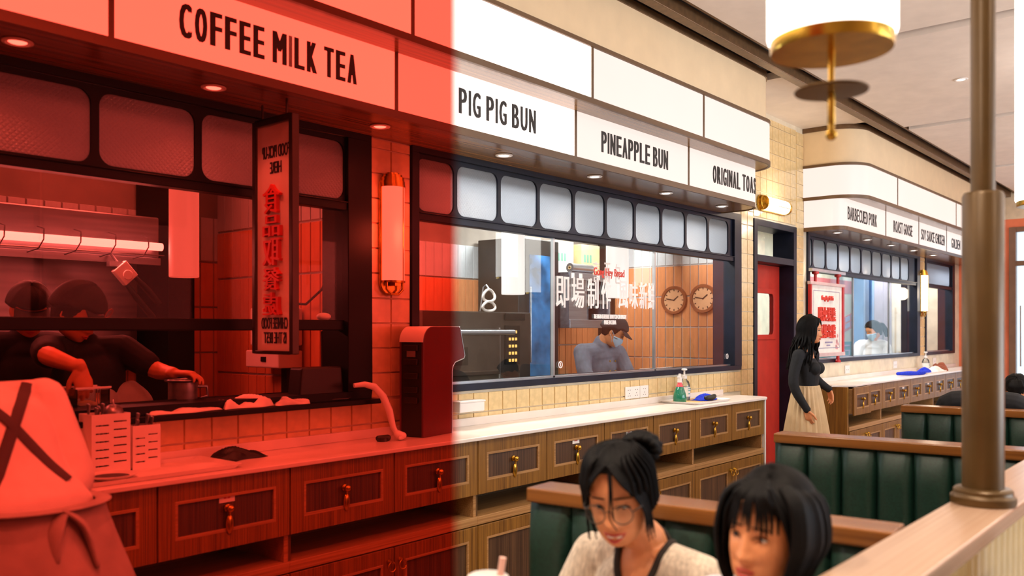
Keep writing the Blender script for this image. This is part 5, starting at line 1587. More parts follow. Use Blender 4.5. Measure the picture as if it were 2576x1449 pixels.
def hair_cap(mb, Mh, line=0.072, side=-0.03, nape=-0.085, thick=0.014, vol=0.0, seed=1, nu=80):
    rnd = random.Random(seed)
    ph = [rnd.uniform(0, 6) for _ in range(4)]
    vs = []; fs = []
    for z in ZS:
        for j in range(nu):
            th = 2 * PI * j / nu
            a = abs((th + PI) % (2 * PI) - PI)
            zl = line - (line - 0.045) * ss(0.3, 0.95, a) if a < 0.95 else 0.045 + (side - 0.045) * ss(0.95, 1.35, a) if a < 1.5 else side + (nape - side) * ss(1.5, 2.3, a)
            k = ss(-0.008, 0.012, z - zl)
            f = -0.014 + k * (0.014 + thick + vol * ss(0.6, 2.2, a) + 0.0018 * math.sin(a * 34 + ph[0]) + 0.0012 * math.sin(a * 71 + ph[1]))
            vs.append(head_pt(th, z, f, False))
    for i in range(len(ZS) - 1):
        for j in range(nu):
            j2 = (j + 1) % nu
            fs.append((i * nu + j, i * nu + j2, (i + 1) * nu + j2, (i + 1) * nu + j))
    fs.append(list(range(nu))[::-1]); fs.append([(len(ZS) - 1) * nu + j for j in range(nu)])
    mb.add(vs, fs, 0, Mh)


def frame(c, f, roll=0.0, s=1.0):
    """matrix of a head at c that faces along f"""
    f = Vector(f).normalized()
    r = f.cross(Vector((0, 0, 1))).normalized()
    u = r.cross(f)
    R_ = Matrix((r, f, u)).transposed().to_4x4()
    return Matrix.Translation(c) @ R_ @ Matrix.Rotation(roll, 4, 'Y') @ Matrix.Scale(s, 4)


def fuse(mb, name, voxel, it=3):
    me = mb.mesh(name + '_raw')
    o = bpy.data.objects.new('raw', me); C.objects.link(o)
    r = o.modifiers.new('r', 'REMESH'); r.mode = 'VOXEL'; r.voxel_size = voxel; r.use_smooth_shade = True
    if it:
        s = o.modifiers.new('s', 'SMOOTH'); s.iterations = it; s.factor = 0.5
    bpy.context.view_layer.update()
    n = bpy.data.meshes.new_from_object(o.evaluated_get(bpy.context.evaluated_depsgraph_get()))
    bpy.data.objects.remove(o); bpy.data.meshes.remove(me)
    n.name = name
    n.materials.clear()
    n.shade_smooth()
    return n


def hand(mb, wrist, d, nrm, thumb, curl=0.5, s=1.0, spread=0.12):
    """palm and five fingers: d along the hand, nrm out of the back of the hand, thumb side = +1/-1"""
    d = Vector(d).normalized(); nrm = Vector(nrm); nrm = (nrm - d * nrm.dot(d)).normalized()
    sd = d.cross(nrm) * thumb
    w0 = Vector(wrist)
    k = w0 + d * 0.088 * s
    mb.limb([w0 - d * 0.02 * s, w0 + d * 0.03 * s, w0 + d * 0.065 * s, k], [0.024 * s, 0.032 * s, 0.039 * s, 0.036 * s], 14, flat=[0.7, 0.5, 0.42, 0.4], up=nrm)
    for i, (off, L, r) in enumerate(((0.028, 0.070, 0.0088), (0.010, 0.080, 0.0092), (-0.009, 0.074, 0.0088), (-0.027, 0.058, 0.0078))):
        p = k + sd * off * s - d * (0.010 if i in (1, 2) else 0.016) * s
        dd = (d + sd * off * spread * 18).normalized()
        ax = dd.cross(nrm).normalized()
        pts = [p]
        q = p.copy()
        for j, fr in enumerate((0.42, 0.32, 0.26)):
            dd = (Matrix.Rotation(-curl * (0.5 + 0.35 * j) * (1 + 0.12 * i), 3, ax) @ dd).normalized()
            q = q + dd * L * fr * s
            pts.append(q.copy())
        mb.limb(pts, [r * s, r * 0.98 * s, r * 0.9 * s, r * 0.72 * s], 10, sub=3)
    p = w0 + d * 0.028 * s + sd * 0.026 * s
    td = (d * 0.72 + sd * 0.62 - nrm * 0.35).normalized()
    a = p + td * 0.036 * s; td2 = (d * 0.9 + sd * 0.25 - nrm * 0.4).normalized()
    b = a + td2 * 0.03 * s; c_ = b + td2 * 0.024 * s
    mb.limb([p - td * 0.012 * s, a, b, c_], [0.014 * s, 0.0115 * s, 0.0105 * s, 0.008 * s], 10, sub=3)


def torso(mb, pel, che, nk, fwd, infl=0.0, s=1.0, belly=1.0):
    pel, che, nk = Vector(pel), Vector(che), Vector(nk)
    P_ = [pel, pel.lerp(che, 0.45), che, che.lerp(nk, 0.55), nk]
    R_ = [0.165 * s + infl, 0.128 * s * belly + infl, 0.15 * s + infl, 0.125 * s + infl, 0.052 * s + infl]
    mb.limb(P_, R_, 24, flat=[0.66, 0.72, 0.68, 0.6, 0.9], up=fwd)


def person(label, loc, group=None):
    return thing('person', label, 'person', loc, 0, group)


def face_parts(t, Mh, gaze=(0, 0), lids=0.0, smile=0.0, open_=0.0, lipc=None, brows=True):
    for sg in (-1, 1):
        ey = face_y(sg * 0.031, 0.002) - 0.0085
        e = MB().ell((sg * 0.031, ey, 0.002), (0.0125, 0.0125, 0.0115 * (1 - 0.4 * lids)), 16, 12, 0, Mh)
        gx, gz = gaze
        e.ell((sg * 0.031 + gx * 0.006, ey + 0.0092, 0.002 + gz * 0.005), (0.0058, 0.0045, 0.0058 * (1 - 0.5 * lids)), 12, 8, 1, Mh)
        obj('eye', e, [M['eyew'], M['iris']], t, smooth=180)
        lash = [(sg * (0.031 + 0.017 * q), face_y(sg * (0.031 + 0.017 * q), 0.006) + 0.0035, 0.0085 - 0.006 * q * q - 0.004 * lids) for q in (-1, -0.5, 0, 0.5, 1)]
        obj('eyelid', MB().tube(lash, [0.001, 0.0022, 0.0026, 0.0024, 0.001], 8, 0, True, 0.8, None, Mh), M['hair'], t, smooth=180)
        if brows:
            br = [(sg * (0.031 + 0.02 * q), face_y(sg * (0.031 + 0.02 * q), 0.024) + 0.001, 0.025 + 0.003 * (1 - q * q) - 0.002 * q) for q in (-1, -0.4, 0.2, 0.7, 1.1)]
            obj('eyebrow', MB().tube(br, [0.0022, 0.0034, 0.0032, 0.0022, 0.0008], 8, 0, True, 0.5, None, Mh), M['hair'], t, smooth=180)
    w_ = 0.023 + 0.006 * smile
    up = []; lo = []
    for q in (-1, -0.6, -0.25, 0, 0.25, 0.6, 1):
        x = w_ * q
        zc = -0.0715 + 0.006 * smile * q * q
        up.append((x, face_y(x, -0.067) + 0.001, zc + 0.004 * (1 - q * q) + (0.0005 if abs(q) == 0.25 else 0)))
        lo.append((x, face_y(x, -0.079) + 0.001, zc - (0.0055 + 0.010 * open_ + 0.006 * smile) * (1 - q * q)))
    lp = MB().tube(up, [0.001, 0.0024, 0.0034, 0.0032, 0.0034, 0.0024, 0.001], 8, 0, True, 0.8, None, Mh)
    lp.tube(lo, [0.001, 0.0028, 0.004, 0.0044, 0.004, 0.0028, 0.001], 8, 0, True, 0.9, None, Mh)
    obj('lips', lp, lipc or M['lip'], t, smooth=180)
    if smile or open_:
        m_ = MB().ell((0, face_y(0, -0.072) - 0.004 + 0.0025 * smile, -0.0735 - 0.004 * open_ - 0.002 * smile), (w_ * 0.78, 0.006, 0.0045 + 0.006 * open_ + 0.002 * smile), 16, 8, 0, Mh)
        obj('teeth' if smile else 'open_mouth', m_, M['teeth'] if smile else pmat('mouth_dark', (70, 20, 20), 0.5), t, smooth=180)


def lock(mb, Mh, pts, r0, r1, flat=0.5, n=8):
    k = len(pts)
    P_ = [Mh @ Vector(p) for p in pts]
    mb.limb(P_, [r0 + (r1 - r0) * i / (k - 1) for i in range(k)], n, flat=flat, sub=4)



def fobj(name, me, mat, parent):
    me.transform(Matrix.Translation(-wloc(parent)))
    me.materials.append(mat)
    return obj(name, me, mat, parent)


def cut_v(me, org, fwd, lat, zb, wb, zt, wt, back=-0.02):
    """open a neckline: drop the faces between the two slanting edges on the front"""
    bm = bmesh.new(); bm.from_mesh(me)
    kill = []
    for f in bm.faces:
        c = f.calc_center_median() - org
        z = f.calc_center_median().z
        if z < zb: continue
        u = abs(c.dot(lat)); h = wb + (wt - wb) * (z - zb) / (zt - zb)
        if u < h and c.dot(fwd) > back: kill.append(f)
    bmesh.ops.delete(bm, geom=kill, context='FACES')
    # the longest open edge is the neckline
    ed = [e for e in bm.edges if e.is_boundary]
    left = set(ed); best = []
    while left:
        e = left.pop(); ch = [e.verts[0], e.verts[1]]
        go = True
        while go:
            go = False
            for x in ch[-1].link_edges:
                if x in left:
                    left.discard(x); ch.append(x.other_vert(ch[-1])); go = True; break
        if len(ch) > len(best): best = ch
    P = [v.co.copy() for v in best]
    for _ in range(12):
        P = [P[i] if i in (0, len(P) - 1) else (P[i - 1] + P[i] * 2 + P[i + 1]) / 4 for i in range(len(P))]
    bm.to_mesh(me); bm.free()
    return P[::2] + [P[-1]]


def legs_sit(mb, pel, fwd, lat, z_seat=0.53):
    for sg in (-1, 1):
        h = pel + lat * (0.09 * sg)
        k = h + fwd * 0.46; a = k + Vector((0, 0, FZ + 0.08 - h.z)) - fwd * 0.02
        mb.limb([h, k, a], [0.088, 0.062, 0.042], 14)
        mb.limb([a + Vector((0, 0, -0.03)), a + fwd * 0.16 + Vector((0, 0, -0.06))], [0.04, 0.032], 12)


V = Vector
# ---------- woman with glasses
t = person('smiling young woman with round glasses, black bun and oatmeal knit top in the booth', (2.0, 1.26, 0.2))
f1 = V((-0.90, -0.30, -0.26))
H1 = frame(V((1.945, 1.274, 1.068)), f1, 0.06, 1.04)
fw = V((-0.99, -0.14, 0)); la = V((-0.14, 0.99, 0))
nb = V((2.045, 1.252, 0.925))
shL, shR = V((2.05, 1.43, 0.865)), V((2.03, 1.075, 0.86))
pel, che = V((1.97, 1.25, 0.29)), V((2.01, 1.255, 0.68))
arms = [(shL, V((1.92, 1.50, 0.60)), V((1.72, 1.31, 0.655)), 1), (shR, V((1.88, 1.09, 0.58)), V((1.66, 1.14, 0.655)), -1)]
mb = MB(); add_head(mb, H1)
mb.limb([H1 @ V((0, -0.03, -0.05)), nb.lerp(H1 @ V((0, -0.035, -0.08)), 0.5), nb, nb - V((0, 0, 0.08))], [0.052, 0.05, 0.055, 0.08], 18)
torso(mb, pel, che, nb, fw)
for a, b, c_, sg in arms:
    mb.limb([nb - V((0, 0, 0.035)), a], [0.048, 0.05], 14)
    mb.limb([a, b, c_], [0.05, 0.038, 0.026], 14)
    hand(mb, c_, (-1, -0.2 * sg, 0.0), (0, 0, 1), -sg, 0.3, 0.95)
legs_sit(mb, pel, fw, la)
fobj('body', fuse(mb, 'body', 0.0036, 2), M['skin'], t)
mb = MB(); torso(mb, pel, che, nb - V((0, 0, 0.006)), fw, 0.013)
for a, b, c_, sg in arms:
    mb.limb([nb - V((0, 0, 0.035)), a], [0.058, 0.062], 16); mb.limb([a, b, c_], [0.062, 0.056, 0.044], 16)
me = fuse(mb, 'knit_top', 0.006, 3)
neck_line = cut_v(me, nb, fw, la, 0.72, 0.0, 0.93, 0.072, -0.035)
top = fobj('knit_top', me, M['knit'], t)
m2 = top.modifiers.new('thick', 'SOLIDIFY'); m2.thickness = 0.006; m2.offset = -1
tr = MB().tube(neck_line, 0.0095, 8)
obj('neck_trim', tr, M['knitb'], t, smooth=180)
jt = MB()
legs = MB(); legs_sit(legs, pel, fw, la)
lt = MB()
for sg in (-1, 1):
    h = pel + la * (0.09 * sg); k = h + fw * 0.46
    lt.limb([h, k, k + V((0, 0, -0.5)) - fw * 0.02], [0.1, 0.075, 0.06], 14)
obj('trousers', lt, M['blk'], t, smooth=180)
face_parts(t, H1, (0.2, -0.8), 0.75, smile=1.0, open_=0.25)
hb = MB(); hair_cap(hb, H1, line=0.082, side=-0.02, nape=-0.075, thick=0.016, seed=3)
for x0, pts in ((0, [(-0.004, 0.078, 0.098), (-0.010, 0.108, 0.055), (-0.006, 0.116, 0.015), (-0.004, 0.118, -0.012), (-0.016, 0.112, -0.045)]),
                (0, [(-0.008, 0.078, 0.098), (-0.014, 0.107, 0.055), (-0.012, 0.112, 0.015), (-0.012, 0.112, -0.02)])):
    lock(hb, H1, pts, 0.0045, 0.0018, 0.5)
for k in range(9):
    q = k / 8
    lock(hb, H1, [(0.004 + 0.006 * q, 0.072 - 0.01 * q, 0.108), (0.036 + 0.016 * q, 0.088 - 0.02 * q, 0.075), (0.062 + 0.008 * q, 0.062 - 0.02 * q, 0.03), (0.074 + 0.008 * q, 0.048 - 0.02 * q, -0.02), (0.078 + 0.010 * q - 0.02 * (k % 2), 0.046 - 0.012 * q, -0.07 - 0.02 * (k % 3))], 0.009, 0.002, 0.5)
    lock(hb, H1, [(-0.006 - 0.008 * q, 0.074 - 0.01 * q, 0.108), (-0.038 - 0.014 * q, 0.094 - 0.02 * q, 0.07), (-0.062 - 0.012 * q, 0.078 - 0.03 * q, 0.03), (-0.076 - 0.008 * q, 0.062 - 0.03 * q, -0.02), (-0.072 - 0.014 * q, 0.058 - 0.03 * q, -0.075 - 0.014 * (k % 3))], 0.0105, 0.002, 0.5)
for k in range(26):
    a = 0.7 + (2 * PI - 1.4) * k / 25
    p = head_pt(a, 0.055, 0.019, False); q = head_pt(a, 0.10, 0.02, False)
    lock(hb, H1, [head_pt(a, -0.02 if 1.2 < a < 5.1 else 0.03, 0.014, False), p, q, (-0.03, -0.092, 0.085)], 0.011, 0.007, 0.5)
for k in range(12):
    a = k * PI / 6
    c0 = V((-0.045, -0.085, 0.088))
    lock(hb, H1, [c0 + V((0.04 * math.cos(a), 0.012, 0.032 * math.sin(a))), c0 + V((0.046 * math.cos(a + 0.9), -0.014, 0.036 * math.sin(a + 0.9))), c0 + V((0.026 * math.cos(a + 1.9), -0.036, 0.022 * math.sin(a + 1.9)))], 0.017, 0.010, 0.8)
hb.ell((-0.045, -0.09, 0.088), (0.035, 0.03, 0.03), 14, 10, 0, H1)
obj('hair', hb, M['hair'], t, smooth=180)
gl_ = MB()
for sg in (-1, 1):
    yc = 0.112
    gl_.tube([(sg * 0.034 + 0.0255 * math.cos(a), yc - 0.008 * abs(math.cos(a)) * (1 if sg * math.cos(a) > 0 else 0), -0.004 + 0.0245 * math.sin(a)) for a in [2 * PI * i / 28 for i in range(29)]], 0.0014, 8, 0, True, 1, None, H1)
    gl_.tube([(sg * 0.059, 0.104, 0.002), (sg * 0.074, 0.07, 0.002), (sg * 0.079, -0.01, 0.0)], 0.0014, 6, 0, True, 1, None, H1)
gl_.tube([(-0.009, 0.113, 0.004), (0, 0.117, 0.007), (0.009, 0.113, 0.004)], 0.0013, 6, 0, True, 1, None, H1)
g_ = obj('glasses', gl_, M['dsteel'], t, smooth=180)
ln = MB()
for sg in (-1, 1): ln.lathe([(0, 0.111), (0.024, 0.1105)], (sg * 0.034, 0, -0.004), 20, axis='y', M=H1)
obj('lens', ln, M['glass'], g_)

# ---------- woman with the bob
t = person('young woman with a black bob, wispy fringe and parted lips, nearest the wooden ledge', (1.93, 0.83, 0.2))
f2 = V((-1, 0.10, 0.03))
H2 = frame(V((1.832, 0.815, 1.052)), f2, -0.06, 0.97)
fw = V((-0.99, 0.06, 0)); la = V((0.06, 0.99, 0))
nb = V((1.92, 0.825, 0.915)); pel, che = V((1.94, 0.86, 0.29)), V((1.93, 0.85, 0.66))
arms = [(V((1.93, 0.99, 0.85)), V((1.79, 0.95, 0.57)), V((1.55, 0.93, 0.655)), 1), (V((1.93, 0.755, 0.845)), V((1.78, 0.775, 0.57)), V((1.55, 0.80, 0.655)), -1)]
mb = MB(); add_head(mb, H2)
mb.limb([H2 @ V((0, -0.03, -0.05)), nb.lerp(H2 @ V((0, -0.035, -0.08)), 0.5), nb, nb - V((0, 0, 0.08))], [0.05, 0.049, 0.053, 0.075], 18)
torso(mb, pel, che, nb, fw, -0.012)
for a, b, c_, sg in arms:
    mb.limb([nb - V((0, 0, 0.035)), a], [0.046, 0.048], 14); mb.limb([a, b, c_], [0.046, 0.036, 0.025], 14)
    hand(mb, c_, (-1, -0.15 * sg, 0.0), (0, 0, 1), -sg, 0.35, 0.95)
fobj('body', fuse(mb, 'body', 0.0036, 2), M['skin'], t)
mb = MB(); torso(mb, pel, che, nb - V((0, 0, 0.004)), fw, 0.0)
for a, b, c_, sg in arms:
    mb.limb([nb - V((0, 0, 0.035)), a], [0.056, 0.058], 16); mb.limb([a, b, c_], [0.058, 0.05, 0.036], 16)
me = fuse(mb, 'blouse', 0.006, 3); cut_v(me, nb, fw, la, 0.83, 0.0, 0.93, 0.06, -0.02)
fobj('blouse', me, M['lilac'], t)
rf = MB()
for sg in (-1, 1):
    rf.limb([nb + la * 0.075 * sg + V((0, 0, 0.015)), nb + la * 0.07 * sg + fw * 0.06 + V((0, 0, -0.01)), nb + la * 0.03 * sg + fw * 0.10 + V((0, 0, -0.06))], [0.022, 0.026, 0.016], 10, flat=0.45)
obj('collar', rf, M['lilac'], t, smooth=180)
lt = MB()
for sg in (-1, 1):
    h = pel + la * (0.09 * sg); k = h + fw * 0.46
    lt.limb([h, k, k + V((0, 0, -0.52)) - fw * 0.02], [0.1, 0.075, 0.05], 14)
obj('trousers', lt, M['blk'], t, smooth=180)
face_parts(t, H2, (0.3, -0.3), 0.25, smile=0, open_=0.45, brows=True)
hb = MB(); hair_cap(hb, H2, line=0.082, side=-0.03, nape=-0.10, thick=0.011, vol=0.03, seed=5)
rnd = random.Random(11)
for k in range(54):
    a = 1.12 + (2 * PI - 2.24) * k / 53
    vol = 0.026 + 0.014 * ss(0.9, 2.2, PI - abs(PI - a)) + rnd.uniform(-0.004, 0.004)
    z1 = -0.118 + rnd.uniform(-0.018, 0.012) - 0.035 * ss(1.6, 2.6, PI - abs(PI - a))
    p3 = head_pt(a, -0.06, 0.02 + vol * 0.6, False); p4 = head_pt(a, -0.05, 0.012 + vol * 0.3, False)
    lock(hb, H2, [head_pt(a, 0.098, 0.016, False), head_pt(a, 0.06, 0.010 + vol * 0.8, False), head_pt(a, 0.0, 0.006 + vol, False), V((p3.x, p3.y, -0.07)), V((p4.x * 0.92, p4.y * 0.92, z1))], 0.016, 0.006, 0.55)
for k in range(15):
    q = -1 + 2 * k / 14
    x = 0.062 * q
    zb = 0.026 - 0.012 * abs(q) + rnd.uniform(-0.008, 0.006)
    yb_ = face_y(x * 0.98, max(zb, 0.0)) + 0.008
    if k in (5, 9): continue
    lock(hb, H2, [(x * 0.25, 0.045, 0.124), (x * 0.62, 0.084, 0.098), (x * 0.9, face_y(x * 0.9, 0.06) + 0.014, 0.062), (x, yb_, zb)], 0.0085, 0.0025, 0.45)
for sg in (-1, 1):
    for k in range(5):
        lock(hb, H2, [(sg * 0.03, 0.06, 0.112), (sg * 0.066, 0.06 - 0.006 * k, 0.06), (sg * (0.082 + 0.003 * k), 0.045 - 0.01 * k, 0.0), (sg * (0.084 + 0.003 * k), 0.042 - 0.01 * k, -0.06), (sg * 0.074, 0.05 - 0.008 * k, -0.105 - 0.008 * (k % 2))], 0.012, 0.003, 0.5)
obj('hair', hb, M['hair'], t, smooth=180)

# ---------- woman standing by the red door
t = person('standing woman in a black sweater and beige pleated skirt beside the red door', (8.09, 3.19, FZ))
H3 = frame(V((8.085, 3.165, 1.497)), V((0.18, -0.97, -0.10)), 0.0, 1.0)
fw = V((0.10, -0.995, 0)); la = V((0.995, 0.10, 0))
nb = V((8.085, 3.215, 1.325)); pel, che = V((8.10, 3.215, 0.74)), V((8.095, 3.19, 1.12))
shN, shF = V((7.925, 3.22, 1.265)), V((8.25, 3.205, 1.27))
mb = MB(); add_head(mb, H3, 72)
mb.limb([H3 @ V((0, -0.03, -0.05)), nb.lerp(H3 @ V((0, -0.03, -0.09)), 0.5), nb, nb - V((0, 0, 0.08))], [0.048, 0.046, 0.05, 0.075], 16)
torso(mb, pel, che, nb, fw, -0.008, 0.90)
AR = [(shN, V((7.86, 3.24, 1.00)), V((7.905, 3.13, 0.765)), (0.15, -0.1, -1), (-0.9, 0.2, 0), -1), (shF, V((8.37, 3.24, 1.05)), V((8.475, 3.14, 0.925)), (0.28, -0.15, -0.95), (0.8, -0.45, 0.3), 1)]
for a, b, c_, d_, n_, th in AR:
    mb.limb([nb - V((0, 0, 0.045)), a], [0.045, 0.048], 12); mb.limb([a, b, c_], [0.046, 0.036, 0.024], 12)
    hand(mb, c_, d_, n_, th, 0.35, 0.98)
for sg in (-1, 1):
    h = V((8.10 + 0.085 * sg, 3.215, 0.70))
    mb.limb([h, h + V((0, -0.01, -0.48)), h + V((0, 0.01, -0.97))], [0.09, 0.06, 0.04], 14)
    mb.limb([h + V((0, 0.03, -1.0)), h + V((0, -0.13, -1.015))], [0.038, 0.032], 10, flat=0.8)
fobj('body', fuse(mb, 'body', 0.0045, 2), M['skin'], t)
mb = MB(); torso(mb, pel, che, nb - V((0, 0, 0.02)), fw, 0.008, 0.90)
mb.ell(che + fw * 0.075 + la * 0.065 + V((0, 0, 0.02)), (0.062, 0.055, 0.06)); mb.ell(che + fw * 0.075 - la * 0.065 + V((0, 0, 0.02)), (0.062, 0.055, 0.06))
for a, b, c_, d_, n_, th in AR:
    mb.limb([nb - V((0, 0, 0.055)), a], [0.05, 0.056], 14); mb.limb([a, b, c_], [0.056, 0.046, 0.034], 14)
me = fuse(mb, 'sweater', 0.006, 3); cut_v(me, nb, fw, la, 1.235, 0.05, 1.34, 0.085, 0.0)
fobj('sweater', me, M['blk'], t)
cu = MB()
for a, b, c_, d_, n_, th in AR:
    ax = (c_ - b).normalized(); cu.tube([c_ - ax * 0.006, c_ + ax * 0.008], 0.035, 14)
obj('cuff', cu, M['blk'], t, smooth=40)
sk = MB(); nu_ = 132; vs = []; fs = []
for i in range(15):
    q = i / 14; z = 0.975 - 0.95 * q
    for j in range(nu_):
        a = 2 * PI * j / nu_
        pl = (0.004 + 0.012 * q) * (abs(((j % 6) / 3) - 1) * 2 - 1)
        rx = 0.142 + 0.165 * q ** 0.85 + pl; ry = 0.112 + 0.16 * q ** 0.85 + pl
        vs.append((8.10 + rx * math.cos(a), 3.213 + ry * math.sin(a), z))
for i in range(14):
    for j in range(nu_):
        j2 = (j + 1) % nu_; fs.append((i * nu_ + j, i * nu_ + j2, (i + 1) * nu_ + j2, (i + 1) * nu_ + j))
sk.add(vs, fs)
s_o = obj('skirt', sk, M['skirt'], t)
m2 = s_o.modifiers.new('thick', 'SOLIDIFY'); m2.thickness = 0.004
obj('waistband', MB().prism([(8.10 + 0.144 * math.cos(a), 3.213 + 0.114 * math.sin(a)) for a in [2 * PI * i / 40 for i in range(40)]], 'z', 0.945, 0.978), M['skirt'], t, smooth=40)
sh_ = MB()
for sg in (-1, 1):
    sh_.limb([(8.10 + 0.085 * sg, 3.25, FZ + 0.046), (8.10 + 0.085 * sg, 3.16, FZ + 0.046), (8.10 + 0.085 * sg, 3.06, FZ + 0.034)], [0.044, 0.044, 0.034], 12, flat=0.9)
obj('shoe', sh_, M['blk'], t, smooth=180)
face_parts(t, H3, (0.2, 0), 0.15)
hb = MB(); hair_cap(hb, H3, line=0.078, side=-0.04, nape=-0.11, thick=0.018, vol=0.016, seed=8)
rnd = random.Random(21)
for k in range(62):
    a = 1.02 + (2 * PI - 2.04) * k / 61
    e = PI - abs(PI - a)
    z_end = -0.30 - rnd.uniform(0, 0.10)
    p = head_pt(a, -0.03, 0.03, False)
    out = 1.05 + rnd.uniform(0, 0.22)
    wv = rnd.uniform(0, 6)
    pts = [head_pt(a, 0.098, 0.017, False), head_pt(a, 0.04, 0.026, False), V((p.x * 1.02, p.y * 1.02, -0.05))]
    for i, zz in enumerate((-0.12, -0.19, -0.25, z_end)):
        w2 = 0.013 * math.sin(wv + i * 1.9)
        pts.append(V((p.x * out + w2, min(p.y * out, 0.055) + w2 - 0.012 * i * (1 if p.y < 0 else 0.3), zz)))
    lock(hb, H3, pts, 0.014, 0.005, 0.6)
for sg in (-1, 1):
    for k in range(4):
        lock(hb, H3, [(sg * 0.02, 0.06, 0.115), (sg * 0.06, 0.072 - 0.01 * k, 0.065), (sg * 0.082, 0.05 - 0.012 * k, 0.0), (sg * 0.085, 0.045 - 0.012 * k, -0.07), (sg * (0.066 + 0.01 * k), 0.055, -0.12), (sg * 0.085, 0.05, -0.17)], 0.011, 0.003, 0.5)
obj('hair', hb, M['hair'], t, smooth=180)


def cap_hat(t, Mh, mat, badge=False):
    cp = MB(); hair_cap(cp, Mh, line=0.045, side=0.02, nape=-0.02, thick=0.022, vol=0.01, seed=2)
    c_o = obj('cap', cp, mat, t, smooth=180)
    br = MB(); vs = []; fs = []
    for i in range(5):
        q = i / 4
        for j in range(15):
            th = -0.95 + 1.9 * j / 14
            b = head_pt(th, 0.046, 0.02, False)
            vs.append((b.x * (1 + 0.08 * q), b.y + 0.062 * q * math.cos(th) ** 0.7, 0.052 - 0.022 * q - 0.008 * q * abs(th)))
    for i in range(4):
        for j in range(14):
            p = i * 15 + j; fs.append((p, p + 1, p + 16, p + 15))
    br.add(vs, fs, 0, Mh)
    b_ = obj('cap_brim', br, mat, c_o, smooth=180)
    m_ = b_.modifiers.new('t', 'SOLIDIFY'); m_.thickness = 0.006
    if badge:
        obj('cap_badge', MB().lathe([(0.02, 0.119), (0.026, 0.119), (0.026, 0.123), (0.02, 0.123), (0.02, 0.119)], (0.0, 0, 0.075), 20, axis='y', M=Mh), pmat('cap_badge', (170, 110, 90), 0.6), c_o)


def face_mask(t, Mh, mat):
    vs = []; fs = []
    n = 25
    for i in range(9):
        z = -0.014 - 0.104 * i / 8
        for j in range(n):
            th = -1.3 + 2.6 * j / (n - 1)
            p = head_pt(th, max(z, -0.112), 0.006, False)
            y = p.y + (0.016 * G(p.x, 0.02) * G(z + 0.045, 0.03))
            vs.append((p.x, y, z + 0.012 * (abs(th) / 1.3) ** 2 * (-1 if i < 2 else 1)))
    for i in range(8):
        for j in range(n - 1):
            q = i * n + j; fs.append((q, q + 1, q + n + 1, q + n))
    o = obj('face_mask', MB().add(vs, fs, 0, Mh), mat, t, smooth=180)
    m_ = o.modifiers.new('t', 'SOLIDIFY'); m_.thickness = 0.003
    lp = MB()
    for sg in (-1, 1):
        for z in (-0.02, -0.075):
            p = head_pt(sg * 1.3, z, 0.007, False)
            lp.tube([p, (sg * 0.083, 0.012, z * 0.6), (sg * 0.086, -0.012, 0.005 if z > -0.05 else -0.03)], 0.0016, 6, 0, True, 1, None, Mh)
    obj('ear_loop', lp, mat, o, smooth=180)


# ---------- baker in the bread kitchen
t = person('baker in a dark cap, blue mask and slate jacket bending over his work', (6.72, 4.62, FZ))
H4 = frame(V((6.565, 4.36, 1.482)), V((0.42, -0.75, -0.55)), 0.0, 1.06)
fw = V((-0.30, -0.95, 0)); la = V((0.95, -0.30, 0))
nb = V((6.53, 4.475, 1.365)); che = V((6.57, 4.53, 1.16)); pel = V((6.70, 4.66, 0.76))
AR = [(V((6.36, 4.56, 1.30)), V((6.28, 4.46, 1.10)), V((6.33, 4.30, 1.03)), (0.5, -0.6, -0.3), (0, -0.3, 1), 1), (V((6.71, 4.42, 1.29)), V((6.75, 4.32, 1.08)), V((6.62, 4.22, 1.02)), (-0.6, -0.4, -0.2), (0, -0.3, 1), -1)]
mb = MB(); add_head(mb, H4, 72)
mb.limb([H4 @ V((0, -0.03, -0.05)), nb, nb - V((0, -0.02, 0.08))], [0.055, 0.06, 0.08], 16)
torso(mb, pel, che, nb, fw, 0.0, 1.08)
for a, b, c_, d_, n_, th in AR:
    mb.limb([nb - V((0, 0, 0.05)), a], [0.055, 0.055], 12); mb.limb([a, b, c_], [0.055, 0.045, 0.03], 12); hand(mb, c_, d_, n_, th, 0.5, 1.05)
for sg in (-1, 1):
    h = pel + V((0.1 * sg, 0, -0.03)); mb.limb([h, h + V((0, 0, -0.5)), h + V((0, 0.02, -1.01))], [0.1, 0.065, 0.045], 12)
    mb.limb([h + V((0, 0.03, -1.035)), h + V((0, -0.14, -1.045))], [0.04, 0.034], 10, flat=0.8)
fobj('body', fuse(mb, 'body', 0.005, 2), M['skin'], t)
mb = MB(); torso(mb, pel - V((0, 0, 0.1)), che, nb - V((0, 0, 0.01)), fw, 0.03, 1.1)
for a, b, c_, d_, n_, th in AR:
    mb.limb([nb - V((0, 0, 0.05)), a], [0.075, 0.08], 14); mb.limb([a, b, b.lerp(c_, 0.75)], [0.082, 0.068, 0.056], 14)
mb.limb([nb + V((0, 0, -0.01)), nb + V((0, 0, 0.025))], [0.07, 0.066], 14)
jk = fobj('jacket', fuse(mb, 'jacket', 0.007, 3), M['chefj'], t)
bt = MB()
for k in range(3):
    for s_ in (0.03, 0.09): bt.ell(che + fw * (0.128 + 0.0 * k) + la * s_ + V((0, 0, 0.06 - 0.09 * k)), (0.009, 0.009, 0.009), 10, 6)
obj('jacket_button', bt, M['brass'], jk, smooth=180, kind='stuff')
lt = MB()
for sg in (-1, 1):
    h = pel + V((0.1 * sg, 0, -0.03)); lt.limb([h, h + V((0, 0, -0.5)), h + V((0, 0.02, -1.0))], [0.115, 0.08, 0.065], 12)
obj('trousers', lt, M['blk'], t, smooth=180)
hb = MB(); hair_cap(hb, H4, line=0.06, side=-0.02, nape=-0.07, thick=0.008, seed=4); obj('hair', hb, M['hair'], t, smooth=180)
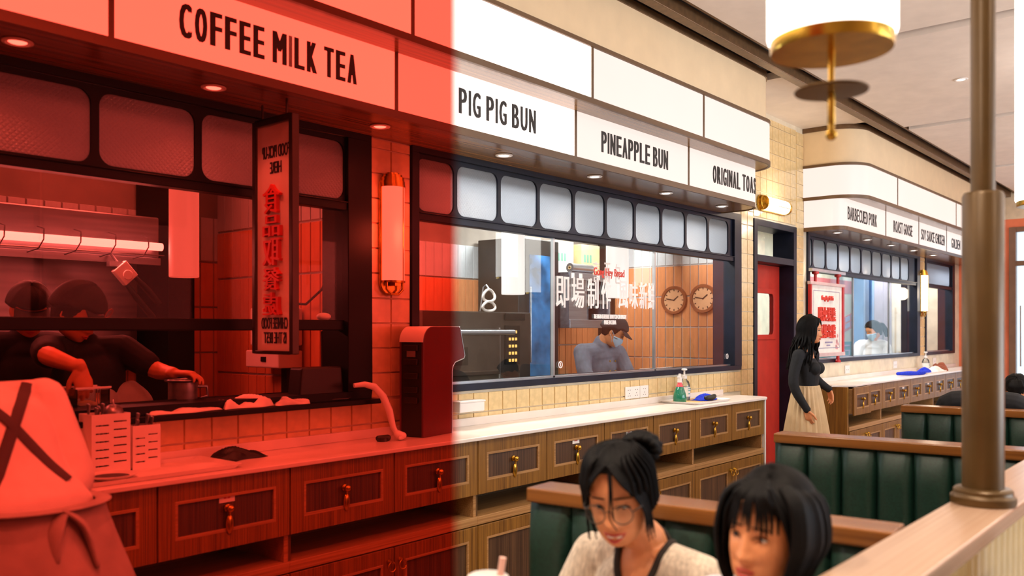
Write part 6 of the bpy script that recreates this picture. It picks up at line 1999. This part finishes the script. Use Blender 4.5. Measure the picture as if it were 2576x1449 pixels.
cap_hat(t, H4, M['capm']); face_mask(t, H4, M['mask']); face_parts(t, H4, (0, -1), 0.8)

# ---------- cooks in the near kitchen (behind red glass)
t = person('cook in a badged dark cap and black T-shirt reaching for a steel pot', (1.98, 4.42, FZ))
H5 = frame(V((1.90, 4.40, 1.585)), V((0.50, -0.66, -0.55)), 0.0, 1.1)
fw = V((0.05, -1, 0)); la = V((1, 0.05, 0))
nb = V((1.95, 4.46, 1.45)); che = V((1.97, 4.44, 1.27)); pel = V((1.99, 4.46, 0.82))
AR = [(V((1.78, 4.45, 1.40)), V((1.70, 4.24, 1.38)), V((1.775, 4.09, 1.33)), (0.1, -0.25, -0.95), (-0.2, -0.9, 0.2), 1), (V((2.13, 4.42, 1.40)), V((2.22, 4.26, 1.30)), V((2.24, 4.11, 1.285)), (0.6, -0.7, -0.05), (0, 0.1, 1), -1)]
mb = MB(); add_head(mb, H5, 72)
mb.limb([H5 @ V((0, -0.03, -0.05)), nb, nb - V((0, 0, 0.08))], [0.055, 0.06, 0.08], 16)
torso(mb, pel, che, nb, fw, 0.0, 1.05)
for a, b, c_, d_, n_, th in AR:
    mb.limb([nb - V((0, 0, 0.05)), a], [0.055, 0.055], 12); mb.limb([a, b, c_], [0.055, 0.045, 0.03], 12); hand(mb, c_, d_, n_, th, 0.45, 1.08)
for sg in (-1, 1):
    h = pel + V((0.1 * sg, 0, -0.06)); mb.limb([h, h + V((0, 0, -0.52)), h + V((0, 0.02, -1.05))], [0.1, 0.065, 0.045], 12)
    mb.limb([h + V((0, 0.03, -1.07)), h + V((0, -0.12, -1.075))], [0.04, 0.034], 10, flat=0.8)
fobj('body', fuse(mb, 'body', 0.005, 2), M['skin'], t)
mb = MB(); torso(mb, pel, che, nb - V((0, 0, 0.015)), fw, 0.022, 1.08)
for a, b, c_, d_, n_, th in AR:
    mb.limb([nb - V((0, 0, 0.05)), a], [0.068, 0.075], 14); mb.limb([a, a.lerp(b, 0.75)], [0.078, 0.068], 14)
fobj('tee_shirt', fuse(mb, 'tee_shirt', 0.007, 3), M['blk'], t)
ap = MB(); ap.limb([V((2.12, 4.36, 1.20)), V((2.16, 4.33, 1.10)), V((2.18, 4.34, 0.9))], [0.07, 0.10, 0.11], 14, flat=0.5, up=fw).limb([V((1.95, 4.35, 1.22)), V((1.95, 4.33, 1.1)), V((1.95, 4.34, 0.8))], [0.10, 0.13, 0.15], 14, flat=0.35, up=fw)
obj('apron', fuse(ap, 'apron', 0.007, 3), M['apron'], t) if False else fobj('apron', fuse(ap, 'apron', 0.007, 3), M['apron'], t)
lt = MB()
for sg in (-1, 1):
    h = pel + V((0.1 * sg, 0, -0.06)); lt.limb([h, h + V((0, 0, -0.52)), h + V((0, 0.02, -1.03))], [0.115, 0.08, 0.065], 12)
obj('trousers', lt, M['blk'], t, smooth=180)
hb = MB(); hair_cap(hb, H5, line=0.06, side=-0.03, nape=-0.08, thick=0.012, seed=4); obj('hair', hb, M['hair'], t, smooth=180)
cap_hat(t, H5, M['capm'], True); face_parts(t, H5, (0, -1), 0.8)

t = person('second cook in a dark cap half hidden behind the badged one at far left', (1.83, 4.92, FZ))
H6 = frame(V((1.83, 4.80, 1.60)), V((-0.2, -0.85, -0.5)), 0.0, 1.05)
fw = V((0, -1, 0)); nb = V((1.83, 4.87, 1.47)); che = V((1.83, 4.88, 1.27)); pel = V((1.83, 4.93, 0.82))
mb = MB(); add_head(mb, H6, 56)
mb.limb([H6 @ V((0, -0.03, -0.05)), nb, nb - V((0, 0, 0.08))], [0.055, 0.06, 0.08], 14); torso(mb, pel, che, nb, fw, 0, 1.05)
for sg in (-1, 1):
    a, b, c_ = V((1.83 + 0.18 * sg, 4.88, 1.40)), V((1.83 + 0.24 * sg, 4.82, 1.12)), V((1.83 + 0.12 * sg, 4.66, 1.16))
    mb.limb([nb - V((0, 0, 0.05)), a], [0.055, 0.055], 12); mb.limb([a, b, c_], [0.055, 0.045, 0.03], 12); hand(mb, c_, (-0.4 * sg, -0.8, -0.1), (0, 0, 1), -sg, 0.5)
    h = pel + V((0.1 * sg, 0, -0.06)); mb.limb([h, h + V((0, 0, -0.52)), h + V((0, 0.02, -1.05))], [0.1, 0.065, 0.045], 12); mb.limb([h + V((0, 0.03, -1.07)), h + V((0, -0.12, -1.075))], [0.04, 0.034], 10, flat=0.8)
fobj('body', fuse(mb, 'body', 0.007, 2), M['skin'], t)
mb = MB(); torso(mb, pel - V((0, 0, 0.15)), che, nb - V((0, 0, 0.015)), fw, 0.022, 1.08)
for sg in (-1, 1): mb.limb([nb - V((0, 0, 0.05)), V((1.83 + 0.18 * sg, 4.88, 1.40)), V((1.83 + 0.22 * sg, 4.84, 1.2))], [0.068, 0.076, 0.07], 14)
fobj('tee_shirt', fuse(mb, 'tee_shirt', 0.009, 3), M['blk'], t)
lt = MB()
for sg in (-1, 1):
    h = pel + V((0.1 * sg, 0, -0.06)); lt.limb([h, h + V((0, 0, -0.52)), h + V((0, 0.02, -1.03))], [0.115, 0.08, 0.065], 12)
obj('trousers', lt, M['blk'], t, smooth=180)
cap_hat(t, H6, M['capm']); face_parts(t, H6, (0, -1), 0.8)

# ---------- waitress bending forward at the far left
t = person('waitress bending forward in a white shirt with crossed apron straps, at far left', (1.07, 2.66, FZ))
fw = V((0.05, 0.99, 0)); la = V((0.99, -0.05, 0))
H7 = frame(V((0.99, 3.13, 1.20)), V((-0.1, 0.55, -0.83)), 0.0, 1.0)
nb = V((1.03, 2.98, 1.30)); che = V((1.04, 2.82, 1.20)); pel = V((1.08, 2.64, 0.95))
AR = [(V((0.87, 2.90, 1.27)), V((0.80, 2.98, 1.05)), V((0.86, 3.14, 0.93)), (0.2, 0.8, -0.4), (0, 0.3, 1), 1), (V((1.205, 2.86, 1.28)), V((1.245, 2.74, 1.06)), V((1.16, 2.66, 0.93)), (-0.15, 0.15, -0.97), (0.9, -0.4, 0), -1)]
mb = MB(); add_head(mb, H7, 64)
mb.limb([H7 @ V((0, -0.03, -0.05)), nb, che.lerp(nb, 0.6)], [0.05, 0.055, 0.08], 14); torso(mb, pel, che, nb, V((0, 0.6, -0.8)), -0.005, 1.0)
for a, b, c_, d_, n_, th in AR:
    mb.limb([che.lerp(nb, 0.7), a], [0.055, 0.052], 12); mb.limb([a, b, c_], [0.05, 0.04, 0.027], 12); hand(mb, c_, d_, n_, th, 0.45, 1.0)
for sg in (-1, 1):
    h = V((1.08 + 0.085 * sg, 2.62, 0.86)); mb.limb([h, h + V((0, 0.02, -0.58)), h + V((0, 0, -1.14))], [0.1, 0.062, 0.042], 12); mb.limb([h + V((0, -0.03, -1.165)), h + V((0, 0.13, -1.17))], [0.038, 0.032], 10, flat=0.8)
fobj('body', fuse(mb, 'body', 0.005, 2), M['skin'], t)
mb = MB(); torso(mb, pel, che, nb - (nb - che) * 0.12, V((0, 0.6, -0.8)), 0.02, 1.05)
for a, b, c_, d_, n_, th in AR:
    mb.limb([che.lerp(nb, 0.7), a], [0.068, 0.066], 14); mb.limb([a, b, b.lerp(c_, 0.3)], [0.07, 0.062, 0.056], 14)
shirt = fuse(mb, 'shirt', 0.006, 3)
fobj('shirt', shirt, M['shirt'], t)
# straps laid on the back: sampled on the torso's back side
from mathutils.bvhtree import BVHTree
bv = BVHTree.FromPolygons([v.co + wloc(t) for v in shirt.vertices], [list(p.vertices) for p in shirt.polygons])
st = MB()
for sg in (-1, 1):
    P0 = che.lerp(nb, 0.55) + la * 0.12 * sg; P1 = pel.lerp(che, 0.12) - la * 0.10 * sg
    pts = []
    for i in range(16):
        p = P0.lerp(P1, i / 15) + V((0, -0.6, 0.8)) * 0.4
        hit = bv.ray_cast(p, V((0, 0.6, -0.8)))
        if hit[0] is not None: pts.append(hit[0] + V((0, -0.6, 0.8)) * 0.003)
    st.tube(pts, 0.017, 8, 0, True, 0.25, V((0, -0.6, 0.8)))
obj('apron_strap', st, pmat('strap_grey', (70, 62, 66), 0.8), t, smooth=60)
sk = MB(); vs = []; fs = []; n_ = 48
for i in range(8):
    q = i / 7
    for j in range(n_):
        a = 2 * PI * j / n_; wv = 0.012 * q * math.sin(a * 7)
        vs.append((1.09 + (0.185 + 0.095 * q + wv) * math.cos(a), 2.625 + (0.16 + 0.085 * q + wv) * math.sin(a), 1.0 - 0.24 * q + 0.02 * q * math.sin(a * 3)))
for i in range(7):
    for j in range(n_):
        j2 = (j + 1) % n_; fs.append((i * n_ + j, i * n_ + j2, (i + 1) * n_ + j2, (i + 1) * n_ + j))
o = obj('apron_skirt', sk.add(vs, fs), M['apron'], t, smooth=180); m_ = o.modifiers.new('t', 'SOLIDIFY'); m_.thickness = 0.004
obj('apron_band', MB().tube([(1.085 + 0.19 * math.cos(a), 2.625 + 0.165 * math.sin(a), 1.0) for a in [2 * PI * i / 40 for i in range(41)]], 0.022, 8, 0, False, 0.3), M['apron'], t, smooth=60)
obj('apron_bow', MB().limb([(1.10, 2.455, 1.0), (1.15, 2.44, 0.95), (1.18, 2.43, 0.84)], [0.02, 0.03, 0.026], 10, flat=0.35).limb([(1.10, 2.455, 1.0), (1.07, 2.44, 0.95), (1.06, 2.43, 0.87)], [0.02, 0.03, 0.026], 10, flat=0.35), M['apron'], t, smooth=180)
lt = MB()
for sg in (-1, 1):
    h = V((1.08 + 0.085 * sg, 2.62, 0.84)); lt.limb([h, h + V((0, 0.02, -0.56)), h + V((0, 0, -1.11))], [0.105, 0.078, 0.06], 12)
obj('trousers', lt, M['blk'], t, smooth=180)
hb = MB(); hair_cap(hb, H7, line=0.075, side=-0.03, nape=-0.09, thick=0.014, seed=6)
hb.ell((0, -0.11, 0.03), (0.04, 0.035, 0.04), 14, 10, 0, H7); obj('hair', hb, M['hair'], t, smooth=180)
face_parts(t, H7, (0, -1), 0.5)
t.location.x -= 0.055; t.location.y += 0.055

# ---------- diners beyond the third booth
t = person('man in a black T-shirt seen from behind, his head behind the brass post', (6.55, 1.38, 0.2))
fw = V((0.98, 0.2, 0)); la = V((0.2, -0.98, 0))
H8 = frame(V((6.62, 1.375, 1.195)), V((0.95, 0.1, -0.3)), 0.0, 1.05)
nb = V((6.55, 1.375, 1.06)); che = V((6.53, 1.375, 0.87)); pel = V((6.50, 1.375, 0.29))
AR = [(V((6.50, 1.585, 0.99)), V((6.62, 1.64, 0.66)), V((6.88, 1.55, 0.66)), -1), (V((6.58, 1.165, 0.99)), V((6.70, 1.12, 0.66)), V((6.94, 1.22, 0.66)), 1)]
mb = MB(); add_head(mb, H8, 64)
mb.limb([H8 @ V((0, -0.03, -0.05)), nb, nb - V((0, 0, 0.08))], [0.058, 0.06, 0.085], 14); torso(mb, pel, che, nb, fw, 0, 1.1)
for a, b, c_, sg in AR:
    mb.limb([nb - V((0, 0, 0.05)), a], [0.06, 0.058], 12); mb.limb([a, b, c_], [0.056, 0.046, 0.031], 12); hand(mb, c_, (1, 0.15 * sg, 0), (0, 0, 1), -sg, 0.4, 1.05)
legs_sit(mb, pel, fw, la)
fobj('body', fuse(mb, 'body', 0.006, 2), M['skin'], t)
mb = MB(); torso(mb, pel, che, nb - V((0, 0, 0.015)), fw, 0.022, 1.13)
for a, b, c_, sg in AR: mb.limb([nb - V((0, 0, 0.05)), a, a.lerp(b, 0.7)], [0.074, 0.078, 0.07], 14)
ts_ = fobj('tee_shirt', fuse(mb, 'tee_shirt', 0.007, 3), M['blk'], t)
lettering('shirt_letter', 'S', lambda u, v, ww: V((6.515, 1.375, 0)) + la * u - fw * (0.085 + ww) + V((0, 0, v)), 0.085, 0.12, 0.955, 1.0, M['white_ink'], ts_, bold=0.003, cut=0, th=0.03)
lettering('shirt_letter', 'P', lambda u, v, ww: V((6.515, 1.375, 0)) + la * u - fw * (0.085 + ww) + V((0, 0, v)), -0.19, -0.155, 0.955, 1.0, M['white_ink'], ts_, bold=0.003, cut=0, th=0.03) if False else None
lt = MB(); legs_sit(lt, pel, fw, la)
for q in range(len(lt.v)): pass
lt = MB()
for sg in (-1, 1):
    h = pel + la * (0.09 * sg); k = h + fw * 0.46; lt.limb([h, k, k + V((0, 0, -0.5)) - fw * 0.02], [0.105, 0.08, 0.062], 14)
obj('trousers', lt, M['dsteel'] if False else M['capm'], t, smooth=180)
hb = MB(); hair_cap(hb, H8, line=0.078, side=-0.005, nape=-0.055, thick=0.014, seed=6); obj('hair', hb, M['hair'], t, smooth=180)
face_parts(t, H8)

t = person('man with short black hair looking down at his meal at the right edge', (7.72, 1.36, 0.2))
fw = V((-0.99, -0.05, 0)); la = V((-0.05, 0.99, 0))
H9 = frame(V((7.52, 1.36, 1.035)), V((-0.80, -0.12, -0.62)), 0.0, 1.05)
nb = V((7.62, 1.36, 0.935)); che = V((7.68, 1.36, 0.78)); pel = V((7.78, 1.36, 0.29))
AR = [(V((7.66, 1.56, 0.87)), V((7.54, 1.62, 0.68)), V((7.34, 1.50, 0.66)), 1), (V((7.66, 1.16, 0.87)), V((7.54, 1.10, 0.68)), V((7.34, 1.22, 0.66)), -1)]
mb = MB(); add_head(mb, H9, 72)
mb.limb([H9 @ V((0, -0.03, -0.05)), nb, nb - V((0, 0, 0.08))], [0.056, 0.06, 0.085], 14); torso(mb, pel, che, nb, fw, 0, 1.08)
for a, b, c_, sg in AR:
    mb.limb([nb - V((0, 0, 0.05)), a], [0.058, 0.056], 12); mb.limb([a, b, c_], [0.054, 0.045, 0.03], 12); hand(mb, c_, (-1, -0.3 * sg, 0), (0, 0, 1), -sg, 0.45, 1.05)
legs_sit(mb, pel, fw, la)
fobj('body', fuse(mb, 'body', 0.0055, 2), M['skin'], t)
mb = MB(); torso(mb, pel, che, nb - V((0, 0, 0.012)), fw, 0.02, 1.1)
for a, b, c_, sg in AR: mb.limb([nb - V((0, 0, 0.05)), a, b, b.lerp(c_, 0.6)], [0.07, 0.074, 0.062, 0.05], 14)
fobj('pullover', fuse(mb, 'pullover', 0.007, 3), pmat('pale_teal_pullover', (130, 186, 196), 0.85), t)
lt = MB()
for sg in (-1, 1):
    h = pel + la * (0.09 * sg); k = h + fw * 0.46; lt.limb([h, k, k + V((0, 0, -0.5)) - fw * 0.02], [0.105, 0.08, 0.062], 14)
obj('trousers', lt, M['capm'], t, smooth=180)
hb = MB(); hair_cap(hb, H9, line=0.066, side=-0.0, nape=-0.05, thick=0.016, seed=7)
for k in range(22):
    q = -1 + 2 * k / 21; x = 0.06 * q
    lock(hb, H9, [(x * 0.5, 0.03, 0.128), (x * 0.8, 0.078, 0.108), (x, face_y(x, 0.06) + 0.012, 0.07), (x * 1.02, face_y(x, 0.045) + 0.008, 0.046 + 0.006 * (k % 3))], 0.008, 0.003, 0.5)
obj('hair', hb, M['hair'], t, smooth=180)
face_parts(t, H9, (0, -1), 0.8)
t = thing('dining_chair', 'brown-backed dining chair behind the man looking down, at the right edge', 'chair', (7.85, 1.35, FZ))
obj('seat', MB().box(7.56, 1.12, 0.155, 8.0, 1.60, 0.19), M['rail'], t, bevel=0.01)
obj('backrest', MB().prism(rrect(1.12, 1.60, 0.60, 1.10, 0.06), 'x', 8.0, 8.03), pmat('taupe_back', (120, 100, 88), 0.6), t, bevel=0.008)
for x in (7.6, 8.0):
    for y in (1.14, 1.58): obj('leg', MB().tube([(x, y, FZ), (x, y, 0.155 if x < 7.9 else 0.65)], [0.014, 0.02], 8), M['rail'], t)
table('white-topped table between the two men beyond the third booth', 6.88, 7.42, 0.85, 1.72)

# ---------- dining-room person's reflection, built as a figure in the roast-meat kitchen
t = person('reflected masked person with ponytail, white shirt and dark apron, built in the far kitchen', (13.7, 4.4, FZ))
S9 = 1.2
H10 = frame(V((13.62, 4.36, 1.49)), V((-0.75, 0.55, -0.35)), 0.0, 1.22)
fw = V((-0.8, -0.6, 0)); la = V((-0.6, 0.8, 0))
nb = V((13.68, 4.40, 1.31)); che = V((13.70, 4.42, 1.10)); pel = V((13.72, 4.44, 0.85))
mb = MB(); add_head(mb, H10, 64)
mb.limb([H10 @ V((0, -0.03, -0.05)), nb, nb - V((0, 0, 0.08))], [0.055, 0.058, 0.085], 14); torso(mb, pel, che, nb, fw, 0, 1.15)
AR = []
for sg in (-1, 1):
    a = nb + la * 0.2 * sg - V((0, 0, 0.06)); b = a + la * 0.05 * sg + fw * 0.05 - V((0, 0, 0.27)); c_ = b + fw * 0.2 - la * 0.05 * sg + V((0, 0, 0.02))
    AR.append((a, b, c_)); mb.limb([nb - V((0, 0, 0.05)), a], [0.058, 0.056], 12); mb.limb([a, b, c_], [0.054, 0.044, 0.03], 12); hand(mb, c_, fw - la * 0.3 * sg, (0, 0, 1), sg, 0.4)
    h = pel + la * 0.1 * sg; mb.limb([h, h + V((0, 0, -0.57)), h + V((0, 0, -1.12))], [0.1, 0.065, 0.045], 12); mb.limb([h + V((0, 0, -1.15)), h + fw * 0.15 + V((0, 0, -1.16))], [0.04, 0.033], 10, flat=0.8)
fobj('body', fuse(mb, 'body', 0.007, 2), M['skin'], t)
mb = MB(); torso(mb, pel, che, nb - V((0, 0, 0.0)), fw, 0.022, 1.17)
for a, b, c_ in AR: mb.limb([nb - V((0, 0, 0.05)), a, b], [0.075, 0.08, 0.066], 14)
fobj('shirt', fuse(mb, 'shirt', 0.008, 3), M['shirt'], t)
mb = MB(); torso(mb, pel - V((0, 0, 0.2)), che - V((0, 0, 0.04)), che + V((0, 0, 0.02)), fw, 0.026, 1.15)
fobj('apron', fuse(mb, 'apron', 0.009, 2), pmat('dark_apron', (66, 70, 92), 0.85), t)
lt = MB()
for sg in (-1, 1):
    h = pel + la * 0.1 * sg; lt.limb([h, h + V((0, 0, -0.57)), h + V((0, 0, -1.1))], [0.115, 0.08, 0.062], 12)
obj('trousers', lt, M['blk'], t, smooth=180)
hb = MB(); hair_cap(hb, H10, line=0.066, side=-0.03, nape=-0.08, thick=0.016, seed=9)
for k in range(8):
    a = k * PI / 4
    lock(hb, H10, [(0, -0.10, 0.05), (0.02 * math.cos(a), -0.15, 0.04), (0.035 * math.cos(a), -0.165 + 0.02 * math.sin(a), -0.05), (0.02 * math.cos(a), -0.15, -0.14)], 0.02, 0.006, 0.8)
obj('hair', hb, M['hair'], t, smooth=180)
face_mask(t, H10, M['mask']); face_parts(t, H10, (0, -0.6), 0.4)
t.location.x += 0.5; t.location.y += 0.17

# ------------------------------------------------------------------ drawing units to metres
# everything above is drawn in units of 0.83 m with the floor at FZ; the whole world (camera and lamps too) becomes metric here
UNIT = 0.83
for o in list(sc.objects):
    if o.parent is None:
        o.location = Vector((o.location.x * UNIT, o.location.y * UNIT, (o.location.z - FZ) * UNIT))
        if o.type not in ('CAMERA', 'LIGHT'): o.scale = o.scale * UNIT
    if o.type == 'LIGHT':
        o.data.energy *= UNIT * UNIT
        if o.data.type == 'AREA' and o.parent is None:
            o.data.size *= UNIT; o.data.size_y *= UNIT
        if o.parent is not None: pass
cam.dof.focus_distance *= UNIT
cam.dof.aperture_fstop /= UNIT
